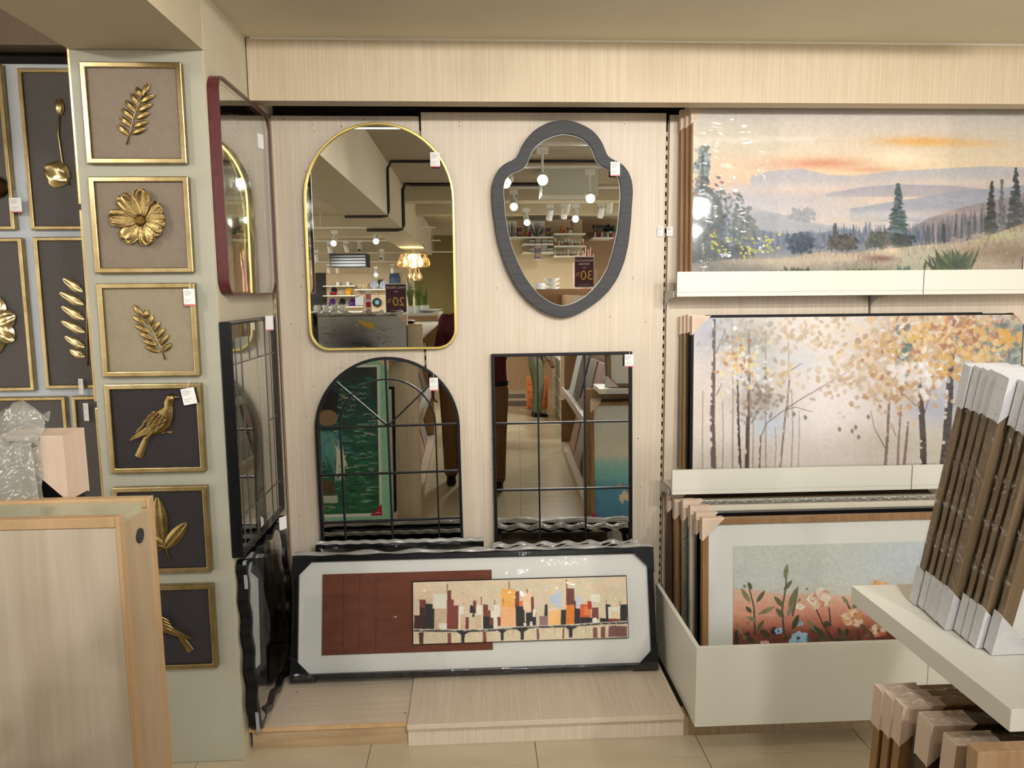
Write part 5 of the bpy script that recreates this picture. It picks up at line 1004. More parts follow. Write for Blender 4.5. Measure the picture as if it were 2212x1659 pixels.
for k in range(160): x = rg.uniform(60, 220); y = rg.gauss(48, 16); cv.line([(x, y), (x+rg.uniform(4, 18), y+rg.uniform(-2, 2))], 1.6, .6, rg.choice([(70, 64, 70), (150, 148, 146), (56, 52, 58), (120, 112, 112)]), .5)
for (x, y, r) in ((158, 14, 7), (168, 20, 9), (178, 24, 10), (164, 82, 12), (150, 22, 4)): cv.blob(x, y, r, r*.7, (214, 176, 66), .95, .3, 9, .25)
cv.grain(8, 40, 3); cv.build('painting', w/2-0.004, -w/2+0.004, 0.004, h-0.004, -0.0355, t, art_m)
film_sheet(t, -w/2, w/2, 0.0, h, -0.037, film, amp=0.002, n=20, seed=51)
rs = np.random.RandomState(3); ph = rs.rand(8)*6
def wrapfn(u, v):
    x = -w/2+0.022+(w-0.022)*u; d = 0.022*(math.sin(23*u+ph[0])*math.sin(9*v+ph[1])+0.7*math.sin(41*u-7*v+ph[2])+0.5*math.sin(57*u+19*v+ph[3]))
    ang = (0.5+0.5*v)*PI; r = 0.034+0.5*abs(d)
    return (x, -0.0175-r*math.cos(ang)*0.95+0.002, h-0.02+r*0.9*math.sin(ang)+0.5*d if v < 1 else h-0.10)
MB().sheet(wrapfn, 70, 14).build('bubble_wrap', bubble, t, smooth=True)
MB().sheet(lambda u, v: (-w/2+0.022+(w-0.022)*u, 0.006+0.012*abs(math.sin(31*u+5*v+ph[4])*math.sin(17*v+ph[5]))+0.004, h-0.2+0.205*v), 60, 20).build('bubble_wrap', bubble, t, smooth=True)
corner_cap(t, -w/2, h, 1, -1, 0.08, -0.036, 0.006, cardb, 0.003)
# ================================================================== near right: display end with leaning frames
SX, SYF, SYB, SZ = 0.742, 1.37, 0.93, 1.06
t = thing('display_end', 'tan board end of the aisle display carrying a white shelf, right foreground', 'display stand', (1.25, 1.0, 0), local=False)
bx('end_panel', wood_tan, 0.672, 1.75, 0.895, 0.917, 0.0, 1.022, t, 0.001); bx('back_panel', wood_tan, 0.90, 1.75, 0.897, 0.915, 1.0225, 1.80, t, 0.001)
bx('shelf', white_lac, SX, 1.72, SYB, SYF, SZ-0.034, SZ, t, 0.001); bx('base', wood_y, 0.69, 1.72, SYB-0.005, 1.40, 0.0, 0.072, t, 0.001)

MB().box(SX+0.05, 1.70, SYF+0.0005, SYF+0.004, SZ-0.032, SZ-0.004).build('price_strip', mat('clear_strip', (196, 198, 200), 0.25), t)
def edge_frame(label, xl, yb, z0, w, h, d, lean, fm, capm, caps, group, art=None, fw=0.022):
    t = thing('framed_print', label, 'picture', (xl+w/2, yb, z0), (-math.radians(lean), 0, PI), group)
    rect_frame(t, -w/2, w/2, 0, h, fw, -d, 0, fm, bevel=0.0012)
    MB().box(-w/2+fw*.9, w/2-fw*.9, -d*.5, -d*.2, fw*.9, h-fw*.9).build('print_sheet', white_mat if art is None else art, t)
    for (sx_, top) in caps: corner_cap(t, sx_*w/2, h if top else 0, -sx_, -1 if top else 1, 0.075, -d, 0, capm, 0.003)
    return t
ords = ['first', 'second', 'third', 'fourth', 'fifth', 'sixth', 'seventh', 'eighth', 'ninth']
ysp = 1.292
for k, (d, hh, xo) in enumerate(((0.022, 0.462, 0.0), (0.020, 0.462, 0.002), (0.022, 0.46, 0.0), (0.022, 0.46, -0.004), (0.030, 0.455, -0.008), (0.020, 0.45, 0.004), (0.020, 0.445, 0.002), (0.022, 0.44, 0.0), (0.022, 0.44, 0.01))):
    lab = 'taupe frame with white foam corners on the near white shelf, %s from the wall' % ords[k]
    f = edge_frame(lab, 0.812+xo, ysp-d, SZ+0.005, 0.50, hh, d-0.009, 13.5, wood_grey, white_foam, ((1, False), (1, True), (-1, True)), 'taupe frames leaning on the white shelf')
    if k < 3: red_corner(f, 0.25-0.004, 0.004, -1, -(d-0.009)-0.0005, 0.07)
    film_sheet(f, -0.25, 0.25, 0.0, hh, -(d-0.009)-0.003, film, amp=0.001, n=10, seed=60+k)
    MB().sheet(lambda u, v, d=d, hh=hh: (0.2515+0.0018*math.sin(v*37+u*3), -(d-0.009)*u, 0.002+hh*0.99*v), 3, 40).build('side_film', film_c, f, smooth=True)
    ysp -= d+0.0015
# low frames with cardboard corners, standing on the base
lows = [(0.700, 1.262, 0.872, 0.020, 'front of the low row'), (0.703, 1.236, 0.874, 0.020, 'second of the low row'), (0.706, 1.210, 0.876, 0.020, 'third of the low row'), (0.716, 1.150, 0.880, 0.030, 'fourth of the low row'), (0.722, 1.098, 0.880, 0.026, 'fifth of the low row'), (0.735, 1.060, 0.870, 0.022, 'rearmost of the low row')]
for k, (xl, yb2, hh, d, s_) in enumerate(lows):
    f = edge_frame('brown frame with pink cardboard corners under the white shelf, '+s_, xl, yb2-0.03, 0.078, 0.95, hh, d, 4.0, wood_frame if k < 3 else wood_dark, cardb, ((1, True), (-1, True)), 'brown frames standing under the white shelf')
    if k == 0:
        cv = Canvas(200, 170, None, (214, 214, 206)); cv.vgrad([(0, (210, 212, 208)), (.42, (214, 212, 198)), (.5, (150, 200, 192)), (.62, (120, 184, 190)), (.7, (86, 150, 184)), (1, (70, 130, 170))])
        rg = random.Random(8)
        for i in range(50): cv.blob(70+rg.gauss(0, 16), 126+rg.gauss(0, 5), rg.uniform(3, 8), rg.uniform(2, 5), rg.choice([(196, 166, 136), (150, 106, 78), (226, 210, 186), (110, 80, 62)]), .9, rg.uniform(0, 3))
        cv.grain(5, 40, 2); cv.build('painting', 0.475-0.02, -0.475+0.02, 0.02, hh-0.02, -d*0.5-0.001, f, art_m)
    if k in (0, 2): red_corner(f, 0.475, 0.002, -1, -d-0.001, 0.10)
    MB().sheet(lambda u, v, hh=hh, d=d: (0.475-0.18*u, 0.001-(d+0.002)*v, hh+0.0045+0.001*math.sin(u*40)), 20, 3).build('top_film', film_c, f, smooth=True)
# ================================================================== track spotlights
lens_on = mat('lit_lens', (255, 252, 245), 0.5, emit=((255, 248, 236), 45.0)); lens_off = mat('dark_lens', (60, 60, 60), 0.3)
tracks = {}
def track(y, x0, x1, z, n):
    o = MB().box(x0, x1, y-0.018, y+0.018, z, z+0.022).build('light_track', white_pl)
    tag(o, n, 'light track', 'ceiling light tracks')
    for x in np.arange(x0+0.25, x1, 1.3):
        g = MB().tube([(x, y, z+0.022), (x, y, 2.94)], 0.004, 6).build('suspension_rod', white_pl, None, loc=ORG[o]); g.parent = o; g.location = (0, 0, 0)
    return o
def spot(p, target, power, label, on=True, size=1.35, L=0.16, r=0.042, track_z=None):
    p = Vector(p); d = (Vector(target)-p).normalized()
    t = thing('track_spotlight', label, 'spotlight', tuple(p), group='track spotlights', local=True)
    M = d.to_track_quat('Z', 'Y').to_matrix()
    MB().lathe([(r*0.55, -L), (r*0.92, -L*0.94), (r, -0.004), (r, 0.0), (r*0.9, 0.0), (r*0.86, -0.012)], n=18, M=M, caps=True).build('housing', white_pl, t, smooth=0.6)
    MB().lathe([(r*0.87, -0.010), (r*0.3, -0.009)], n=18, M=M).build('lens', lens_on if on else lens_off, t)
    zz = (track_z if track_z else p.z+0.2)-p.z; c = M @ Vector((0, 0, -L*0.5))
    MB().tube([tuple(c), (c.x, c.y, zz-0.05)], 0.010, 8).build('stem', white_pl, t)
    MB().box(c.x-0.05, c.x+0.05, c.y-0.018, c.y+0.018, zz-0.055, zz).build('adapter', white_pl, t, bevel=0.003)
    if on and power:
        l = bpy.data.lights.new('spot_light', 'SPOT'); l.energy = power; l.spot_size = size; l.spot_blend = 0.6; l.color = (1.0, 0.972, 0.93); l.shadow_soft_size = r
        lo = bpy.data.objects.new('spot_light', l); link(lo); lo.parent = t; lo.rotation_euler = (-d).to_track_quat('Z', 'Y').to_euler(); lo.location = d*0.02
    return t
keys = [((1172, 388), -0.05, (0.35, 3.1, 1.35), 'bright spotlight above the camera reflected in the top of the shield mirror', 1.0),
        ((1093, 394), -0.05, (-0.55, 3.1, 1.3), 'spotlight reflected at the left shoulder of the shield mirror', 0.75),
        ((1275, 428), -1.2, (0.9, 3.1, 1.0), 'glaring spotlight reflected at the right of the shield mirror', 1.0)]
for (uv, y, tg_, lab, k) in keys:
    p = mir(uv[0], uv[1], y); spot(p, tg_, KEY_POWER*k, lab, track_z=2.86)
spot((1.45, -0.05, 2.62), (1.75, 3.1, 1.6), KEY_POWER*0.62, 'spotlight over the aisle aimed at the sunset landscape', track_z=2.86)
spot((1.9, -0.05, 2.62), (1.9, 3.1, 0.8), KEY_POWER*0.9, 'spotlight over the aisle aimed at the birch painting', track_z=2.86)
spot((2.2, -1.2, 2.6), (1.0, 3.0, 0.9), KEY_POWER*0.8, 'spotlight on the rear track aimed across at the white bin', track_z=2.86)
spot((-2.3, 0.6, 2.62), (-2.0, 3.4, 1.7), KEY_POWER*0.9, 'spotlight left of the beam aimed at the cool white wall', track_z=2.86).name = 'track_spotlight'
track(-0.05, 0.05, 2.6, 2.86, 'nearest white light track above the camera'); track(-1.2, 0.3, 3.0, 2.86, 'second white light track behind the camera'); track(0.6, -3.0, -1.5, 2.86, 'white light track left of the beam')
store = [((1110, 445), -2.6, 1), ((1222, 460), -3.4, 1), ((1218, 471), -4.0, 1), ((1243, 471), -4.0, 1), ((1296, 469), -4.0, 1), ((1315, 458), -3.4, 1), ((1138, 479), -4.6, 1), ((1186, 474), -4.0, 0),
         ((812, 520), -6.0, 1), ((721, 524), -6.0, 1), ((714, 545), -8.0, 1), ((750, 543), -8.0, 1), ((776, 541), -8.0, 0), ((720, 567), -10.0, 1), ((765, 577), -10.6, 1), ((823, 559), -9.0, 0), ((736, 573), -10.0, 0), ((684, 562), -9.0, 0), ((676, 585), -12.0, 1), ((710, 588), -12.0, 1), ((729, 588), -12.0, 0), ((812, 593), -12.4, 1), ((848, 588), -12.0, 1)]
rank = {}
for gset in ([k for k in range(len(store)) if store[k][0][0] > 1020], [k for k in range(len(store)) if store[k][0][0] <= 1020]):
    for i, k in enumerate(sorted(gset, key=lambda k: store[k][0])): rank[k] = i
for k, (uv, y, onf) in enumerate(store):
    p = mir(uv[0], uv[1], y); tz = min(2.9, p[2]+0.2)
    tgt = (p[0]*0.85, y+2.2, 1.0) if k in (0, 8) else (p[0]+random.uniform(-.3, .3), y-1.2 if k % 3 else y+1.6, 0.9)
    spot(p, tgt, STORE_POWER if onf and k % 2 == 0 else (STORE_POWER*0.7 if onf else 0), '%s spotlight, %s from the left in the %s mirror' % ('lit' if onf else 'unlit', ORD[rank[k]], 'shield' if uv[0] > 1020 else 'gold arch'), bool(onf), 1.9, track_z=tz)
for y, x0, x1, u, v in ((-2.6, 0.2, 4, 1110, 445), (-3.4, 0.3, 4.5, 1222, 460), (-4.0, 0.3, 4.5, 1218, 471), (-6.0, -4, -0.6, 812, 520), (-8.0, -4.5, -0.6, 714, 545), (-10.0, -5, -0.3, 720, 567), (-12.0, -5, 0.2, 676, 585)):
    z = min(2.9, mir(u, v, y)[2]+0.2); track(y, x0, x1, z, 'white light track, %s of those deeper in the shop' % ORD[int({-2.6: 0, -3.4: 1, -4.0: 2, -6.0: 3, -8.0: 4, -10.0: 5, -12.0: 6}[y])])
# conduits wrapped around the beam
dark_cab = mat('dark_cable', (58, 52, 46), 0.7)
for y, lab in ((-1.22, 'dark conduit looping down the beam side, nearer of two'), (-2.76, 'thick dark cable bundle looping under the beam, farther of two')):
    r = 0.014 if y > -2 else 0.02
    tag(MB().tube([(1.4, y, 2.94-r), (-0.7, y, 2.94-r), (-0.79, y, 2.925), (-0.838+r, y, 2.86), (-0.838+r, y, 2.45), (-0.845, y, 2.407-r*0.4), (-0.90, y, 2.407-r), (-1.26, y, 2.407-r)], r, 8).build('ceiling_conduit', dark_cab, smooth=True), lab, 'conduit')
# ================================================================== aisle displays behind the end boards
def box_thing(name, label, cat, m, x0, x1, y0, y1, z0, z1, group=None, bevel=0.002): return tag(bx(name, m, x0, x1, y0, y1, z0, z1, None, bevel), label, cat, group)
t = thing('aisle_display', 'tan double shelf aisle display on the left of the aisle behind the end board', 'display stand', (-0.7, -0.9, 0), local=False)
bx('spine', wood_tan, -0.66, -0.63, -2.4, 0.34, 0, 1.28, t); bx('low_spine', wood_tan, -0.66, -0.63, 0.3405, BYN-0.004, 0, 1.0, t); bx('top_board', white_lac, -1.02, BXR-0.02, -2.4, 0.34, 1.2805, 1.305, t, 0.002); bx('base', wood_y, -0.95, BXR-0.015, -2.4, BYN-0.004, 0.0, 0.10, t); bx('shelf', white_lac, -0.628, BXR-0.03, -2.38, BYN-0.01, 0.66, 0.685, t); bx('shelf_lip', white_lac, BXR-0.0295, BXR-0.015, -2.38, BYN-0.01, 0.645, 0.72, t)
bx('divider', wood_tan, -0.95, BXR-0.02, -2.424, -2.4005, 0.0, 1.33, t)
t = thing('aisle_display', 'tan double shelf aisle display on the right of the aisle behind the end panel', 'display stand', (0.95, -0.8, 0), local=False)
bx('spine', wood_tan, 1.04, 1.07, -2.4, 0.892, 0, 1.6, t); bx('base', wood_y, 0.70, 1.039, -2.4, 0.892, 0.0, 0.10, t); bx('shelf', white_lac, 0.72, 1.039, -2.38, 0.888, 0.70, 0.725, t); bx('shelf_lip', white_lac, 0.705, 0.7195, -2.38, 0.888, 0.685, 0.76, t); bx('divider', wood_tan, 0.74, 1.9, -2.424, -2.4005, 0.0, 1.67, t); bx('divider_base', wood_tan, 0.70, 0.7395, -2.424, -2.4005, 0.0, 0.6, t)
def slanted(label, side, xb, yc, z0, w, h, m, group):
    t = thing('canvas_print', label, 'canvas', (xb, yc, z0), (-math.radians(13), 0, PI/2 if side > 0 else -PI/2), group)
    MB().box(-w/2, w/2, -0.03, 0, 0, h).build('canvas_wrap', m, t, bevel=0.001)
    for s in (-1, 1): corner_cap(t, s*w/2, 0, -s, 1, 0.06, -0.03, 0, white_foam)
    return t
cm = [mat('pink_teal_abstract', (196, 140, 128), 0.6, col2=(96, 150, 136), vscale=(6, 6, 4)), mat('brown_canvas_edge', (104, 82, 64), 0.7, var=0.15), mat('pale_print', (206, 206, 204), 0.6, var=0.1), mat('rose_abstract', (176, 112, 106), 0.6, col2=(206, 180, 160), vscale=(5, 5, 5))]
for k in range(4):
    slanted('slanted canvas print on the right aisle shelf, %s from the camera' % ('nearest', 'second', 'third', 'farthest')[k], -1, 0.80, 0.40-0.72*k, 0.102, 0.62, 0.50, cm[k % 4], 'canvases on the right aisle base')
    slanted('slanted canvas print on the upper right aisle shelf, %s from the camera' % ('nearest', 'second', 'third', 'farthest')[k], -1, 0.80, 0.40-0.72*k, 0.728, 0.60, 0.46, cm[(k+3) % 4], 'canvases on the right aisle shelf')
    slanted('slanted canvas print on the left aisle base, %s from the camera' % ('nearest', 'second', 'third', 'farthest')[k], 1, -0.49, 0.40-0.72*k, 0.102, 0.62, 0.48, cm[(k+1) % 4], 'canvases on the left aisle base')
    slanted('slanted canvas print on the left aisle shelf, %s from the camera' % ('nearest', 'second', 'third', 'farthest')[k], 1, -0.49, 0.40-0.72*k, 0.688, 0.60, 0.40, cm[(k+2) % 4], 'canvases on the left aisle shelf')
# ---- lettering
def lettering(par, txt, size, x, y, z, m, name='lettering', align='CENTER', rot=(PI/2, 0, 0), scale=(1, 1, 1)):
    cu = bpy.data.curves.new(name, 'FONT'); cu.body = txt; cu.size = size; cu.align_x = align; cu.align_y = 'CENTER'; cu.extrude = 0.0004
    tmp = bpy.data.objects.new(name, cu); link(tmp); me = bpy.data.meshes.new_from_object(tmp.evaluated_get(bpy.context.evaluated_depsgraph_get()))
    bpy.data.objects.remove(tmp); me.materials.clear(); me.materials.append(m); o = bpy.data.objects.new(name, me); link(o); o.parent = par; o.location = (x, y, z); o.rotation_euler = rot; o.scale = scale; ORG[o] = (0, 0, 0)
    return o
sign_m = mat('plum_sign', (78, 36, 50), 0.4); gold_ink = mat('gold_ink', (206, 168, 84), 0.5)
def sale_sign(label, c, w, h, y, lines, big, pct, loc_z=0.0):
    """sign facing the mirrors (+y)"""
    t = thing('sale_sign', label, 'sign', (c[0], y, c[2]-h/2), (0, 0, PI), group='plum sale signs')
    MB().box(-w/2, w/2, -0.004, 0.004, 0, h).build('holder', white_pl, t); MB().box(-w/2+w*.03, w/2-w*.03, -0.006, -0.0042, h*.03, h*.97).build('sheet', sign_m, t)
    z = h*0.86
    for s_, k in lines: lettering(t, s_, h*k, 0, -0.0066, z, paper); z -= h*k*1.35
    lettering(t, big, h*0.42, -w*0.12, -0.0066, h*0.38, gold_ink); lettering(t, pct, h*0.19, w*0.33, -0.0066, h*0.42, gold_ink)
    MB().box(-w*.3, w*.3, -0.0064, -0.006, h*.09, h*.105).build('small_print', grey_ink, t)
    MB().box(-w*.3, w*.3, -0.03, 0.03, -0.003, 0.0).build('foot', white_pl, t)
    return t
p = mir(856, 661, -1.65); sale_sign('plum wall decor sale sign reading 20% on the left aisle display', (p[0], 0, 1.425+0.1575), 0.225, 0.315, -1.65, (('WALL DÉCOR', 0.098), ('FLAT', 0.06)), '20', '%')
box_thing('sign_block', 'white block raising the wall decor sale sign on the left display', 'display block', white_lac, p[0]-0.08, p[0]+0.08, -1.71, -1.59, 1.3055, 1.4215)
p = mir(1265, 587, -2.30); sale_sign('plum painting play texture sale sign reading 30% on the right aisle display', (p[0], 0, 1.68+0.185), 0.235, 0.365, -2.41, (('PAINTING PLAY', 0.08), ('TEXTURE', 0.085), ('FLAT', 0.05)), '30', '%')
# goods on top of the left display
def lathe_thing(name, label, cat, m, c, prof, group, n=16): return tag(MB().lathe(prof, (c[0], c[1], c[2]), n).build(name, m, None, smooth=0.7), label, cat, group)
ceram = mat('white_ceramic', (236, 238, 236), 0.2)
def mug(c, label, group, s=1.0):
    t = thing('mug', label, 'mug', tuple(c), (0, 0, random.uniform(0, 6)), group)
    MB().lathe([(0.028*s, 0), (0.04*s, 0.004*s), (0.042*s, 0.09*s), (0.039*s, 0.09*s), (0.036*s, 0.01*s)], n=16).build('cup', ceram, t, smooth=0.7)
    MB().tube([(0.04*s, 0, 0.075*s), (0.065*s, 0, 0.07*s), (0.07*s, 0, 0.045*s), (0.06*s, 0, 0.022*s), (0.041*s, 0, 0.02*s)], 0.005*s, 6).build('handle', ceram, t, smooth=True)
    return t
TZ = 1.3055
# far counters (white and tan islands) seen in the gold mirror
def island(label, x0, x1, y0, y1, z, m, top):
    t = thing('display_island', label, 'counter', ((x0+x1)/2, (y0+y1)/2, 0), local=False); bx('body', m, x0+0.02, x1-0.02, y0+0.02, y1-0.02, 0, z-0.03, t, 0.002); bx('top_board', top, x0, x1, y0, y1, z-0.0295, z, t, 0.002); return t
a = mir(680, 676, -3.4); z1i = mir(750, 675, -3.4)[2]
island('white display island with mugs, reflected low in the gold arch mirror', -3.1, -1.35, -4.2, -3.4, z1i, white_lac, white_lac)
for k, u in enumerate((703, 717, 686, 735)):
    p = mir(u, 670, -3.6); mug((p[0], -3.6-0.16*(k % 2), z1i+0.001), 'white mug on the white display island, number %s placed' % ORD[k] if 0 else ('white mug on the white island, ' + ('third from the left', 'rightmost but one', 'leftmost', 'rightmost')[k]), 'mugs on the white island', 1.05)
b2 = mir(870, 683, -2.9); z2i = mir(870, 677, -2.9)[2]
island('tan display island with white top and plates, left of the aisle', -1.15, -0.42, -3.9, -2.75, z2i, wood_tan, white_lac)
for k in range(2):
    lathe_thing('serving_plate', 'white serving plate on the tan display island, %s' % ('nearer' if k else 'farther'), 'plate', ceram, (-0.55-0.02*k, -3.2-0.45*(1-k), z2i+0.001), [(0.05, 0), (0.15, 0.03), (0.152, 0.033), (0.05, 0.006)], 'plates on the tan island', 24)
grassm = mat('grass_blade', (128, 150, 74), 0.6, col2=(96, 120, 56), vscale=(30, 30, 10))
def grass_plant(c, h, n, label):
    t = thing('potted_grass', label, 'plant', tuple(c)); MB().lathe([(0.045, 0), (0.055, 0.09), (0.05, 0.09), (0.04, 0.07)], n=14).build('pot', ceram, t, smooth=0.7)
    for k in range(n):
        a = random.uniform(0, 6.28); l = h*random.uniform(.6, 1); sp = random.uniform(.05, .35)*l; r0 = random.uniform(0, 0.03); pts = [(math.cos(a)*(r0+sp*f*f), math.sin(a)*(r0+sp*f*f), 0.07+l*f) for f in (0, .35, .7, 1)]
        MB().tube(pts, [0.005, 0.006, 0.004, 0.001], 4).build('blade', grassm, t)
for k, (u, hh) in enumerate(((888, 0.46), (902, 0.34), (914, 0.26))):
    p = mir(u, 677, -2.95); grass_plant((p[0], -2.95-0.2*k, z2i+0.001), hh, 22, 'spiky green grass plant on the tan island, %s' % ('tallest', 'middle', 'shortest')[k])
# small things on the left display top
for k, (u, m_, lab) in enumerate(((713, black_gloss, 'black handheld gadget lying on the left display'), (744, maroon, 'maroon handheld gadget lying on the left display'), (778, grey_mt, 'grey handheld gadget lying on the left display'))):
    p = mir(u, 695, 0.2); o = MB().loft([(-0.07, 0.02, 0.012, 0.016, 0), (-0.03, 0.035, 0.022, 0.024, 0), (0.03, 0.035, 0.024, 0.026, 0), (0.07, 0.02, 0.016, 0.02, 0), (0.085, 0.015, 0.004, 0.006, 0)], 12)
    o.v = [(v[0]+p[0], v[1]+0.2, v[2]+TZ-0.001+0.002) for v in o.v]; tag(o.build('handheld_gadget', m_, None, smooth=True), lab, 'gadget', 'gadgets on the left display')
cb = mat('brown_carton', (172, 122, 82), 0.7, var=0.08); p = mir(766, 686, -0.6)
t = thing('carton', 'open brown carton on the left aisle display', 'box', (p[0], -0.6, TZ)); w = 0.26
for (x0, x1, y0, y1) in ((-w/2, w/2, -0.15, -0.145), (-w/2, w/2, 0.145, 0.15), (-w/2, -w/2+.005, -0.1445, 0.1445), (w/2-.005, w/2, -0.1445, 0.1445)): MB().box(x0, x1, y0, y1, 0.001, 0.12).build('side', cb, t)
MB().box(-w/2+.005, w/2-.005, -0.144, 0.144, 0.001, 0.005).build('bottom', cb, t)
p = mir(796, 660, -0.9)
t = thing('leaflet_stand', 'slim clear leaflet stand with red cards on the left display', 'leaflet stand', (p[0], -0.9, TZ), (0, 0, PI)); MB().box(-0.028, 0.028, -0.004, 0.0, 0, 0.36).build('panel', white_pl, t); MB().box(-0.04, 0.04, -0.04, 0.04, 0, 0.004).build('base', white_pl, t)
for k in range(4): MB().box(-0.022, 0.022, -0.006, -0.0045, 0.05+0.075*k, 0.10+0.075*k).build('card', pink_ink if k % 2 else red_tag, t)
for k in range(5):
    p = mir(812+9*k, 684, -1.0); o = MB().sheet(lambda u, v, k=k: (-0.11+0.22*u, -0.16+0.3*v, 0.012*k+0.003+0.006*math.sin(9*u+k)*math.sin(7*v+k)+0.006), 12, 12); o.v = [(v[0]+p[0]*0+(-0.70), v[1]-1.15, v[2]+TZ) for v in o.v]
    tag(o.build('magazine', [paper, grey_mt, white_mat, black_gloss, paper][k], None, smooth=True), 'glossy leaflet in the pile on the left display, %s from the top' % ('lowest', 'fourth', 'third', 'second', 'first')[k], 'leaflet', 'leaflet pile')
# ================================================================== far wall shelves
FY = -14.0
px_m = (2*3.165-FY)/FPX*1.003
def fshelf(u0, u1, v, label, depth=0.36, m=None):
    a = mir(u0, v, FY+0.14); b = mir(u1, v, FY+0.14); o = bx('wall_shelf', m or white_lac, a[0], b[0], FY-0.28, FY+depth-0.28+0.2, a[2]-0.02, a[2]+0.006)
    tag(o, label, 'shelf', 'far wall shelves'); return a[2]+0.006
G = crop(5.53, 620, 480); Q = crop(5.53, 1030, 440)
def gz(f, *xy): u, v = f(*xy); return mir(u, v, FY)
bx_shop = mat('dark_shop_panel', (52, 50, 48), 0.8)
struct(bx('wall_dark_panel', bx_shop, gz(G, 270, 800)[0]-1.0, gz(G, 445, 800)[0], FY-0.29, FY-0.25, 0.0, gz(G, 300, 605)[2]))
struct(bx('wall_beige_panel', mat('beige_panel', (204, 182, 150), 0.7), gz(G, 447, 800)[0], gz(G, 1545, 800)[0], FY-0.29, FY-0.26, 0.0, gz(G, 500, 612)[2]))
sA = fshelf(*[G(440, 0)[0], G(820, 0)[0], G(0, 762)[1]], 'far white shelf with gift sets'); sB = fshelf(G(815, 0)[0], G(1545, 0)[0], G(0, 803)[1], 'far white shelf with plates and a blue vase'); sC = fshelf(G(440, 0)[0], G(830, 0)[0], G(0, 877)[1], 'far white shelf with the yellow pot'); sD = fshelf(G(440, 0)[0], G(915, 0)[0], G(0, 1010)[1], 'far white shelf with purple pots')
def pot(x, z, r, h, m, label, lidm=None):
    t = thing('cooking_pot', label, 'pot', (x, FY+0.05, z+0.001), group='pots on the far shelves'); MB().lathe([(r*.8, 0), (r, h*.2), (r, h), (r*.94, h), (r*.92, h*.3)], n=18).build('pot_body', m, t, smooth=0.7)
    for s in (-1, 1): MB().tube([(s*r*.98, 0.03, h*.8), (s*r*1.25, 0.02, h*.85), (s*r*1.25, -0.02, h*.85), (s*r*.98, -0.03, h*.8)], 0.009, 6).build('handle', m, t)
    M_ = Matrix.Rotation(math.radians(78), 3, 'X'); MB().lathe([(r*1.0, 0), (r*.98, 0.012), (r*.5, 0.045), (0.02, 0.055)], (0, -0.12, h*0.9+r*.55), 20, M=M_).build('lid', lidm or m, t, smooth=0.7); return t
purple = mat('purple_enamel', (70, 40, 110), 0.3); yel = mat('yellow_enamel', (220, 160, 40), 0.3); redm = mat('cherry_enamel', (140, 30, 40), 0.3); blk = mat('black_enamel', (30, 30, 34), 0.3); teal = mat('teal_print', (90, 160, 170), 0.4)
for (f, x, z, m, lab) in ((535, sD, sD, purple, 'purple pot with upright lid, left on the lowest far shelf'), (655, sD, sD, blk, 'black pot with upright lid, middle of the lowest far shelf'), (775, sD, sD, purple, 'purple pot with upright lid, right on the lowest far shelf'), (735, sC, sC, yel, 'yellow pot with upright lid on the far shelf'), (560, sC, sC, redm, 'cherry pot with dark lid on the far shelf')):
    pot(gz(G, f, 900)[0], z, 0.082, 0.10, m, lab, blk if m is redm else None)
for k, (x, m) in enumerate(((560, wood_tan), (605, paper), (680, wood_tan), (725, paper))): c_ = gz(G, x, 700)[0]; box_thing('gift_box', 'small gift box on the far shelf, %s from the left' % ORD[k], 'box', m, c_-0.045, c_+0.045, FY-0.05, FY+0.05, sA+0.001, sA+0.10, 'gift boxes on the far shelf')
for k, x in enumerate((1045, 1155)):
    c_ = gz(G, x, 755); t = thing('decorated_plate', 'blue and white plate standing on the far shelf, %s of two' % ('left', 'right')[k], 'plate', (c_[0], FY, sB+0.001)); M_ = Matrix.Rotation(math.radians(-80), 3, 'X'); MB().lathe([(0.11, 0.02), (0.105, 0.012), (0.06, 0.0), (0.02, 0.0)], (0, 0.0, 0.112), 24, M=M_).build('plate_body', mat('blue_spotted_ceramic', (226, 230, 238), 0.3, col2=(70, 84, 130), vscale=(40, 40, 40)) if k == 0 else MATS['blue_spotted_ceramic'], t, smooth=0.7)
c_ = gz(G, 1285, 700); t = thing('blue_vase', 'large blue square vase on the far shelf', 'vase', (c_[0], FY, sB+0.001)); MB().lathe([(0.10, 0), (0.13, 0.05), (0.14, 0.3), (0.12, 0.38), (0.13, 0.42), (0.11, 0.42), (0.10, 0.3)], n=8).build('vase_body', mat('blue_glaze', (58, 84, 116), 0.35, col2=(40, 60, 90), vscale=(8, 8, 8)), t)
for k, (x, y) in enumerate(((865, 745), (900, 762), (935, 742))): c_ = gz(G, x, y); tag(MB().ring([(c_[0]+0.05*math.cos(PI/3*i), sB+0.055+(0.035 if k != 1 else 0)+0.05*math.sin(PI/3*i)) for i in range(6)], [(c_[0]+0.042*math.cos(PI/3*i), sB+0.055+(0.035 if k != 1 else 0)+0.042*math.sin(PI/3*i)) for i in range(6)], FY-0.02, FY+0.02).build('hexagon_holder', brass, None), 'gold hexagon candle holder on the far shelf, %s from the left' % ORD[k], 'candle holder', 'hexagon holders')
leafm = mat('dark_leaf', (52, 84, 50), 0.6, col2=(36, 60, 38), vscale=(20, 20, 20))
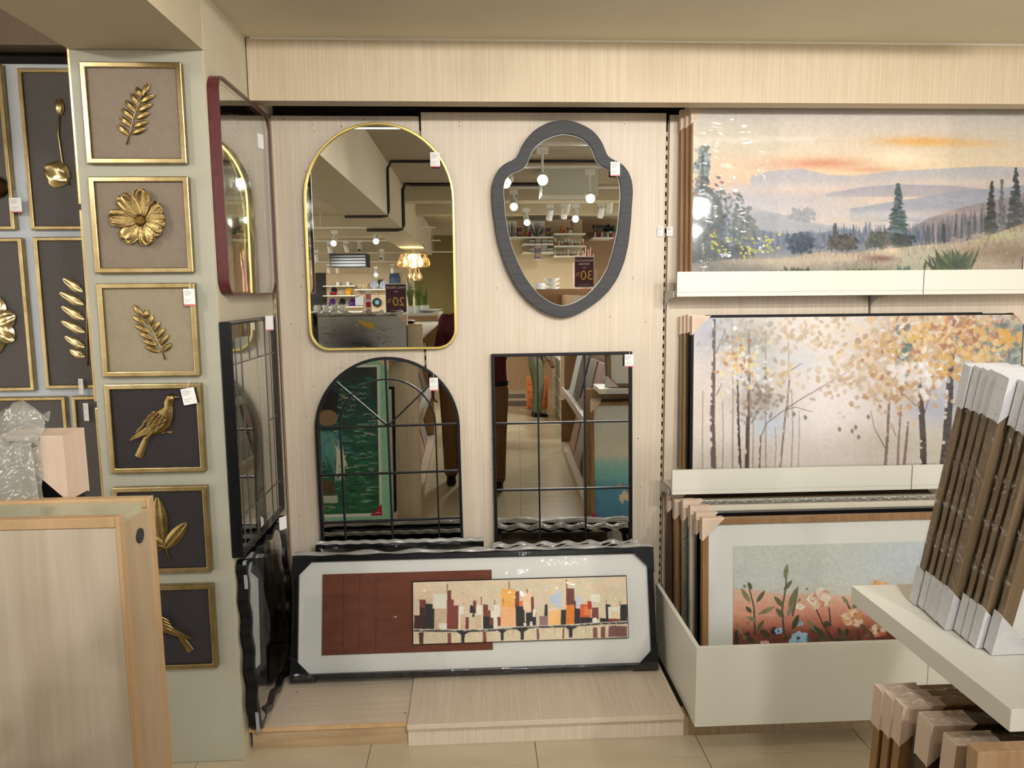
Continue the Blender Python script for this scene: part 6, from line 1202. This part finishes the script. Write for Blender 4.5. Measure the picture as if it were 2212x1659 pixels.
def bush(c, r, n, label, h=0.12):
    t = thing('potted_plant', label, 'plant', tuple(c)); MB().lathe([(0.05, 0), (0.065, h), (0.06, h), (0.045, h*.8)], n=12).build('pot', ceram, t, smooth=0.7)
    for k in range(n):
        a = random.uniform(0, 6.28); e = random.uniform(.1, 1.4); L = r*random.uniform(.5, 1); d = Vector((math.cos(a)*math.cos(e), math.sin(a)*math.cos(e), math.sin(e))); b0 = Vector((0, 0, h*.9)); s = d.orthogonal().normalized()*L*.16
        MB().add([b0, b0+d*L*.5+s, b0+d*L, b0+d*L*.5-s], [(0, 1, 2, 3)]).build('leaf', leafm, t, fix=False)
c_ = gz(G, 1100, 690); bush((c_[0], FY-0.2, sB+0.001), 0.2, 26, 'dark leafy plant behind the plates on the far shelf')
c_ = gz(G, 870, 950); bx0 = box_thing('patterned_box', 'black and white patterned box between the far shelves', 'box', mat('checker_card', (230, 230, 228), 0.5, col2=(24, 24, 26), vscale=(60, 60, 60)), c_[0]-0.11, c_[0]+0.11, FY-0.1, FY+0.1, gz(G, 0, 1005)[2]+0.006+0.001, gz(G, 0, 895)[2])
c_ = gz(G, 1065, 960); t = thing('frying_pan', 'frying pan with teal disc hanging on the far wall', 'pan', (c_[0], FY-0.2, c_[2]-0.12), (0, 0, PI)); MB().lathe([(0.10, 0), (0.125, -0.035), (0.12, -0.035), (0.096, -0.004)], (0, 0, 0.12), 24, 'y').build('pan_body', blk, t, smooth=0.7); MB().lathe([(0.055, -0.012), (0.05, -0.014)], (0, 0, 0.12), 20, 'y').build('disc', teal, t); MB().box(-0.012, 0.012, -0.03, -0.015, 0.24, 0.42).build('handle', steel, t, bevel=0.003)
FY = -7.0
# shield mirror: far shelves right
struct(bx('wall_cream_panel', mat('cream_shop_panel', (214, 192, 156), 0.7), gz(Q, 300, 300)[0], gz(Q, 1285, 300)[0], FY-0.29, FY-0.26, 1.25, 2.93)); struct(bx('wall_cream_base', MATS['cream_shop_panel'], 0.95, gz(Q, 1285, 300)[0], FY-0.29, FY-0.26, 0.0, 1.249))
struct(bx('wall_brown_panel', mat('brown_shop_panel', (150, 122, 92), 0.7), gz(Q, 1290, 300)[0], gz(Q, 1720, 300)[0], FY-0.29, FY-0.26, 0.0, 2.93))
t1 = fshelf(Q(300, 0)[0], Q(908, 0)[0], Q(0, 407)[1], 'far white shelf under the leaf fan prints'); t2_ = fshelf(Q(912, 0)[0], Q(1285, 0)[0], Q(0, 365)[1], 'far white shelf with the orchid'); t3 = fshelf(Q(545, 0)[0], Q(908, 0)[0], Q(0, 490)[1], 'upper far shelf of orange and green containers'); t4 = fshelf(Q(545, 0)[0], Q(908, 0)[0], Q(0, 590)[1], 'lower far shelf of orange and green containers'); t5 = fshelf(Q(915, 0)[0], Q(1285, 0)[0], Q(0, 510)[1], 'upper far shelf of glass jars'); t6 = fshelf(Q(912, 0)[0], Q(1285, 0)[0], Q(0, 630)[1], 'lower far shelf of glass jars'); t7 = fshelf(Q(1375, 0)[0], Q(1620, 0)[0], Q(0, 412)[1], 'far white shelf with black utensils')
jar_glass = mat('jar_glass', (206, 210, 206), 0.15, spec=0.6); lidw = mat('white_lid', (226, 220, 212), 0.5); spice = [mat('spice_orange', (196, 110, 54), 0.6), mat('spice_cream', (210, 190, 150), 0.6), mat('spice_brown', (120, 84, 60), 0.6), mat('spice_olive', (130, 130, 90), 0.6)]
def jar(x, z, r, h, k, label, grp):
    t = thing('glass_jar', label, 'jar', (x, FY+0.06, z+0.001), group=grp); MB().lathe([(r*.9, 0), (r, 0.01), (r, h*.5), (r*.98, h*.52)], n=10).build('filling', spice[k % 4], t, smooth=0.7); MB().lathe([(r, h*.525), (r, h*.8), (r*.8, h*.88)], n=10).build('jar_glass', jar_glass, t, smooth=0.7); MB().lathe([(r*.85, h*.885), (r*.85, h)], n=10).build('lid', lidw, t)
for k, (x, h) in enumerate(((930, .20), (975, .14), (1012, .13), (1055, .19), (1092, .19), (1130, .16), (1168, .14), (1210, .12), (1258, .19))): jar(gz(Q, x, 480)[0], t5, 0.025, h*.66, k, 'spice jar on the upper jar shelf of the back wall, %s from the left' % ORD[k], 'jars on the upper far shelf')
for k, (x, h) in enumerate(((930, .16), (965, .11), (1000, .12), (1042, .12), (1085, .16), (1125, .11), (1165, .12), (1215, .13), (1260, .14))): jar(gz(Q, x, 480)[0], t6, 0.024, h*.66, k+1, 'spice jar on the lower jar shelf of the back wall, %s from the left' % ORD[k], 'jars on the lower far shelf')
orange_pl = mat('orange_plastic', (222, 120, 60), 0.4); green_pl = mat('green_plastic', (110, 150, 110), 0.4); clear_pl = mat('milky_plastic', (200, 206, 196), 0.35)
def container(x, z, w, h, m, label, grp):
    t = thing('food_container', label, 'container', (x, FY+0.06, z+0.001), group=grp); MB().box(-w/2, w/2, -0.08, 0.08, 0, h*.75).build('tub', clear_pl, t, bevel=0.01); MB().box(-w/2-.008, w/2+.008, -0.088, 0.088, h*.76, h).build('lid', m, t, bevel=0.006)
for row, (zz, lab) in enumerate(((t3, 'lidded food container, upper container shelf'), (t4, 'lidded food container, lower container shelf'))):
    for k, (x, w, m, n) in enumerate(((585, .16, green_pl, 1), (655, .15, orange_pl, 2), (728, .15, green_pl, 3), (800, .15, orange_pl, 3), (868, .15, green_pl, 2))):
        for i in range(n): container(gz(Q, x, 480)[0], zz+i*0.042, w*.66, 0.04, m if (i+row) % 2 == 0 else (orange_pl if m is green_pl else green_pl), '%s, %s pile, %s from below' % (lab, ORD[k], ORD[i]), 'food containers row %d' % row)
for k, (x0, x1) in enumerate(((350, 480), (612, 820))):
    a = gz(Q, x0, 390); b = gz(Q, x1, 198); cvv = Canvas(60, 60, None, (228, 226, 218)); cvv.rng = random.Random(k)
    for i in range(90): an = random.uniform(.3, 2.84); cvv.leaf(30, 58, 30+math.cos(an)*40, 58-math.sin(an)*56, 2.2, random.choice([(60, 60, 56), (150, 150, 140), (250, 250, 244), (90, 92, 84)]), .9)
    t = thing('leaf_print', 'black and white palm leaf print on the far shelf, %s of two' % ('left', 'right')[k], 'picture', ((a[0]+b[0])/2, FY-0.15, t1+0.002), (0, 0, PI)); w = b[0]-a[0]; h = b[2]-t1-0.004; MB().box(-w/2, w/2, -0.02, 0, 0, h).build('stretcher', white_mat, t); cvv.build('print_sheet', w/2-.004, -w/2+.004, .004, h-.004, -0.021, t, art_m)
for k, (x, lab) in enumerate(((502, 'small plum 20 sale sign on the far shelf, left of two'), (844, 'small plum 20 sale sign on the far shelf, right of two'))):
    c_ = gz(Q, x, 330); sale_sign(lab, (c_[0], 0, t1+0.006+0.085), 0.108, 0.165, FY+0.14, (('FLAT', 0.08),), '20', '%')
c_ = gz(Q, 697, 610); sale_sign('plum 50 sale sign standing among the far containers', (c_[0], 0, c_[2]), 0.138, 0.21, FY+0.5, (('FLAT', 0.08),), '50', '%')
for k, (x, h, m) in enumerate(((580, .17, orange_pl), (630, .22, redm), (625, .1, orange_pl))): c_ = gz(Q, x, 380)[0]; lathe_thing('sauce_bottle', 'orange labelled bottle on the back wall shelf, %s from the left' % ORD[k], 'bottle', m, (c_, FY+0.1*(k % 2), t1+0.001), [(0.02, 0), (0.022, 0.01), (0.022, h*.4), (0.01, h*.52), (0.01, h*.66)], 'bottles on the far shelf', 10)
c_ = gz(Q, 1030, 340); [box_thing('snack_tin', 'orange patterned tin beside the orchid, %s' % ('taller', 'shorter')[k], 'tin', orange_pl if k else spice[0], c_[0]-.04+.06*k, c_[0]+.013+.06*k, FY-.04, FY+.04, t2_+.001, t2_+(.16, .08)[k], 'tins beside the orchid') for k in range(2)]
c_ = gz(Q, 1108, 340); t = thing('potted_orchid', 'purple orchid in a white pot on the far shelf', 'plant', (c_[0], FY, t2_+0.001)); t.scale = (.72, .72, .72); MB().lathe([(0.045, 0), (0.06, 0.1), (0.055, 0.1), (0.04, 0.08)], n=14).build('pot', ceram, t, smooth=0.7)
MB().tube([(0, 0, 0.08), (0.02, 0, 0.22), (0.07, 0, 0.34), (0.10, 0, 0.36)], 0.005, 6).build('stem', leafm, t)
for k in range(5):
    a = k*1.25; d = Vector((math.cos(a)*.8, math.sin(a)*.8, .6)).normalized(); s = d.orthogonal().normalized()*.02; b0 = Vector((0, 0, .09)); MB().add([b0, b0+d*.07+s, b0+d*.14, b0+d*.07-s], [(0, 1, 2, 3)]).build('leaf', leafm, t, fix=False)
pur = mat('orchid_purple', (140, 50, 130), 0.6)
for k in range(7):
    b0 = Vector((0.06+.03*math.sin(k*2.1), 0.02*math.cos(k), 0.22+.03*k))
    for j in range(4): a = j*PI/2+k; MB().add([b0, b0+Vector((math.cos(a+.4)*.025, .01, math.sin(a+.4)*.025)), b0+Vector((math.cos(a)*.04, .015, math.sin(a)*.04)), b0+Vector((math.cos(a-.4)*.025, .01, math.sin(a-.4)*.025))], [(0, 1, 2, 3)]).build('petal', pur, t, fix=False)
for k, x in enumerate((1412, 1490, 1560)):
    c_ = gz(Q, x, 400); t = thing('utensil_holder', 'holder of black kitchen utensils on the far shelf, %s of three' % ('left', 'middle', 'right')[k], 'utensil holder', (c_[0], FY, t7+0.001)); t.scale = (.55, .55, .7); MB().lathe([(0.05, 0), (0.055, .14), (.05, .14), (.045, .02)], n=14).build('holder', steel, t, smooth=0.7)
    for j in range(3): a = j*2.1+k; MB().loft([(0.02*math.cos(a), .05, .006, .006, 0), (.05*math.cos(a), .22, .006, .006, 0), (.06*math.cos(a), .26, .03, .008, 0), (.065*math.cos(a), .31, .034, .008, 0), (.066*math.cos(a), .34, .01, .006, 0)], 8).build('utensil', blk, t, smooth=True)
for k, x in enumerate((1450, 1603)): c_ = gz(Q, x, 400)[0]; box_thing('red_carton', 'red carton beside the utensil holders, %s' % ('left', 'right')[k], 'box', redm, c_-.02, c_+.02, FY-.03, FY+.03, t7+.001, t7+.10, 'red cartons by the utensils')
c_ = gz(Q, 1600, 260); bush((c_[0]-0.02, FY-0.1, t7+0.001), 0.2, 30, 'leafy green plant at the right of the far utensil shelf')
# mid tables seen in the shield mirror
zt_ = 1.36
island('tall tan counter stacked with white dishes beyond the right aisle display', 0.78, 1.75, -4.3, -3.3, zt_, wood_tan, white_lac)
for s_ in range(2):
    c_ = mir((1192, 1172)[s_], 600, -3.6)[0]
    for k in range(8): lathe_thing('ceramic_dish', 'white dish, %s from below in the %s stack on the tall counter' % (ORD[k], ('taller', 'lower')[s_]), 'dish', ceram, (c_, -3.6-0.3*s_, zt_+.001+k*(.058, .05)[s_]), [(0.05, 0), (0.105, .04), (.11, .048), (.102, .048), (.05, .008)], 'dish stack %d' % s_, 20)
for k in range(6):
    c_ = mir(1140+12*(k % 3), 590, -3.9)[0]+.06; mug((max(c_, .86)+.12*(k % 3), -3.95-.15*(k//3), zt_+.001), 'pale mug on the tall counter, %s row, %s from the left' % (('front', 'back')[k//3], ORD[k % 3]), 'mugs on the tall counter', 1.0)
for k in range(14):
    c_ = mir(1240+3.2*k, 560, -5.0); o = MB().tube([(c_[0], -5.0, 1.5), (c_[0]+random.uniform(-.06, .06), -5.0+random.uniform(-.05, .05), 1.5+random.uniform(.5, .85))], [.006, .003], 5).build('reed_stick', mat('pink_reed', (206, 140, 140), .6) if k == 0 else MATS['pink_reed']); tag(o, 'thin pink reed in the row behind the sale sign, %s from the left' % ORD[k], 'reed', 'pink reeds')
island('tan cabinet carrying the pink reeds', 1.35, 2.2, -5.4, -4.75, 1.495, wood_tan, white_lac)
# ceiling cassette units
for (u0, u1, v0, v1, y, lab) in ((712, 790, 547, 577, -9.0, 'dark ceiling air unit reflected in the gold arch mirror'), (1136, 1209, 440, 466, -5.2, 'dark ceiling air unit reflected in the shield mirror')):
    a = mir(u0, v1, y); b = mir(u1, v0, y); t = thing('air_unit', lab, 'air conditioner', ((a[0]+b[0])/2, y-0.3, a[2]), local=False); bx('casing', dark_mt, a[0], b[0], y-0.6, y, a[2], b[2], t, 0.004)
    for k in range(4): bx('slat', steel, a[0]+.02, b[0]-.02, y+0.0005, y+0.006, a[2]+(b[2]-a[2])*(.12+.22*k), a[2]+(b[2]-a[2])*(.16+.22*k), t)
    for x in (a[0]+.05, b[0]-.05): MB().tube([(x, y-.3, b[2]), (x, y-.3, 2.94)], .006, 6).build('hanger', steel, t)
struct(bx('bulkhead', mat('white_bulkhead', (206, 206, 192), 0.7), 0.75, 1.35, -2.1, -1.7, 2.66, 2.94))
# ================================================================== chandelier
amber = mat('amber_glass', (255, 240, 208), 0.08, trans=0.9, ior=1.2); fil = mat('lit_filament', (255, 200, 120), 0.5, emit=((255, 200, 130), 32.0))
cy = -6.6; c0 = mir(893, 548, cy); t = thing('chandelier', 'tiered chandelier of clear glass bulbs with warm light, hanging under the beam', 'chandelier', (c0[0], cy, c0[2]))
MB().tube([(0.22*math.cos(2*PI*k/24), 0.22*math.sin(2*PI*k/24), 0) for k in range(24)], 0.010, 6, closed=True).build('ring', brass, t, smooth=True)
def bulb(x, y, z, s, lit):
    g = MB().lathe([(0.012*s, 0), (0.018*s, -.05*s), (.05*s, -.12*s), (.062*s, -.17*s), (.05*s, -.215*s), (.01*s, -.235*s)], (x, y, z), 14).build('glass_bulb', amber, t, smooth=True)
    if lit: MB().lathe([(.006*s, -.11*s), (.012*s, -.15*s), (.004*s, -.19*s)], (x, y, z), 8).build('filament', fil, g)
for k in range(12): bulb(.22*math.cos(2*PI*k/12), .22*math.sin(2*PI*k/12), 0, 1.0, k % 2 == 0)
for k in range(5): bulb(.09*math.cos(2*PI*k/5), .09*math.sin(2*PI*k/5), -.26, .85, k % 2 == 0)
MB().tube([(0, 0, -.25), (0, 0, .22)], .012, 8).build('spindle', brass, t); MB().tube([(.09*math.cos(2*PI*k/16), .09*math.sin(2*PI*k/16), -.255) for k in range(16)], .008, 6, closed=True).build('ring', brass, t)
for s in (-1, 1): MB().tube([(s*.2, 0, .0), (s*.16, 0, .25), (s*.12, .0, 2.407-c0[2])], .004, 5).build('chain', dark_cab, t)
l = bpy.data.lights.new('chandelier_light', 'POINT'); l.energy = 18; l.color = (1, .75, .42); l.shadow_soft_size = .12; lo = bpy.data.objects.new('chandelier_light', l); link(lo); lo.parent = t; lo.location = (0, 0, -.12)
# ================================================================== along the aisle floor, far end
t = thing('bookcase', 'low white bookcase along the right of the aisle, reflected in the pane mirror', 'bookcase', (1.0, -5.5, 0), local=False)
for z in (0.06, 0.34, 0.62, 0.93): bx('shelf', white_lac, 0.83, 1.15, -6.48, -4.72, z, z+0.022, t)
for y in (-6.5, -5.9, -5.3, -4.72): bx('upright', white_lac, 0.82, 1.15, y, y+0.022, 0, 0.95, t)
bx('back', white_lac, 1.151, 1.16, -6.5, -4.7, 0.02, 0.95, t)
for k in range(14):
    y = -6.4+0.115*k; y = next((u-0.055 for u in (-5.9, -5.3) if u-0.052 < y < u+0.024), y); z = 0.083 if k % 3 == 0 else (0.363 if k % 3 == 1 else 0.643)
    box_thing('book', 'bound book in the low white bookcase, %s counted from the far end' % ORD[k], 'book', [orange_pl, orange_pl, yel, grey_mt][k % 4], 0.90, 1.08, y, y+0.05, z+0.0, z+0.22, 'books in the white bookcase')
t = thing('drawer_cabinet', 'small orange drawer cabinet at the end of the aisle', 'cabinet', (0.52, -6.6, 0), local=False); bx('body', orange_pl, 0.34, 0.70, -6.9, -6.5, 0.03, 0.58, t, 0.01)
for k in range(4): d = bx('drawer', orange_pl, 0.36, 0.68, -6.499, -6.485, 0.06+.13*k, 0.175+.13*k, t, 0.004)
for k, (x, y) in enumerate(((0.12, -7.6), (0.05, -9.0))): box_thing('floor_mat', 'grey brown doormat on the aisle floor, %s' % ('nearer', 'farther')[k], 'mat', mat('mat_weave%d' % k, (120, 108, 92), .9, var=.3, vscale=(40, 40, 40)), x-.28, x+.28, y-.4, y+.4, 0.0005, 0.012)
island('tan island closing the end of the aisle', -0.3, 1.0, -11.4, -10.6, 0.85, wood_tan, white_lac)
# ================================================================== people
def capsule_chain(g, pts, rad, n=12, sub=5):
    P_ = []; R_ = []
    for i in range(len(pts)-1):
        for k in range(sub):
            f = k/sub; P_.append(tuple(np.array(pts[i])*(1-f)+np.array(pts[i+1])*f)); R_.append(rad[i]*(1-f)+rad[i+1]*f)
    P_.append(tuple(pts[-1])); R_.append(rad[-1])
    d0 = Vector(P_[0])-Vector(P_[1]); d1 = Vector(P_[-1])-Vector(P_[-2]); d0.normalize(); d1.normalize()
    P_ = [tuple(Vector(P_[0])+d0*R_[0]*.8), tuple(Vector(P_[0])+d0*R_[0]*.5)]+P_+[tuple(Vector(P_[-1])+d1*R_[-1]*.5), tuple(Vector(P_[-1])+d1*R_[-1]*.8)]
    R_ = [R_[0]*.3, R_[0]*.8]+R_+[R_[-1]*.8, R_[-1]*.3]
    g.tube(P_, R_, n)
def ellsec(g, secs, n=20):                    # horizontal ellipses (cx,cy,z,rx,ry)
    V = [(cx+rx*math.cos(2*PI*j/n), cy+ry*math.sin(2*PI*j/n), z) for cx, cy, z, rx, ry in secs for j in range(n)]; m = len(secs)
    F = [(k*n+j, k*n+(j+1) % n, (k+1)*n+(j+1) % n, (k+1)*n+j) for k in range(m-1) for j in range(n)]+[tuple(range(n-1, -1, -1)), tuple(range((m-1)*n, m*n))]
    g.add(V, F)
def merged(g, name, m, parent, vox=0.008, sm=6):
    o = g.build(name, m, parent, smooth=True); r = o.modifiers.new('merge', 'REMESH'); r.mode = 'VOXEL'; r.voxel_size = vox; r.use_smooth_shade = True
    s = o.modifiers.new('soften', 'SMOOTH'); s.factor = 0.5; s.iterations = sm; return o
def hand(g, wrist, dirv, palm_n, thumb_dir, curl, s=1.0):
    w = Vector(wrist); d = Vector(dirv).normalized(); n = Vector(palm_n); n = (n-d*n.dot(d)).normalized(); t = d.cross(n).normalized()
    if t.dot(Vector(thumb_dir)) < 0: t = -t
    for k in range(4):                       # palm as four metacarpal ribs merged by the voxel pass
        o = t*(0.030-0.020*k)*s; capsule_chain(g, [w+t*(.012-.008*k)*s, w+d*.085*s+o], [.017*s, .013*s], 8, 3)
    for k, L in enumerate((.068, .076, .070, .054)):
        o = t*(0.031-0.0205*k)*s; p = w+d*.088*s+o; pts = [p]; a = curl[0]
        for seg in (.44, .32, .24): dd = d*math.cos(a)+n*math.sin(a); p = p+dd*L*seg*s; pts.append(p); a += curl[1]
        capsule_chain(g, [tuple(q) for q in pts], [.0095*s, .0088*s, .008*s, .007*s], 8, 3)
    p = w+d*.025*s+t*.028*s; q1 = p+(d*.6+t*.7+n*.25).normalized()*.036*s; q2 = q1+(d*.85+t*.3+n*.4).normalized()*.03*s
    capsule_chain(g, [tuple(w+d*.01*s+t*.012*s), tuple(p), tuple(q1), tuple(q2)], [.015*s, .0125*s, .0105*s, .008*s], 8, 3)
skin_d = mat('brown_skin', (112, 76, 56), 0.55, var=0.05, vscale=(15, 15, 15)); hair_d = mat('black_hair', (22, 18, 17), 0.6, bump=0.3, bscale=200)
def person(label, base, H, shirt_m, trouser_m, armsL, armsR, handL, handR, rotz=0.0, feet=((-0.085, 0.0), (0.085, 0.03)), vox=0.008, belt=True):
    t = thing('person', label, 'person', base, (0, 0, rotz)); k = H/1.72
    S_ = lambda *p: (p[0]*k, p[1]*k, p[2]*k)
    hipL, hipR = S_(-.09, 0, .90), S_(.09, 0, .90); fL, fR = [S_(f[0], f[1], .085) for f in feet]
    kn = lambda a, b: ((a[0]*.45+b[0]*.55), (a[1]*.45+b[1]*.55)+.035*k, .49*k)
    # body
    g = MB(); ellsec(g, [tuple(np.array(q)*k) for q in ((0, 0, .84, .13, .095), (0, 0, .92, .165, .11), (0, 0, 1.02, .15, .105), (0, .005, 1.12, .145, .1), (0, .005, 1.25, .165, .11), (0, 0, 1.36, .175, .105), (0, -.01, 1.43, .12, .08), (0, -.01, 1.47, .06, .06), (0, 0, 1.50, .055, .058), (0, .01, 1.53, .054, .06), (0, .02, 1.555, .058, .075), (0, .022, 1.59, .068, .088), (0, .015, 1.635, .074, .094), (0, .008, 1.675, .068, .088), (0, 0, 1.705, .045, .06), (0, 0, 1.72, .015, .02))])
    for hp, f in ((hipL, fL), (hipR, fR)):
        capsule_chain(g, [hp, kn(hp, f), f], [.082*k, .056*k, .038*k], 12); capsule_chain(g, [(f[0], f[1]-.03*k, .04*k), (f[0], f[1]+.10*k, .026*k)], [.03*k, .02*k], 10, 3)
    for A, sx in ((armsL, -1), (armsR, 1)):
        capsule_chain(g, [S_(sx*.165, -.01, 1.395), S_(*A[0]), S_(*A[1])], [.052*k, .038*k, .026*k], 12)
    for A, hd in ((armsL, handL), (armsR, handR)): hand(g, S_(*A[1]), *hd, s=k)
    capsule_chain(g, [S_(0, .112, 1.605), S_(0, .124, 1.585)], [.009*k, .014*k], 8, 2)                      # nose
    for sx in (-1, 1): capsule_chain(g, [S_(sx*.075, .0, 1.615), S_(sx*.077, -.004, 1.585)], [.014*k, .011*k], 8, 2)   # ears
    b = merged(g, 'body', skin_d, t, vox, 5)
    eye = mat('eye_white', (230, 226, 220), .3) if 'eye_white' not in MATS else MATS['eye_white']
    for sx in (-1, 1):
        e = MB().lathe([(.001, .013), (.008, .010), (.011, 0), (.008, -.01), (.001, -.013)], S_(sx*.031, .094, 1.618), 10, 'y').build('eye', eye, b, smooth=True); MB().lathe([(.0055, .0125), (.002, .0145)], S_(sx*.031, .0945, 1.618), 10, 'y').build('iris', hair_d, b)
    MB().loft([(-.024*k, 1.555*k, .002, .004, .104*k), (0, 1.554*k, .006, .006, .109*k), (.024*k, 1.555*k, .002, .004, .104*k)], 8).build('mouth', mat('lips', (120, 66, 60), .5) if 'lips' not in MATS else MATS['lips'], b, smooth=True)
    g = MB(); ellsec(g, [tuple(np.array(q)*k) for q in ((0, -.055, 1.54, .05, .03), (0, -.042, 1.58, .07, .062), (0, -.028, 1.63, .08, .082), (0, -.012, 1.672, .079, .094), (0, -.004, 1.71, .058, .074), (0, 0, 1.735, .02, .03))]); merged(g, 'hair', hair_d, t, .01, 4)
    # clothing
    g = MB(); ellsec(g, [tuple(np.array(q)*k) for q in ((0, 0, .925, .172, .122), (0, 0, .98, .172, .125), (0, .004, 1.05, .168, .124), (0, .006, 1.15, .165, .12), (0, .006, 1.26, .182, .126), (0, 0, 1.37, .188, .118), (0, -.01, 1.425, .15, .095), (0, -.012, 1.465, .078, .072))])
    for A, sx in ((armsL, -1), (armsR, 1)):
        a1 = np.array(A[0]); a2 = np.array(A[1]); capsule_chain(g, [S_(sx*.16, -.01, 1.39), S_(*A[0]), S_(*(a1+(a2-a1)*.86))], [.068*k, .052*k, .04*k], 12)
    merged(g, 'shirt', shirt_m, t, .010, 5)
    g = MB(); ellsec(g, [tuple(np.array(q)*k) for q in ((0, 0, .80, .15, .11), (0, 0, .86, .172, .12), (0, 0, .93, .175, .122), (0, 0, .965, .17, .12))])
    for hp, f in ((hipL, fL), (hipR, fR)): capsule_chain(g, [hp, kn(hp, f), (f[0], f[1], .09*k)], [.098*k, .078*k, .066*k], 12)
    merged(g, 'trousers', trouser_m, t, .010, 4)
    if belt:
        bl_ = MB(); n = 28; O = [(math.cos(2*PI*j/n), math.sin(2*PI*j/n)) for j in range(n)]; V = []
        for r_ in (.182, .176):
            for z in (.945, .985): V += [(x*r_*k, y*(r_-.052)*k, z*k) for x, y in O]
        F = []
        for j in range(n): m_ = (j+1) % n; F += [(j, m_, n+m_, n+j), (2*n+j, 3*n+j, 3*n+m_, 2*n+m_), (n+j, n+m_, 3*n+m_, 3*n+j), (j, 2*n+j, 2*n+m_, m_)]
        bl_.add(V, F); bo = bl_.build('belt', black_gloss, t, smooth=0.6); MB().box(-.022*k, .022*k, .129*k, .136*k, .942*k, .988*k).build('buckle', steel, bo, bevel=.002)
    for f in (fL, fR):
        g = MB(); V = []; n = 14
        for (yy, rx, z0, z1) in ((-.075, .018, .004, .06), (-.06, .036, .0, .085), (0, .042, 0, .088), (.06, .044, 0, .062), (.12, .046, 0, .045), (.165, .036, .002, .034), (.185, .014, .008, .024)):
            for j in range(n): a = 2*PI*j/n; V.append((f[0]+rx*k*math.cos(a), f[1]+yy*k, ((z0+z1)/2+(z1-z0)/2*math.sin(a))*k))
        F = [(q*n+j, q*n+(j+1) % n, (q+1)*n+(j+1) % n, (q+1)*n+j) for q in range(6) for j in range(n)]+[tuple(range(n)), tuple(range(6*n, 7*n))]
        g.add(V, F); g.build('shoe', black_gloss, t, smooth=True)
    return t
maroon_shirt = mat('maroon_shirt', (84, 22, 32), 0.8, var=0.1, vscale=(20, 20, 20)); brown_tr = mat('brown_trousers', (126, 92, 58), 0.8, var=0.1, vscale=(14, 14, 8))
person('photographer in maroon shirt and brown trousers holding up a phone, cut off between the mirrors', (-0.085, -0.36, 0.0), 1.73, maroon_shirt, brown_tr,
       ((-.225, .0, 1.12), (-.235, .07, .885)), ((.215, .15, 1.285), (.075, .285, 1.50)),
       ((0, .12, -1), (1, 0.1, 0), (0.2, 1, 0), (.35, .45)), ((-.2, .35, 1), (-.2, 1, 0.0), (-1, .2, .2), (.25, .5)))
ph = thing('mobile_phone', 'black mobile phone held up by the photographer', 'phone', (0.0, -0.03, 1.61)); MB().box(-0.10, 0.06, -0.008, 0.0, 0.0, 0.076).build('phone_body', black_gloss, ph, bevel=0.004); MB().lathe([(0.008, 0), (0.008, 0.002)], (0, 0.0, 0.035), 14, 'y').build('lens', dark_mt, ph)
khaki = mat('olive_trousers', (112, 116, 84), 0.8, var=.1); grey_sh = mat('grey_shirt', (120, 112, 104), 0.8, var=.1)
person('shopper in olive trousers and grey shirt beside the low white bookcase', (0.47, -5.6, 0.0), 1.70, grey_sh, khaki,
       ((-.23, .03, 1.13), (-.22, .16, .92)), ((.23, .03, 1.13), (.20, .18, .93)), ((0, .5, -.8), (1, 0, 0), (.2, 1, .3), (.3, .4)), ((0, .5, -.8), (-1, 0, 0), (-.2, 1, .3), (.3, .4)), rotz=-1.9, vox=.012, belt=False)
